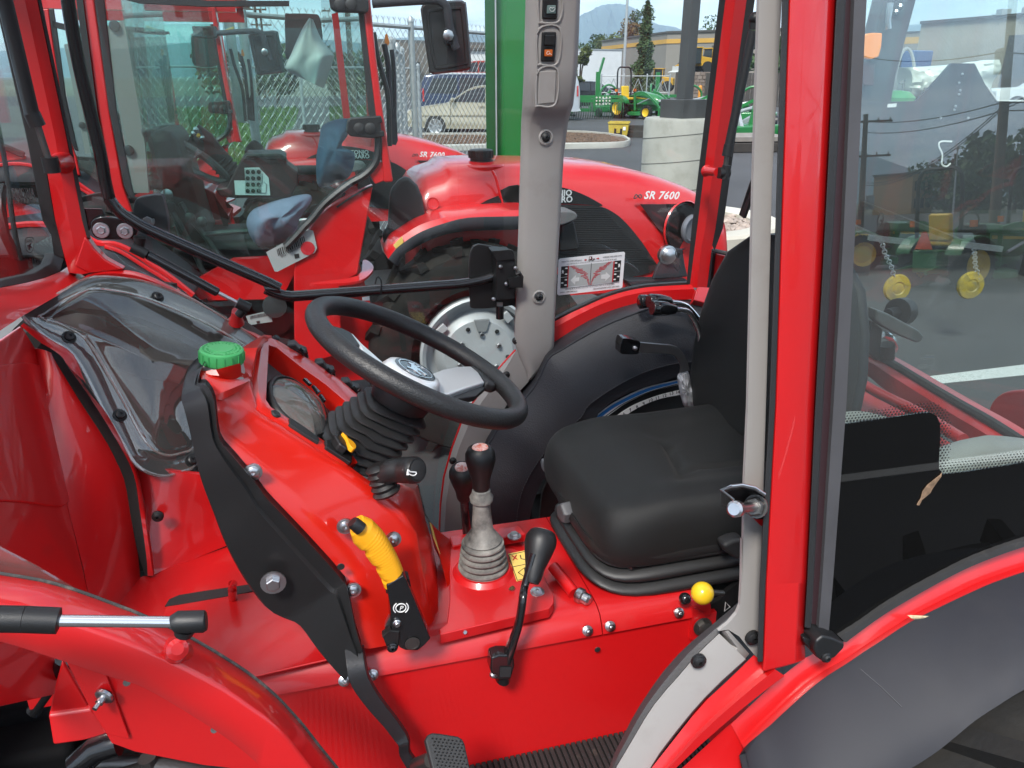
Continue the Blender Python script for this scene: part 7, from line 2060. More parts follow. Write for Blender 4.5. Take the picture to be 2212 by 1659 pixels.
npart(MB().lathe(wb2 + BX * -.1, V((0, -1, 0)), [(.34, -.04), (.345, .01), (.32, .012), (.2, -.03), (.03, -.02), (.001, -.02)], 36), 'rim', SILW, W2)
for bb in (4.14, 4.12):
    pass
npart(tyre(MB(), V((wcN.x, 4.16, wcN.z)), .50, .27, 18, .025), 'front_tyre', TYRE)
npart(tyre(MB(), V((-.95, 4.10, .58)), .58, .32, 18, .03), 'rear_tyre', TYRE)
# rear fender of the neighbour: grey arc with a red rim
ro1 = crv2(q('A2', (-300, 430), (0, 370), (300, 345), (560, 400), (700, 480), (830, 490), (950, 540), (1100, 640), (1250, 740), (1400, 860)), 3)
ri1 = crv2(q('A2', (-300, 560), (0, 560), (300, 560), (480, 560), (620, 590), (720, 545), (850, 620), (980, 720), (1110, 810), (1250, 930)), 3)
npart(MB().loft([[a_ + V((0, .3, .02)), a_, a_.lerp(c_, .5) + V((0, -.02, 0)), c_, c_ + V((0, .1, -.03)), a_ + V((0, .3, -.02))] for a_, c_ in zip(PP(ro1, b=3.1), PP(ri1, b=3.05))]), 'rear_fender', CHAR, smooth=60)
npart(MB().tube(PP([(x, y - 2) for x, y in ro1], b=3.1), .012, 6), 'fender_rim', RED)
npart(MB().tube(PP(crv2(q('A2', (760, 500), (880, 540), (1040, 640), (1200, 740), (1300, 830)), 3), b=3.06), .008, 6), 'fender_rim', RED)
npart(MB().slab(PP(q('A2', (-300, 80), (0, 75), (340, 215), (340, 350), (0, 350), (-300, 380)), b=3.3), BX * .03), 'rear_panel', RED)
npart(MB().tube(PP(q('A2', (-100, 55), (40, 95), (330, 210)), b=3.28), .02, 6), 'panel_strip', RUB)

# cab: rear pillar, front pillar, door frame, glass
def nstrip(name, mat, rows, b, th, parent=None, **k):
    return npart(MB().loft([[P(l, b=b), P(r, b=b), P(r, b=b + th), P(l, b=b + th)] for l, r in rows]), name, mat, parent, **k)


nstrip('rear_pillar', RED, [q('A1', (560, -300), (660, -300)), q('A1', (590, 0), (690, 0)), q('A1', (700, 800), (800, 800)), q('A1', (800, 1350), (900, 1350)), q('A2', (830, 200), (960, 230)), q('A2', (880, 420), (1000, 450))], bN + .03, .06, bevel=.01)
nstrip('door_seal', RUB, [q('A1', (520, -300), (575, -300)), q('A1', (552, 0), (602, 0)), q('A1', (665, 800), (705, 800)), q('A1', (770, 1400), (805, 1400))], bN + .02, .03)
ND = nstrip('door_frame', BLK, [q('A1', (655, -300), (720, -300)), q('A1', (688, 0), (760, 0)), q('A1', (790, 800), (850, 800)), q('A1', (900, 1350), (960, 1350)), q('A2', (940, 150), (985, 160))], bN + .0, .04, bevel=.006)
npart(MB().tube(crv(PP(q('B1', (895, 900), (905, 1060), (880, 1180), (800, 1270), (680, 1340), (520, 1470), (420, 1590)) + q('B2', (370, 350), (300, 430), (230, 500)), b=bN), 4), .022, 8, flat=.7), 'door_frame', BLK, ND)
npart(MB().strip(PP(q('B1', (800, -80), (878, 700), (915, 1000)), b=bN), PP(q('B1', (745, -80), (835, 800), (870, 1000)), b=bN), BX * .03), 'door_frame', RUB, ND)
npart(MB().strip(PP(q('A1', (700, -60), (1000, 20), (1500, 45), (2100, 40)), b=bN), PP(q('A1', (700, -140), (1000, -60), (1500, 5), (2100, 5)), b=bN), BX * .04), 'door_frame', BLK, ND)
npart(MB().slab(PP(q('A1', (700, -80), (900, 1000), (975, 1540)) + q('A2', (980, 300), (1200, 520)) + q('B2', (200, 520), (420, 200)) + q('B1', (520, 1470), (700, 1330), (860, 1200), (890, 1000), (850, 700), (770, -80)), b=bN + .015), BX * .004), 'door_glass', TEAL, ND)
nstrip('front_pillar', RED, [q('B1', (770, -300), (815, -300)), q('B1', (785, 0), (845, 0)), q('B1', (832, 400), (885, 400)), q('B1', (880, 800), (935, 800)), q('B1', (920, 1080), (975, 1080)), q('B1', (945, 1325), (1010, 1320))], bN - .01, .06, bevel=.008)
npart(MB().slab(PP(q('B1', (905, 1170), (960, 1180), (960, 1310), (880, 1340), (840, 1270)), b=bN + .0), BX * .05), 'pillar_foot', RED, bevel=.006)
for pts in ([(540, -60), (560, 60), (600, 85), (820, 92), (835, 70), (828, -60)], [(680, 880), (700, 858), (925, 840), (935, 890), (915, 895), (920, 950), (945, 950), (950, 990), (870, 1005), (700, 990), (672, 960)]):
    h_ = npart(MB().slab(PP(q('B1', *pts), b=bN - .04), BX * .05), 'door_hinge', BLK, bevel=.01, seg=3)
    cx = sum(p[0] for p in pts) / len(pts); cy = sum(p[1] for p in pts) / len(pts)
    for dx in (-75, 5):
        npart(MB().lathe(P(q('B1', (cx + dx, cy + 3))[0], b=bN - .04), V((0, -1, 0)), [(.021, 0), (.02, .008), (.013, .012)], 16), 'hinge_bolt', RUB, h_)
# red quarter panel with lip below the door
npart(MB().slab(PP(crv2(q('B2', (865, 50), (780, 90), (690, 130), (560, 205), (450, 305), (385, 420), (320, 540), (290, 680)), 3) + q('B2', (292, 1100), (310, 1330), (430, 1340), (560, 1300), (640, 1260), (620, 760), (750, 705), (800, 420)), b=bN + .02), BX * .05), 'quarter_panel', RED, bevel=.006)
npart(MB().slab([P(t, z=P(q('B2', (750, 705))[0], b=bN).z) for t in crv2(q('B2', (750, 712), (790, 600), (840, 610), (868, 650), (840, 700), (770, 745), (640, 765), (440, 770), (430, 760)), 3, True)], ZX * -.01), 'panel_lip', RED)
npart(MB().tube(PP(crv2(q('B2', (600, 215), (700, 145), (810, 80), (862, 60)), 4), b=bN + .01), .004, 5), 'panel_crease', BLKP)
npart(MB().slab(PP(q('B2', (-900, 900), (200, 880), (292, 700), (292, 1500), (-900, 1700)), b=bN + .12), BX * .03), 'lower_door', M('red_painted_shade', (.30, .006, .01), .5))  # shade on the lower panel is put into this darker red
npart(MB().lathe(P(q('B2', (150, 930))[0], b=bN + .1), V((0, -1, 0)), [(.05, 0), (.05, .012), (.03, .015)], 18), 'grommet', RUB)
# barcode tags
tg = npart(MB().slab(PP(q('B2', (88, 540), (400, 375), (430, 385), (458, 510), (440, 545), (170, 682), (150, 680)), b=bN + .008), BX * .001), 'paper_tag', M('tag_white', (.30, .31, .31), .5))
mb = MB()
rn = random.Random(1)
x = 0.0
while x < 1:
    w = rn.choice((.022, .035, .05))
    a_, c_ = V((165 + 195 * x, 520 - 95 * x, 0)), V((165 + 195 * (x + w), 520 - 95 * (x + w), 0))
    mb.slab(PP(q('B2', (a_.x, a_.y), (c_.x, c_.y), (c_.x + 12, c_.y + 48), (a_.x + 12, a_.y + 48)), b=bN + .006), BX * .001)
    x += w + rn.choice((.025, .04))
npart(mb, 'barcode', BLKP, tg, kind='stuff', smooth=0)
textuv('00219980A3420', 'tag_lettering', BLKP, *q('B2', (200, 580), (360, 495), (196, 565)), tg, b=bN + .006)
npart(MB().lathe(P(q('B2', (390, 512))[0], b=bN + .007), V((0, -1, 0)), [(.028, 0), (.028, .001), (.001, .0012)], 20), 'red_dot', REDPR, tg)
npart(MB().slab(PP(q('B2', (292, 555), (325, 550), (330, 580), (298, 588)), b=bN + .006), BX * .001), 'tag_logo', BLKP, tg)
tg2 = npart(MB().slab(PP(q('A2', (1785, 1005), (1800, 1000), (1960, 963), (1978, 1045), (1810, 1070)), b=bN + .11), BX * .001), 'paper_tag', MATS['tag_white'])
mb = MB()
for k in range(16):
    x = 1815 + k * 7.6
    mb.slab(PP(q('A2', (x, 1002 - k * 1.5), (x + rn.choice((2, 4)), 1002 - k * 1.5), (x + 6, 1026 - k * 1.5), (x + 3, 1027 - k * 1.5)), b=bN + .108), BX * .001)
npart(mb, 'barcode', BLKP, tg2, kind='stuff', smooth=0)
npart(MB().slab(PP(q('A2', (1860, 1042), (1885, 1037), (1888, 1055), (1865, 1060)), b=bN + .108), BX * .001), 'tag_logo', BLKP, tg2)
npart(MB().slab(PP(q('B2', (785, 868), (838, 860), (840, 890), (788, 892)), b=bN + .03), BX * .002), 'paper_tag', WHTS)

# cab far side, interior
bF = 4.3
nstrip('rear_pillar', RED, [q('A1', (960, -200), (1020, -200)), q('A1', (1010, 400), (1060, 400)), q('A1', (1120, 1300), (1160, 1300))], bF, .05)
npart(MB().slab(PP(q('A1', (1020, -100), (1480, -80), (1690, 1060), (1150, 1250)), b=bF + .02), BX * .004), 'side_glass', TEAL)
npart(MB().slab([P(t, a=P(q('B1', (830, 500))[0], b=bN).x + .03) for t in q('B1', (800, -80), (905, 1080), (560, 1000), (480, -60))], AX * .004), 'windscreen', TEAL)
npart(MB().slab([V((-.55, b, z)) for b, z in ((3.26, 1.1), (4.25, 1.1), (4.25, 2.0), (3.26, 2.0))], AX * .004), 'rear_glass', TEAL)
npart(MB().slab(PP(q('B1', (565, 100), (610, 90), (700, 860), (650, 860)), b=bF - .05), BX * .04), 'front_pillar', RED)
nsw = PP(crv2(q('A1', (1060, 940), (1150, 960), (1300, 1030), (1500, 1150), (1630, 1270), (1640, 1310), (1560, 1310), (1400, 1240), (1200, 1110), (1080, 1000)), 4, True), b=3.72)
NSW = npart(MB().tube(nsw, .017, 8, ring=True), 'steering_wheel', M('wheel_far', (.05, .05, .052), .4))
npart(MB().slab(PP(q('A1', (1190, 1240), (1240, 1150), (1310, 1130), (1350, 1230), (1330, 1340), (1230, 1330)), b=3.74), BX * .08), 'column_head', BLK, NSW, bevel=.01)
pr = []
for k in range(6):
    pr += [(.055, .04 * k), (.068, .04 * k + .014), (.052, .04 * k + .03)]
nb0 = P(q('A1', (1280, 1560))[0], b=3.72)
npart(MB().lathe(nb0, P(q('A1', (1260, 1330))[0], b=3.72) - nb0, pr, 16), 'column_bellows', BUMPB, NSW)
npart(MB().slab(PP(q('A1', (1560, 1370), (1640, 1360), (1760, 1140), (1840, 1120), (2028, 1125)) + q('B1', (200, 1125), (235, 1150), (235, 1190), (320, 1250), (320, 1330), (260, 1450), (230, 1440)) + q('A1', (2010, 1440), (1720, 1440), (1600, 1430)), b=3.5), BX * .2), 'control_box', M('box_maroon', (.045, .015, .018), .45), bevel=.015)
npart(MB().slab(PP(q('A1', (1780, 1120), (2028, 1115)) + q('B1', (200, 1118), (240, 1145), (230, 1170), (150, 1160)) + q('A1', (1850, 1150), (1760, 1170)), b=3.48), BX * .22), 'arm_pad', BLK, bevel=.012)
stn = npart(MB().slab(PP(q('A1', (1775, 1218), (1880, 1215), (1950, 1290), (1962, 1418), (1708, 1415), (1700, 1310), (1780, 1310)), b=3.49), BX * .001), 'instruction_sheet', WHTS)
mb, m2 = MB(), MB()
for r_ in range(4):
    for c_ in range(3):
        x, y = 1782 + c_ * 40, 1228 + r_ * 46
        if r_ >= 2 or c_ < 3:
            mb.tube(PP(q('A1', (x, y), (x + 32, y), (x + 32, y + 36), (x, y + 36)), b=3.488), .0012, 4, ring=True)
            m2.lathe(P(q('A1', (x + 16, y + 20))[0], b=3.4885), V((0, -1, 0)), [(.009, 0), (.008, .0006), (.001, .0008)], 10)
mb.tube(PP(q('A1', (1905, 1260), (1900, 1330), (1880, 1350), (1880, 1400), (1930, 1402), (1935, 1340), (1915, 1320)), b=3.488), .002, 4)
npart(mb, 'sheet_lines', GREYPR, stn, kind='stuff')
npart(m2, 'sheet_symbols', BLKP, stn, kind='stuff')
js = npart(MB().tube(PP(q('A1', (1400, 970), (1490, 1030), (1560, 1110), (1640, 1190)), b=3.8), [.05, .048, .042, .04], 14), 'joystick', BLK)
for k, (u, v) in enumerate(((1405, 968), (1440, 985), (1470, 1000), (1420, 940))):
    npart(MB().sphere(P(q('A1', (u, v))[0], b=3.76), .012, 8), 'button', STEEL if k != 1 else YEL, js)
pr = []
for k in range(6):
    pr += [(.04 + .003 * k, .022 * k), (.052 + .003 * k, .022 * k + .008), (.04 + .003 * k, .022 * k + .016)]
npart(MB().lathe(P(q('A1', (1590, 1170))[0], b=3.8), P(q('A1', (1700, 1280))[0], b=3.8) - P(q('A1', (1590, 1170))[0], b=3.8), pr, 16), 'joystick_boot', BUMPB, js)
npart(MB().slab(PP(q('A1', (1330, 1290), (1560, 1400), (1640, 1659)) + q('A2', (1650, 300), (1330, 330)), b=3.9), BX * .3), 'dash_column', RED, bevel=.03)
npart(MB().slab([P(t, z=.95) for t in q('A1', (1300, 1560), (1550, 1585), (1700, 1545), (1750, 1505), (1680, 1480), (1450, 1500))], ZX * -.02), 'floor', REDD)
npart(MB().slab(PP(q('A2', (1150, 330), (1420, 120), (1600, 560), (2028, 640), (2028, 760), (1500, 800)), b=4.0), BX * .05), 'side_wall', M('maroon_trim', (.10, .01, .012), .6))
for pts in ([(1310, 180), (1380, 290), (1470, 400), (1610, 590)], [(1230, 210), (1300, 330), (1420, 560), (1480, 700)], [(1470, 710), (1600, 680), (1750, 650), (2028, 590)], [(1480, 410), (1650, 395), (1800, 385)]):
    npart(MB().tube(crv(PP(q('A2', *pts), b=3.45), 3), .012, 8), 'linkage_rod', M('rod_dark', (.05, .055, .055), .4, .3))
for uv in q('A2', (1215, 118), (1237, 210), (1380, 290), (1468, 318)):
    npart(MB().lathe(P(uv, b=3.42), V((0, -1, 0)), [(.022, 0), (.022, .012), (.012, .018)], 12), 'rod_end', STEEL if uv[1] < 440 else BLK)
npart(MB().tube(crv(PP(q('A1', (985, 50), (1000, 20), (1040, 10), (1060, 30)), b=3.9) + PP(q('A1', (1000, 60), (1050, 560), (1120, 900)), b=3.9), 3), .02, 8), 'grab_rail', M('grey_rail', (.07, .07, .08), .5))
npart(MB().slab(PP(q('A1', (750, 200), (960, 120), (1040, 900), (1080, 1400), (960, 1400), (880, 900)), b=4.2), BX * .03), 'trim_panel', M('trim_far', (.2, .195, .19), .6))
for uv in q('A1', (832, 188), (935, 1092)):
    npart(MB().lathe(P(uv, b=4.19), V((0, -1, 0)), [(.025, 0), (.02, .008), (.01, .01)], 12), 'screw', BLK)
# mirrors
m3 = npart(MB().slab(PP(crv2(q('B1', (225, 110), (260, 97), (430, 100), (480, 130), (500, 300), (480, 440), (250, 440), (228, 300)), 3, True), b=4.6), BX * .05), 'mirror', M('mirror_dark', (.04, .04, .045), .3), bevel=.015)
mo = crv2(q('B1', (1212, 60), (1235, 28), (1300, 15), (1480, 0), (1530, 15), (1545, 60), (1578, 460), (1570, 495), (1540, 512), (1330, 538), (1285, 530), (1268, 490), (1215, 120)), 3, True)
m4 = npart(MB().loft([[P(t, b=bN - .05) for t in mo], [P((1055 + (t[0] - 965) * .0 + (t[0] - 1055) * 1.0, t[1]), b=bN - .09) for t in mo], [P((QX['B'] + 1400 * QK + (t[0] - QX['B'] - 1400 * QK) * .93, 80 + (t[1] - 80) * .95), b=bN - .105) for t in mo]]), 'mirror', BLK, smooth=40)
mi = crv2(q('B1', (1265, 100), (1300, 75), (1480, 60), (1510, 90), (1540, 420), (1520, 460), (1350, 490), (1310, 460), (1270, 200)), 3, True)
npart(MB().tube([P(t, b=bN - .106) for t in mi], .006, 6, ring=True), 'mirror_rib', BLK, m4)
npart(MB().slab(PP(q('B1', (1395, 200), (1450, 182), (1490, 305), (1480, 318), (1405, 322), (1385, 290)), b=bN - .15), BX * .04), 'mirror_clamp', CHAR, m4, bevel=.006)
npart(MB().lathe(P(q('B1', (1408, 258))[0], b=bN - .15), V((0, -1, 0)), [(.02, 0), (.02, .01), (.012, .014)], 8), 'clamp_bolt', STEEL, m4)
npart(MB().tube(crv(PP(q('B1', (860, 25), (1100, 8), (1300, 0), (1360, 15), (1400, 60), (1420, 190), (1460, 330), (1470, 355)), b=bN - .14), 4), .0155, 10), 'mirror_rod', CHAR, m4)
npart(MB().slab(PP(q('B1', (910, 0), (1060, -60), (1062, -5), (990, 22), (985, 40), (925, 45)), b=bN - .12), BX * .04), 'rod_mount', M('ochre_bracket', (.32, .25, .06), .5), m4, bevel=.006)
# wipers and marker stalk ahead of the windscreen
wpn = npart(MB().tube(crv(PP(q('B1', (868, 235), (900, 420), (940, 560), (975, 720), (985, 1060)), b=3.5), 3), .011, 8), 'wiper', BLK)
npart(MB().tube(crv(PP(q('B1', (945, 320), (975, 480), (985, 700), (1000, 1020)), b=3.62), 3), .012, 8).tube(crv(PP(q('B1', (1000, 360), (1012, 480), (1020, 700), (1015, 1050)), b=3.7), 3), .01, 8).slab(PP(q('B1', (985, 880), (1030, 760), (1045, 1020), (1030, 1055), (980, 1040)), b=3.6), BX * .02), 'wiper_blade', M('wiper_black', (.014, .014, .02), .6), wpn)
npart(MB().slab(PP(q('B1', (955, 250), (968, 245), (985, 310), (975, 330), (950, 310)), b=3.62), BX * .02), 'marker', M('marker_orange', (.6, .2, .04), .5), wpn)
no_o = [V((a, b, 2.16)) for a, b in ((-.75, 3.24), (.42, 3.24), (.48, 3.35), (.48, 4.2), (.42, 4.32), (-.75, 4.32))]
nc_o = sum(no_o, V((0, 0, 0))) / 6
no_i = [nc_o + (p - nc_o) * .86 for p in no_o]
npart(MB().loft([no_o, [p + V((0, 0, .1)) for p in no_o], [p + V((0, 0, .12)) for p in no_i], no_i], ring=True), 'roof', RED, smooth=30)
npart(MB().slab([p + V((0, 0, .08)) for p in no_i], ZX * .006), 'added_hatch', MATS['added_hatch_glass'])  # same unseen pane, added to let light into this cab
npart(MB().box((-.15, 3.26, 2.12), (1.15, .06, .1)).box((-.15, 4.28, 2.12), (1.15, .06, .1)), 'roof_frame', RED)
npart(MB().box((-.35, 3.75, .98), (.42, .48, .12)), 'seat_cushion', FABR, bevel=.04)
npart(MB().box((-.5, 3.75, 1.25), (.12, .46, .5), rot=(0, -.15, 0)), 'seat_backrest', FABR, bevel=.05)

# third tractor: a copy further along the row
N3 = copy_tree(NB)
N3.location = T2W(NBO + V((-.71, 2.3, 0)))
N3['label'] = 'second red tractor beyond ours, its hood rising behind the black cab mirror'
# things left in the neighbour's cab
def cloth(name, label, cat, rows_, mat, group=None, off=V((.0, .02, 0))):
    mb = MB().grid(rows_, off)
    o = mb.build(name, mat, None, off=V((0, 0, 0)), smooth=80)
    return tag(o, label, cat, group)


def crumple(outline, b, amp, seed, n=22, fold=1.0, depth=.08):
    """rows of world points filling a four sided outline [left pts, right pts] with soft hanging folds"""
    rn = random.Random(seed)
    l, r = outline
    L_, R_ = crv2(l, 6), crv2(r, 6)
    ph = [(rn.uniform(2, 7), rn.uniform(-.35, .35), rn.uniform(0, 6.28), rn.uniform(.3, 1)) for _ in range(5)]
    rows_ = []
    for i, (a_, c_) in enumerate(zip(L_, R_)):
        row = []
        for k in range(n + 1):
            t = k / n
            bb = b - depth * math.sin(math.pi * t) ** .7
            for f_, dr, p_, w in ph:
                bb += amp * w * .5 * math.sin(fold * f_ * t * 2.2 + i * dr + p_)
            row.append(T2W(P((a_[0] + (c_[0] - a_[0]) * t, a_[1] + (c_[1] - a_[1]) * t), b=bb)))
        rows_.append(row)
    return rows_


def slump(name, label, cat, outline, b, depth, mat, seed):
    """soft body: an outline swelling towards the viewer with folds, flat behind"""
    rn = random.Random(seed)
    o = crv2(outline, 6, True)
    cx = sum(x for x, y in o) / len(o); cy = sum(y for x, y in o) / len(o)
    ph = [(rn.randint(2, 6), rn.uniform(0, 6.28), rn.uniform(.3, 1)) for _ in range(4)]
    loops = []
    for f in (1.0, .97, .9, .78, .62, .44, .25, .06):
        lp = []
        for k, (x, y) in enumerate(o):
            a = 2 * math.pi * k / len(o)
            w = sum(h * math.sin(n_ * a + p_ + f * 5) for n_, p_, h in ph) * .055 * depth * f * (1 - f ** 4) * 4.2
            lp.append(T2W(P((cx + (x - cx) * f, cy + (y - cy) * f), b=b - depth * math.sqrt(max(0, 1 - f ** 2.2)) + w)))
        loops.append(lp)
    back = [T2W(P((cx + (x - cx) * .9, cy + (y - cy) * .9), b=b + .06)) for x, y in o]
    return tag(MB().loft([back] + loops).build(name, mat, None, off=V((0, 0, 0)), smooth=80), label, cat)


k17 = lambda *p: [(x * .8709, y * .8709) for x, y in p]
slump('jacket', 'blue jacket hanging behind the door glass of the next red tractor', 'jacket', k17((792, 345), (800, 312), (835, 296), (868, 298), (862, 335), (848, 362), (880, 382), (868, 436), (830, 455), (790, 462), (784, 400)), 3.6, .12, M('jacket_blue', (.07, .11, .20), .85, bump=(60, .5), var=(8, .2)), 3)
slump('cloth_bag', 'lavender blue cloth bag slumped on the cab floor of the next red tractor', 'bag', k17((612, 562), (622, 525), (660, 505), (715, 488), (765, 482), (772, 500), (745, 540), (728, 585), (690, 606), (640, 612)), 3.55, .16, M('bag_lavender', (.34, .28, .44), .8, bump=(40, .5), var=(6, .15)), 4)
cloth('plastic_bag', 'white translucent plastic bag hanging in the cab of the next red tractor', 'bag', crumple((q('B1', (400, 130), (340, 230), (270, 390), (230, 500), (330, 560)), q('B1', (420, 140), (480, 280), (560, 380), (570, 430), (500, 640))), 3.45, .02, 6), M('bag_white', (.55, .57, .56), .55, bump=(50, .4)))
# ================================================================== vehicles and machines farther off
def car(name, label, cat, loc, rz, paint, prof, win, width, wheels, wr, group=None, taper=.12, extra=None):
    """prof: body side outline (x along, z up); win: list of window outlines; wheels: x positions"""
    root = thing(name, label, cat, loc, rz, group); OFF[root.name] = V((0, 0, 0))
    hw = width / 2
    zmax = max(z for x, z in prof); zb = .95

    def yy(z):
        return hw - max(0, z - zb) / max(.01, zmax - zb) * taper - max(0, .45 - z) * .12
    loops = []
    pf = crv2(prof, 3, True)
    for s, k in ((-1, 1.0), (-.96, 1.0), (.96, 1.0), (1, 1.0)):
        loops.append([V((x * (1 if abs(s) < 1 else .985), s * yy(z), z if abs(s) < 1 else z * .985 + .01)) for x, z in pf])
    MB().loft(loops).build('body', paint, root, smooth=50)
    GL = M('car_glass', (.015, .018, .02), .08, spec=.6)
    for w in win:
        for s in (-1, 1):
            MB().slab([V((x, s * (yy(z) + .004), z)) for x, z in w], V((0, -s * .02, 0))).build('window', GL, root)
    for x in wheels:
        for s in (-1, 1):
            c = V((x, s * (hw - .09), wr))
            MB().lathe(c - V((0, s * .12, 0)), V((0, s, 0)), [(wr * 1.13, 0), (wr * 1.13, .118)], 28).build('wheel_arch', M('arch_black', (.008, .008, .008), .9), root)
            w_ = MB().lathe(c - V((0, s * .1, 0)), V((0, s, 0)), [(wr * .6, 0), (wr * .95, 0), (wr, .03), (wr, .17), (wr * .95, .2), (wr * .68, .205), (wr * .66, .18)], 28).build('wheel', M('tyre_far', (.02, .02, .02), .8), root)
            mb = MB().lathe(c + V((0, s * .085, 0)), V((0, s, 0)), [(wr * .67, 0), (wr * .66, .02), (wr * .6, .012), (wr * .55, .0)], 28).lathe(c + V((0, s * .085, 0)), V((0, s, 0)), [(wr * .2, 0), (wr * .18, .02), (.01, .025)], 12)
            for k in range(7):
                a = 2 * math.pi * k / 7
                mb.bar(c + V((math.cos(a) * wr * .12, s * .1, math.sin(a) * wr * .12)), c + V((math.cos(a) * wr * .63, s * .1, math.sin(a) * wr * .63)), .05, .02, up=(0, 1, 0))
            mb.build('rim', M('alloy', (.55, .56, .57), .3, .8), w_)
    if extra:
        extra(root, yy)
    return root


SED = [(-2.25, .42), (-2.28, .62), (-2.1, .80), (-1.6, .90), (-1.02, .98), (-.45, 1.32), (-.05, 1.45), (.55, 1.46), (1.1, 1.36), (1.7, 1.06), (2.15, 1.0), (2.27, .85), (2.28, .5), (2.15, .30), (0, .24), (-2.1, .28)]
SEDW = [[(-.88, 1.0), (-.40, 1.30), (-.02, 1.40), (.12, 1.40), (.12, 1.0)], [(.18, 1.0), (.18, 1.40), (.6, 1.39), (.98, 1.30), (1.25, 1.04)]]


def sedan_extra(root, yy):
    DK = M('car_gap', (.02, .02, .02), .6)
    for s in (-1, 1):
        for x in (-.92, .15, 1.12):
            MB().bar(V((x, s * (yy(.7) + .004), .36)), V((x + .02, s * (yy(.95) + .003), .97)), .008, .008).build('door_gap', DK, root)
        MB().bar(V((-1.9, s * (yy(.62) + .008), .62)), V((2.0, s * (yy(.62) + .008), .64)), .015, .03).build('side_moulding', root.children[0].data.materials[0], root)
        MB().sphere(V((-.82, s * (yy(1) + .1), 1.06)), .1, 10, (.7, 1, .65)).build('mirror', root.children[0].data.materials[0], root)
        for x in (-.05, 1.0):
            MB().bar(V((x, s * (yy(.85) + .012), .88)), V((x + .16, s * (yy(.85) + .012), .885)), .02, .025).build('door_handle', root.children[0].data.materials[0], root)
        MB().slab([V((-2.2, s * .72, .62)), V((-2.0, s * .84, .64)), V((-1.95, s * .84, .76)), V((-2.12, s * .76, .76))], V((-.06, s * .02, .01))).build('headlight', M('lamp_clear', (.6, .6, .6), .15), root)
        MB().slab([V((2.2, s * .6, .72)), V((2.1, s * .84, .72)), V((2.1, s * .82, .95)), V((2.2, s * .62, .93))], V((.06, s * .02, 0))).build('tail_light', M('lamp_red', (.4, .01, .01), .2), root)
    MB().box((-2.27, 0, .5), (.04, 1.0, .14)).build('grille', DK, root)


GOLD = M('gold_car_paint', (.42, .37, .27), .3, .5, .5, var=(1, .03))
gp = G(1012, 297)
car('sedan', 'pale gold sedan parked behind the wire fence', 'car', gp + V((.45, .8, 0)), R(-4), GOLD, SED, SEDW, 1.74, (-1.38, 1.32), .32, 'parked vehicles', extra=sedan_extra)
p = at(1283, 44)
car('sedan', 'black sedan parked behind the green implements', 'car', p, R(172), M('black_car_paint', (.012, .013, .016), .25, 0, .6), SED, SEDW, 1.74, (-1.38, 1.32), .32, 'parked vehicles', extra=sedan_extra)
p = at(925, 36)
car('sedan', 'red car with only its roof showing above the blue van', 'car', p + V((2, 2.5, .9)), R(0), M('red_car_paint', (.35, .035, .02), .35, 0, .4), SED, SEDW, 1.8, (-1.38, 1.32), .32, 'parked vehicles')
SUV = [(-2.3, .45), (-2.32, .8), (-2.2, 1.02), (-1.5, 1.1), (-1.0, 1.16), (-.45, 1.66), (.0, 1.76), (1.9, 1.76), (2.2, 1.66), (2.32, 1.1), (2.32, .5), (2.2, .36), (0, .32), (-2.2, .36)]
SUVW = [[(-.86, 1.18), (-.42, 1.6), (.1, 1.66), (.1, 1.18)], [(.18, 1.18), (.18, 1.66), (1.05, 1.66), (1.05, 1.18)], [(1.13, 1.18), (1.13, 1.66), (1.9, 1.64), (2.1, 1.2)]]
def suv_extra(root, yy):
    for s in (-1, 1):
        MB().slab([V((2.3, s * .62, .95)), V((2.2, s * (yy(1) + .01), .95)), V((2.2, s * (yy(1.35) + .01), 1.35)), V((2.28, s * .64, 1.32))], V((.05, s * .01, 0))).build('tail_light', M('lamp_red', (.4, .01, .01), .2), root)
        MB().bar(V((-.4, s * .55, 1.78)), V((2.0, s * .55, 1.8)), .04, .05).build('roof_rail', M('rail_white', (.6, .62, .62), .4), root)
        for x in (-.9, .14, 1.09):
            MB().bar(V((x, s * (yy(.7) + .004), .5)), V((x + .02, s * (yy(1.1) + .003), 1.15)), .008, .008).build('door_gap', MATS['car_gap'], root)
    MB().box((2.34, 0, .62), (.1, 1.6, .2)).build('bumper', M('bumper_dark', (.03, .03, .032), .5), root, bevel=.02)


p = at(1010, 27)
car('van', 'dark blue van with red tail light parked behind the gold sedan', 'van', p + V((.75, .6, 0)), R(184), M('blue_car_paint', (.018, .03, .075), .3, .2, .5), SUV, SUVW, 1.85, (-1.45, 1.4), .36, 'parked vehicles', extra=suv_extra)
p = at(1253, 33)
car('van', 'silver van with just its rear corner showing beside the grey cab pillar', 'van', p + V((-2.33, 1.2, 0)), R(3), M('silver_car_paint', (.5, .51, .52), .3, .5, .5), SUV, SUVW, 1.85, (-1.45, 1.4), .36, 'parked vehicles', extra=suv_extra)

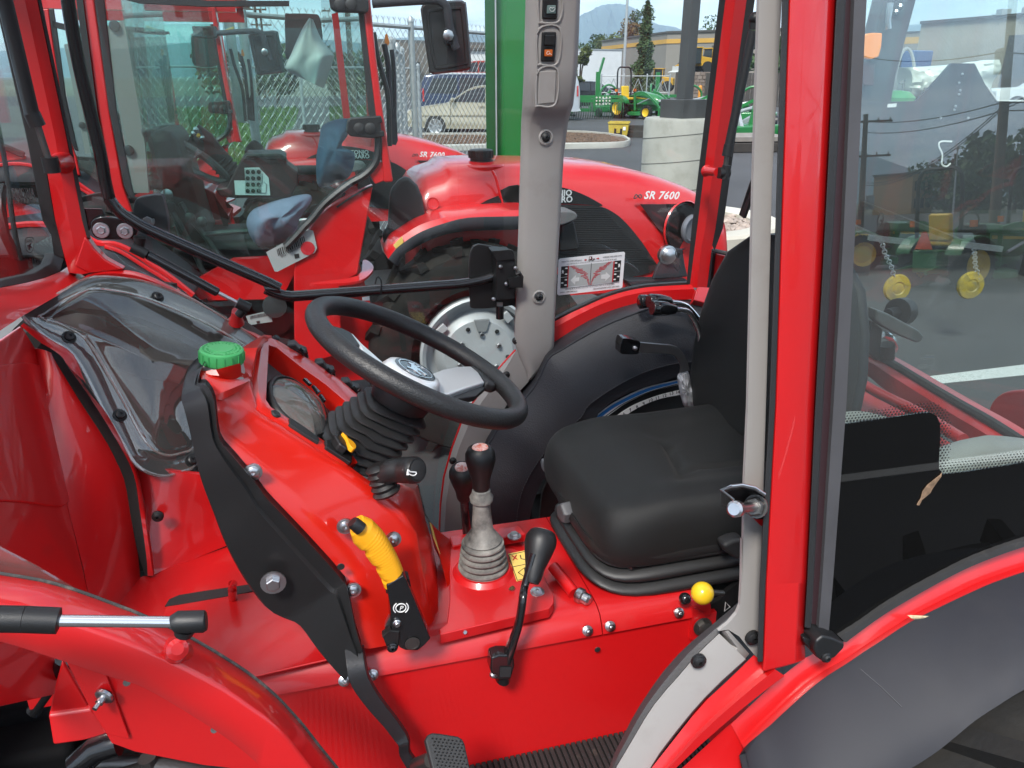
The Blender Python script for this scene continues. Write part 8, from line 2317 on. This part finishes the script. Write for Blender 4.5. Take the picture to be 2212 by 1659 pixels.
PICK = [(-2.7, .55), (-2.74, .9), (-2.65, 1.12), (-1.7, 1.2), (-1.2, 1.26), (-.7, 1.8), (-.35, 1.9), (.55, 1.9), (.75, 1.8), (.85, 1.22), (2.7, 1.2), (2.74, .6), (2.6, .48), (0, .42), (-2.55, .48)]
PICKW = [[(-1.02, 1.28), (-.62, 1.74), (-.3, 1.8), (-.2, 1.8), (-.2, 1.28)], [(-.12, 1.28), (-.12, 1.8), (.5, 1.8), (.68, 1.72), (.74, 1.28)]]
def pick_extra(root, yy):
    for s in (-1, 1):
        MB().slab([V((.95, s * (yy(1) + .006), .82)), V((1.5, s * (yy(1) + .006), .82)), V((1.5, s * (yy(1) + .006), 1.08)), V((.95, s * (yy(1) + .006), 1.08))], V((0, -s * .01, 0))).build('door_sign', M('sign_yellow', (.6, .4, .05), .5), root)
        MB().sphere(V((-.95, s * (yy(1) + .16), 1.42)), .14, 10, (.5, 1, .9)).build('mirror', BLK, root)
        MB().slab([V((-2.70, s * .7, .86)), V((-2.5, s * .9, .86)), V((-2.5, s * .9, 1.04)), V((-2.68, s * .72, 1.04))], V((-.06, s * .02, .01))).build('headlight', MATS['lamp_clear'], root)
        MB().bar(V((-.16, s * (yy(1.0) + .004), .5)), V((-.14, s * (yy(1.2) + .003), 1.26)), .01, .01).build('door_gap', MATS['car_gap'], root)


p = at(2215, 40)
car('pickup_truck', 'white pickup truck with a yellow door sign at the far right', 'pickup truck', p + V((1.3, 0, 0)), R(-14), M('white_car_paint', (.62, .63, .64), .3, 0, .5), PICK, PICKW, 2.0, (-1.75, 1.7), .42, 'parked vehicles', extra=pick_extra)
tp_ = at(1936, 60)
TK = thing('truck', 'blue truck cab standing in front of the metal building', 'truck', tp_, R(-60)); OFF[TK.name] = V((0, 0, 0))
BLP = M('truck_blue', (.03, .09, .24), .35, 0, .4)
MB().slab([V((x, -1.15, z)) for x, z in ((-1, .9), (-1, 2.0), (-.5, 2.1), (-.2, 3.3), (1.6, 3.4), (1.6, .9))], V((0, 2.3, 0))).build('cab', BLP, TK, bevel=.1)
for s in (-1, 1):
    MB().slab([V((x, s * 1.16, z)) for x, z in ((-.3, 2.1), (-.1, 3.0), (.8, 3.05), (.8, 2.1))], V((0, -s * .03, 0))).build('window', MATS['car_glass'], TK)
    for x in (-.4, 2.2, 3.4):
        MB().cyl(V((x, s * .8, .5)), V((x, s * 1.12, .5)), .5, 20).build('wheel', MATS['tyre_far'], TK)
MB().box((2.2, 0, .85), (4.2, .9, .25)).build('chassis', ROOFM, TK)
MB().slab([V((-.52, -.95, 2.15)), V((-.52, .95, 2.15)), V((-.24, .9, 3.15)), V((-.24, -.9, 3.15))], V((-.02, 0, 0))).build('windscreen', MATS['car_glass'], TK)

# ------------------------------------------------------------------ compact tractor, green and yellow
GRNP = M('tractor_green', (.012, .16, .035), .35, 0, .4, var=(3, .06))
YELP = M('tractor_yellow', (.72, .46, .01), .4, var=(3, .05))


def compact(label, loc, rz, group):
    root = thing('compact_tractor', label, 'tractor', loc, rz, group); OFF[root.name] = V((0, 0, 0))
    loops = []
    for x, w, z0, z1 in ((.25, .30, .62, 1.12), (.7, .30, .60, 1.10), (1.2, .28, .58, 1.0), (1.45, .26, .58, .88), (1.52, .2, .6, .74)):
        loops.append([V((x, y * w, z0 + (z1 - z0) * z)) for y, z in ((-1, 0), (-1, .6), (-.75, .92), (0, 1), (.75, .92), (1, .6), (1, 0))])
    hd = MB().loft(loops).build('hood', GRNP, root, smooth=50)
    for s in (-1, 1):
        MB().box((1.50, s * .14, .76), (.06, .12, .08)).build('headlight', MATS['lamp_clear'] if 'lamp_clear' in MATS else WHT, hd)
        MB().slab([V((x, s * .31, z)) for x, z in ((.3, .9), (1.3, .82), (1.3, .78), (.3, .84))], V((0, s * .012, 0))).build('hood_stripe', YELP, hd)
    MB().box((1.52, 0, .64), (.04, .4, .1)).build('grille', BLK, root)
    MB().box((.5, 0, .48), (1.9, .3, .25)).build('chassis', GRNP, root)
    for s in (-1, 1):
        c = V((-.42, s * .52, .42))
        w = tyre(MB(), (0, 0, 0), .42, .30, 16, .03, 28)
        wv = MB(); wv.v = [p + c for p in w.v]; wv.f = w.f
        wo = wv.build('rear_tyre', TYRE, root)
        MB().lathe(c + V((0, s * .02, 0)), V((0, s, 0)), [(.27, 0), (.27, .12), (.24, .10), (.2, .03), (.08, .05), (.01, .05)], 20).build('rim', YELP, wo)
        c = V((1.12, s * .48, .29))
        w = tyre(MB(), (0, 0, 0), .28, .19, 14, .02, 24)
        wv = MB(); wv.v = [p + c for p in w.v]; wv.f = w.f
        wo = wv.build('front_tyre', TYRE, root)
        MB().lathe(c + V((0, s * .0, 0)), V((0, s, 0)), [(.17, 0), (.17, .09), (.15, .07), (.06, .04), (.01, .04)], 18).build('rim', YELP, wo)
        # fender
        fl_ = [[V((-.42 + .5 * math.cos(t), s * .36, .42 + .5 * math.sin(t))), V((-.42 + .5 * math.cos(t), s * .66, .42 + .49 * math.sin(t)))] for t in [R(25 + 130 * k / 10) for k in range(11)]]
        MB().strip([f[0] for f in fl_], [f[1] for f in fl_], V((0, 0, .03))).build('fender', GRNP, root, smooth=60)
        MB().box((-.55, s * .60, 1.14), (.08, .09, .11)).build('marker_lamp', ORAN, root)
        # loader
        la = crv([V((.35, s * .42, 1.0)), V((.9, s * .43, 1.05)), V((1.5, s * .43, .7)), V((1.9, s * .43, .35))], 4)
        lo_ = MB().loft([[p + V((0, s * .03, .05)), p + V((0, -s * .03, .05)), p + V((0, -s * .03, -.05)), p + V((0, s * .03, -.05))] for p in la]).build('loader_arm', GRNP, root)
        MB().cyl(V((.55, s * .43, .6)), V((1.2, s * .43, .84)), .03, 8).build('ram', STEEL, lo_)
        MB().bar(V((.4, s * .40, .35)), V((.36, s * .42, 1.02)), .07, .09).build('loader_post', GRNP, root)
    MB().slab([V((x, -.62, z)) for x, z in ((1.85, .5), (1.85, .12), (2.0, .05), (2.35, .05), (2.38, .09), (2.05, .12), (1.92, .2), (1.92, .48))], V((0, 1.24, 0))).build('bucket', GRNP, root)
    rp = crv([V((-.62, -.44, .7)), V((-.66, -.44, 1.5)), V((-.68, -.42, 1.9)), V((-.68, -.3, 2.06)), V((-.68, 0, 2.07)), V((-.68, .3, 2.06)), V((-.68, .42, 1.9)), V((-.66, .44, 1.5)), V((-.62, .44, .7))], 4)
    MB().tube(rp, .035, 8).build('roll_bar', BLK, root)
    st_ = MB().box((-.38, 0, .80), (.42, .44, .1)).build('seat', YELP, root, bevel=.04)
    MB().box((-.58, 0, 1.08), (.1, .44, .48), rot=(0, -.12, 0)).build('seat_back', YELP, st_, bevel=.04)
    MB().tube([V((.12 + .02 * math.cos(t), .17 * math.sin(t), 1.16 + .15 * math.cos(t))) for t in [2 * math.pi * k / 20 for k in range(20)]], .014, 6, ring=True).cyl(V((.12, 0, 1.16)), V((.3, 0, .95)), .02, 8).build('steering_wheel', BLK, root)
    MB().box((-.1, 0, .56), (.7, .9, .05)).build('floor_board', BLK, root)
    MB().box((.18, 0, .9), (.12, .5, .4)).build('dash', BLK, root, bevel=.03)
    # mower deck and rear triangle
    MB().lathe(V((.42, 0, .16)), V((0, 0, 1)), [(.62, 0), (.62, .1), (.5, .14), (.1, .16)], 24).build('mower_deck', GRNP, root)
    MB().slab([V((-.95, y, z)) for y, z in ((-.18, .72), (.18, .72), (.04, 1.02), (-.04, 1.02))], V((-.012, 0, 0))).build('warning_triangle', M('triangle_orange', (.75, .10, .02), .5, emit=None), root)
    for s in (-1, 1):
        MB().bar(V((-.8, s * .25, .42)), V((-1.25, s * .32, .34)), .05, .06).build('hitch_arm', GRNP, root)
    MB().box((-.78, 0, .5), (.3, .5, .4)).build('rear_housing', GRNP, root, bevel=.03)
    return root


jd = at(1372, 35.5)
CT = compact('small green and yellow tractor with a black roll bar parked by the light pole', jd, R(-50), 'green and yellow tractors')
for k, (uv, s, rz, lab) in enumerate((((2085, 480), 15, .6, 'green and yellow tractor with an orange triangle mirrored in the near window'), ((1890, 480), 19, 1.2, 'green and yellow tractor mirrored at the left of the near window'), ((2260, 480), 17, .2, 'green and yellow tractor mirrored at the right edge of the near window'))):
    c = copy_tree(CT)
    p = refl(uv, s); p.z = 0
    c.location = p
    c.rotation_euler = (0, 0, math.atan2(p.y, p.x) + rz)
    c['label'] = lab


# yellow tool bucket on the asphalt, dark beams
bk = G(1336, 297)
BK = thing('steel_bucket', 'yellow steel tool bucket standing on the asphalt beside the kerbed island', 'bucket', bk, R(-12)); OFF[BK.name] = V((0, 0, 0))
YB = M('bucket_yellow', (.50, .37, .05), .5, var=(6, .15), col2=((.3, .25, .12), 8, .55, .8))
MB().loft([[V((x * w, y * d, z)) for x, y in ((-1, -1), (1, -1), (1, 1), (-1, 1))] for w, d, z in ((.22, .2, 0), (.27, .24, .12), (.30, .26, .42), (.29, .25, .42), (.26, .22, .14), (.2, .18, .1))], cap=False).build('shell', YB, BK)
MB().box((0, -.265, .43), (.62, .04, .05)).box((0, .265, .43), (.62, .04, .05)).build('rim', YB, BK)
MB().slab([V((x, -.235, z)) for x, z in ((-.12, .08), (.12, .08), (.12, .28), (.06, .30), (.05, .14), (-.05, .14), (-.06, .30), (-.12, .28))], V((0, -.015, 0))).build('hook_plate', BLK, BK)
MB().slab([V((x, -.262, z)) for x, z in ((.14, .22), (.22, .22), (.22, .32), (.14, .32))], V((0, -.004, 0))).build('sticker', WHT, BK)
for k, (uv0, uv1, lab) in enumerate((((885, 1010), (950, 1062), 'dark timber beams lying left of the concrete pole base'),)):
    a, b = G(*q('C1', uv0)[0]), G(*q('C1', uv1)[0])
    TBm = thing('timber_beams', lab, 'timber', a); OFF[TBm.name] = V((0, 0, 0))
    for j in range(3):
        MB().box((.5 + .1 * j, .5 + j * .35, .1), (1.8, .2, .18), rot=(0, 0, R(-25))).build('beam', M('creosote', (.035, .03, .026), .9, var=(5, .3), bump=(30, .6)), TBm, bevel=.01)
    MB().box((.6, .75, .26), (1.7, .2, .16), rot=(0, 0, R(-22))).build('beam', MATS['creosote'], TBm, bevel=.01)


# green implements
def implement(label, loc, rz, kind, seed, name='implement', cat='implement'):
    root = thing(name, label, cat, loc, rz, 'green farm implements'); OFF[root.name] = V((0, 0, 0))
    rn = random.Random(seed)
    if kind == 'rake':
        for z, y in ((.75, 0), (.9, .25)):
            MB().box((0, y, z), (2.6, .12, .12)).build('beam', GRNP, root)
        for s in (-1.15, 0, 1.15):
            MB().box((s, .12, .6), (.08, .5, .5)).build('side_plate', GRNP, root)
        for k in range(26):
            x = -1.25 + k * .1
            MB().tube(crv([V((x, 0, .74)), V((x, -.2, .5)), V((x, -.18, .2)), V((x, -.02, .03))], 3), .014, 5).build('tine', M('tine_green', (.02, .10, .04), .5), root)
        for k in range(5):
            for j in range(3):
                MB().cyl(V((.1 + k * .14, -.09, .62 + j * .13)), V((.1 + k * .14, -.13, .62 + j * .13)), .035, 10).build('bolt', M('cream', (.6, .58, .5), .5), root)
    elif kind == 'forks':
        for s in (-.62, .62):
            MB().box((s, 0, .95), (.2, .14, 1.9)).build('mast', GRNP, root, bevel=.01)
            MB().bar(V((s, -.05, .12)), V((s, -1.1, .06)), .12, .07).build('fork', BLK, root)
        for z in (.25, .75):
            MB().box((0, .02, z), (1.4, .12, .14)).build('cross_beam', GRNP, root)
        MB().bar(V((.66, .1, 1.7)), V((.9, .2, 2.5)), .09, .09).build('prop', GRNP, root)
    else:
        MB().box((0, 0, .35), (1.9, 1.1, .28)).build('deck', GRNP, root, bevel=.05)
        for k in range(7):
            a, b = V((rn.uniform(-.9, .9), rn.uniform(-.5, .5), .45)), V((rn.uniform(-.9, .9), rn.uniform(-.5, .5), rn.uniform(.7, 1.15)))
            MB().bar(a, b, .1, .1).build('arm', GRNP if k % 3 else GALV, root)
        MB().tube(crv([V((-.4, .5, .5)), V((-.4, .5, 1.1)), V((0, .5, 1.35)), V((.4, .5, 1.1)), V((.4, .5, .5))], 4), .045, 8).build('hitch_frame', GRNP, root)
        for s in (-.95, .95):
            MB().lathe(V((s, -.5, .2)), V((1, 0, 0)), [(.2, -.06), (.2, .06), (.08, .07)], 16).build('gauge_wheel', BLK, root)
        MB().cyl(V((-.7, 0, .7)), V((.7, .1, .95)), .05, 10).build('drive_shaft', GALV, root)
    return root


implement('green landscape rake with a long row of curved tines', at(1283, 34.5), R(6), 'rake', 1)
implement('green fork frame with two tall masts beside the grey cab pillar', at(1262, 38), R(5), 'forks', 2)
implement('green mower deck stacked just left of the compact tractor', at(1326, 37), R(20), 'deck', 3)
implement('green and grey implement standing behind the hood of the compact tractor', at(1428, 40), R(80), 'deck', 4)
implement('tall green fork frame left of the light pole', at(1443, 43), R(12), 'forks', 5)
implement('green mower deck right of the light pole base', at(1508, 34), R(15), 'deck', 6)
implement('green mower deck showing between the red rear pillar and the strut', at(1545, 36), R(-30), 'deck', 7)
implement('green implement lying on dark timber left of the near grey pillar', at(1608, 22), R(30), 'deck', 8)
implement('green implement farther back behind the timber stack', at(1625, 30), R(-20), 'deck', 9)
PT = at(1612, 20)
TB2 = thing('timber_beams', 'dark weathered timber stack under the green implement at the right', 'timber', PT); OFF[TB2.name] = V((0, 0, 0))
for j in range(4):
    MB().box((-.2, -.8 + j * .5, .12), (2.6, .22, .2), rot=(0, 0, R(8))).build('beam', MATS['creosote'], TB2, bevel=.01)
MB().box((-.2, 0, .3), (2.4, 1.5, .1), rot=(0, 0, R(8))).build('top_board', M('grey_wood', (.2, .18, .16), .9, var=(4, .2)), TB2)


# yellow loaders on the upper yard
def loader(label, loc, rz, k=.52):
    root = thing('wheel_loader', label, 'loader', loc, rz, 'yellow wheel loaders'); OFF[root.name] = V((0, 0, 0)); root.scale = (k, k, k)
    YL = M('loader_yellow', (.55, .30, .02), .5, var=(2, .1))
    MB().slab([V((x, -.9, z)) for x, z in ((-2.2, .9), (-2.2, 1.9), (-.6, 2.1), (-.6, .9))], V((0, 1.8, 0))).build('engine_cover', YL, root, bevel=.08)
    cb = MB().slab([V((x, -.75, z)) for x, z in ((-.6, 1.2), (-.6, 3.1), (.7, 3.1), (.9, 1.9), (.7, 1.2))], V((0, 1.5, 0))).build('cab', M('cab_glass_dark', (.03, .035, .035), .15), root, bevel=.05)
    MB().box((.05, 0, 3.18), (1.6, 1.7, .14)).build('cab_roof', YL, cb, bevel=.04)
    for x in (-.58, .68):
        for s in (-.74, .74):
            MB().box((x, s, 2.2), (.1, .1, 1.9)).build('cab_post', YL, cb)
    for x in (-1.4, 1.3):
        for s in (-1, 1):
            MB().cyl(V((x, s * .75, .75)), V((x, s * 1.15, .75)), .75, 20).build('wheel', MATS['tyre_far'], root)
    for s in (-.5, .5):
        MB().bar(V((.8, s, 1.5)), V((2.6, s, .8)), .16, .3).build('lift_arm', YL, root)
    MB().slab([V((x, -1.2, z)) for x, z in ((2.5, .9), (2.5, .2), (3.3, .1), (3.3, .16), (2.65, .35), (2.6, .9))], V((0, 2.4, 0))).build('bucket', M('bucket_pale', (.5, .5, .48), .6), root)
    return root


l0 = at(1495, 58); l0.z = 1.9
loader('yellow wheel loader parked above the block wall', l0, R(200))
l0 = at(1530, 60); l0.z = 1.9
loader('yellow wheel loader with a pale bucket above the dark board fence', l0, R(215))
l0 = at(1422, 64); l0.z = .6
loader('yellow loader half hidden right of the conifer', l0, R(160))

# ------------------------------------------------------------------ behind the tractor at right: plate implement, boom with lamp, wrapped seat
py = 6.6
pv = [WY(QX['D'] + x * QK, QY['1'] + y * QK, py) for x, y in ((600, 745), (1240, 735), (1330, 650), (1500, 460), (1670, 460), (1750, 620), (1830, 735), (2500, 740), (2500, 1520), (600, 1530))]
PLT = thing('blade_plate', 'large dark steel implement plate with a raised peak standing behind the rear window', 'implement', V((pv[4].x, py, 0))); OFF[PLT.name] = V((pv[4].x, py, 0))
PDK = M('plate_dark', (.035, .036, .04), .45, .3, bump=(20, .1), var=(1.5, .15))
MB().slab(pv, V((0, .03, 0))).build('plate', PDK, PLT)
MB().tube([p + V((0, -.004, .004)) for p in pv[5:8]], .006, 6).build('edge_band', WHT, PLT)
for uv in [(1578, 538), (1555, 602), (1562, 657), (1555, 685), (1530, 772), (1520, 798), (1423, 857), (1622, 857)]:
    MB().lathe(WY(QX['D'] + uv[0] * QK, QY['1'] + uv[1] * QK, py - .001), V((0, -1, 0)), [(.011, 0), (.01, .006), (.004, .008)], 10).build('bolt', STEEL, PLT)
for u in (1700, 2250):
    b_ = WY(QX['D'] + (u - 1608) / QK * QK if False else u, 540, py + .2); MB().box((b_.x, py + .2, .5), (.1, .3, 1.0)).build('leg', PDK, PLT)
MB().slab([WY(QX['D'] + x * QK, QY['1'] + y * QK, py - .003) for x, y in ((1040, 755), (1105, 750), (1100, 778), (1035, 780))], V((0, .002, 0))).build('sticker', WHT, PLT)
hk = crv([WY(QX['D'] + x * QK, QY['1'] + y * QK, py - .06) for x, y in ((1505, 1028), (1425, 1028), (1410, 1060), (1435, 1120), (1432, 1190), (1465, 1208), (1495, 1185))], 4)
MB().tube(hk, .007, 6).build('wire_hook', WHT, PLT)
for (xs, ys) in (((990, 1000, 1020, 1045, 1070, 1085), (450, 480, 550, 600, 660, 725)), ((1665, 1668, 1672, 1675, 1690, 1695), (500, 540, 590, 640, 690, 740))):
    pts = crv([WY(QX['D'] + x * QK, QY['2'] + y * QK, 4.9) for x, y in zip(xs, ys)], 3)
    mb = MB()
    for k in range(len(pts) - 1):
        c, d = (pts[k] + pts[k + 1]) / 2, (pts[k + 1] - pts[k])
        n1 = d.normalized().cross(V((0, 1, 0)) if k % 2 else V((1, 0, .2))).normalized()
        mb.tube([c + d * .62 * math.cos(t) + n1 * .014 * math.sin(t) for t in [2 * math.pi * j / 10 for j in range(10)]], .0042, 5, ring=True)
    mb.build('chain', STEEL, PLT, kind='stuff')
    cx, cy = (1105, 800) if xs[0] == 990 else (1638, 780)
    c = WY(QX['D'] + cx * QK, QY['2'] + cy * QK, 4.9)
    MB().lathe(c, V((.1, -1, .05)), [(.085, -.016), (.092, 0), (.085, .016), (.045, .022), (.038, .015), (.001, .022)], 28).build('yellow_disc', M('disc_yellow', (.36, .25, .03), .5, col2=((.16, .14, .08), 12, .45, .7)), PLT)
    MB().bar(pts[0] + V((-.08, 0, .015)), pts[0] + V((.18, 0, -.015)), .03, .035).build('chain_bar', STEEL, PLT)
    MB().bar(pts[0], V((pts[0].x, py, pts[0].z + .02)), .03, .03).build('chain_bracket', DSTEEL, PLT)
BMp = [WY(QX['D'] + x * QK, QY['1'] + y * QK, 7.0) for x, y in ((1185, -250), (1130, 0), (1065, 250), (985, 560), (950, 760))]
BM_ = thing('boom_arm', 'dark steel boom arm with an orange lamp behind the rear window', 'boom arm', V((BMp[0].x, 7.0, 0))); OFF[BM_.name] = V((BMp[0].x, 7.0, 0))
MB().loft([[p + V((-.13, 0, 0)), p + V((.13, 0, 0)), p + V((.13, .25, 0)), p + V((-.13, .25, 0))] for p in BMp]).build('boom', M('boom_grey', (.05, .05, .055), .5), BM_, bevel=.01)
MB().box((BMp[4].x - .1, 7.15, .55), (.5, .5, 1.1)).build('boom_foot', MATS['boom_grey'], BM_)
lo = [WY(QX['D'] + x * QK, QY['1'] + y * QK, 6.85) for x, y in crv2([(885, 245), (985, 240), (1000, 260), (975, 412), (870, 415), (868, 300)], 2, True)]
lp_ = MB().slab(lo, V((0, .08, 0))).build('orange_lamp', M('lamp_orange', (.75, .22, .02), .3, emit=((.9, .3, .05), .25), bump=(90, .6)), BM_, bevel=.01)
MB().slab([WY(QX['D'] + x * QK, QY['1'] + y * QK, 6.9) for x, y in ((862, 450), (950, 460), (940, 625), (860, 620))], V((0, .06, 0))).build('red_reflector', M('reflector_maroon', (.08, .035, .035), .4), BM_, bevel=.01)
for uv in ((1130, 45), (1100, 85)):
    MB().sphere(WY(QX['D'] + uv[0] * QK, QY['1'] + uv[1] * QK, 6.98), .022, 8).build('bolt', STEEL, BM_)
MB().tube([WY(QX['D'] + x * QK, QY['1'] + y * QK, 6.9) for x, y in ((1060, 20), (1040, 150), (1045, 210))], .025, 8).build('ram_rod', STEEL, BM_)
# plastic wrapped seat with its small machine
rowsP = []
LPp = crv2([(1175, 490), (1195, 560), (1190, 640), (1205, 705)], 4)
RPp = crv2([(1850, 432), (1862, 500), (1800, 600), (1790, 680)], 4)
rn = random.Random(8)
for i, (a, b) in enumerate(zip(LPp, RPp)):
    t_ = i / (len(LPp) - 1)
    row = []
    for k in range(29):
        t = k / 28
        bow = .16 * math.sin(math.pi * t) ** .6 * math.sin(math.pi * (.08 + .84 * t_)) ** .6
        sag = 12 * math.sin(math.pi * t) * (1 - t_)
        row.append(WY(QX['D'] + (a[0] + (b[0] - a[0]) * t) * QK, QY['1'] + (a[1] + (b[1] - a[1]) * t + sag) * QK + rn.uniform(-.5, .5), 7.6 - bow + rn.uniform(-.016, .016)))
    rowsP.append(row)
tag(MB().grid(rowsP, V((0, .25, 0))).build('wrapped_seat', M('plastic_wrap', (.62, .65, .58), .3, coat=.4, bump=(14, .8, 6)), None, off=V((0, 0, 0)), smooth=40), 'machine seat wrapped in crumpled white plastic behind the rear window', 'seat')
mm = V((WY(2080, 200, 7.9).x, 7.9, 0))
UV_ = thing('mower', 'small machine with a thin steering wheel carrying the plastic wrapped seat', 'mower', mm); OFF[UV_.name] = mm
MB().box(mm + V((0, .2, .7)), (1.9, .9, .9)).build('body', M('mower_dark', (.05, .055, .055), .5), UV_, bevel=.05)
swc = WY(QX['D'] + 1160 * QK, QY['1'] + 605 * QK, 7.7)
MB().tube([swc + V((.09 * math.cos(t), .14 * math.sin(t) * .5, .30 * math.sin(t))) for t in [2 * math.pi * k / 24 for k in range(24)]], .016, 6, ring=True).bar(swc + V((-.05, 0, 0)), swc + V((.08, 0, .05)), .02, .02).cyl(swc, V((swc.x + .1, swc.y + .1, 1.0)), .02, 8).build('steering_wheel', M('grey_far', (.3, .31, .31), .5), UV_)
gcap = WY(QX['D'] + 1105 * QK, QY['1'] + 690 * QK, 7.4)
MB().lathe(V((gcap.x, gcap.y, gcap.z - .06)), V((0, 0, 1)), [(.16, 0), (.16, .04), (.1, .09), (.02, .1)], 20).build('green_lid', M('lid_green', (.05, .28, .09), .4), UV_)
for s in (-.7, .7):
    MB().cyl(mm + V((s, -.2, .25)), mm + V((s, .1, .25)), .25, 18).build('wheel', MATS['tyre_far'], UV_)

# ------------------------------------------------------------------ small loose things in the cab
rn = random.Random(12)
co = crv2(q('C2', (1228, 1440), (1260, 1405), (1305, 1400), (1330, 1480), (1350, 1560)) + q('C3', (1392, 392), (1340, 400), (1280, 370), (1255, 300), (1240, 230)), 4, True)
n = len(co)
cen_ = (sum(x for x, y in co) / n, sum(y for x, y in co) / n)
loops = []
for k, f in enumerate((1.0, .96, .8, .55, .28, .05)):
    loops.append([T2W(P((cen_[0] + (x - cen_[0]) * f, cen_[1] + (y - cen_[1]) * f), b=1.52 - .035 * math.sqrt(1 - min(1, f) ** 2) + rn.uniform(-.005, .005))) for x, y in co])
bk_ = [[T2W(P((cen_[0] + (x - cen_[0]) * .9, cen_[1] + (y - cen_[1]) * .9), b=1.56)) for x, y in co]]
tag(MB().loft(bk_ + loops).build('plastic_wrap', M('cab_wrap', (.52, .52, .53), .3, coat=.5, bump=(70, 1.0, 6), var=(40, .2)), None, off=V((0, 0, 0)), smooth=25), 'crumpled clear plastic wrap around the lever beside the seat back', 'plastic wrap')


def crumb(name, label, cat, uv, size, mat, seed, **k):
    rn_ = random.Random(seed)
    c = T2W(P(uv, **k))
    mb = MB()
    vs = [c + V((rn_.gauss(0, 1) * size, rn_.gauss(0, .5) * size, rn_.gauss(0, .5) * size)) for _ in range(14)]
    bm = bmesh.new()
    for p in vs:
        bm.verts.new(p)
    bmesh.ops.convex_hull(bm, input=bm.verts)
    bm.verts.ensure_lookup_table()
    for v in [v for v in bm.verts if not v.link_faces]:
        bm.verts.remove(v)
    me = bpy.data.meshes.new(name); bm.to_mesh(me); bm.free()
    me.materials.append(mat)
    o = bpy.data.objects.new(name, me); COL.objects.link(o)
    return tag(o, label, cat)


MOSS = M('moss', (.06, .04, .012), .9, var=(200, .4))
crumb('moss_clump', 'tiny brown moss clump lying on the red lever pad', 'debris', q('B4', (1868, 357))[0], .005, MOSS, 1, z=.867)
crumb('seed_husk', 'pale seed husk lying on the rim of the rear fender', 'debris', q('D4', (1272, 555))[0], .005, M('husk', (.5, .4, .25), .8, var=(200, .4)), 2, n=-.006)
lf_ = q('D3', (1435, 850), (1420, 870), (1380, 900), (1330, 940), (1295, 985), (1280, 1040), (1262, 1065), (1252, 1088), (1270, 1090), (1290, 1050), (1350, 1000), (1365, 970), (1400, 920), (1430, 880))
tag(MB().slab([T2W(p) for p in PP(lf_, n=.0105)], T2W(V((0, .0015, 0)))).build('dry_leaf', M('leaf_brown', (.2, .125, .075), .8, var=(120, .5), bump=(300, .8)), None, off=V((0, 0, 0)), bevel=.0006), 'curled dry brown leaf stuck to the black window band', 'leaf')

# ------------------------------------------------------------------ air
hz_ = MB().box((0, 0, 298), (7600, 7600, 600.0))
HM = bpy.data.materials.new('haze'); HM.use_nodes = True
nt = HM.node_tree; nt.nodes.clear()
o_ = nt.nodes.new('ShaderNodeOutputMaterial'); pv_ = nt.nodes.new('ShaderNodeVolumePrincipled')
pv_.inputs['Color'].default_value = (.62, .80, 1.0, 1); pv_.inputs['Density'].default_value = 0.00028
nt.links.new(pv_.outputs[0], o_.inputs['Volume'])
hz_.build('haze', HM, off=V((0, 0, 0)), kind='stuff', smooth=0)
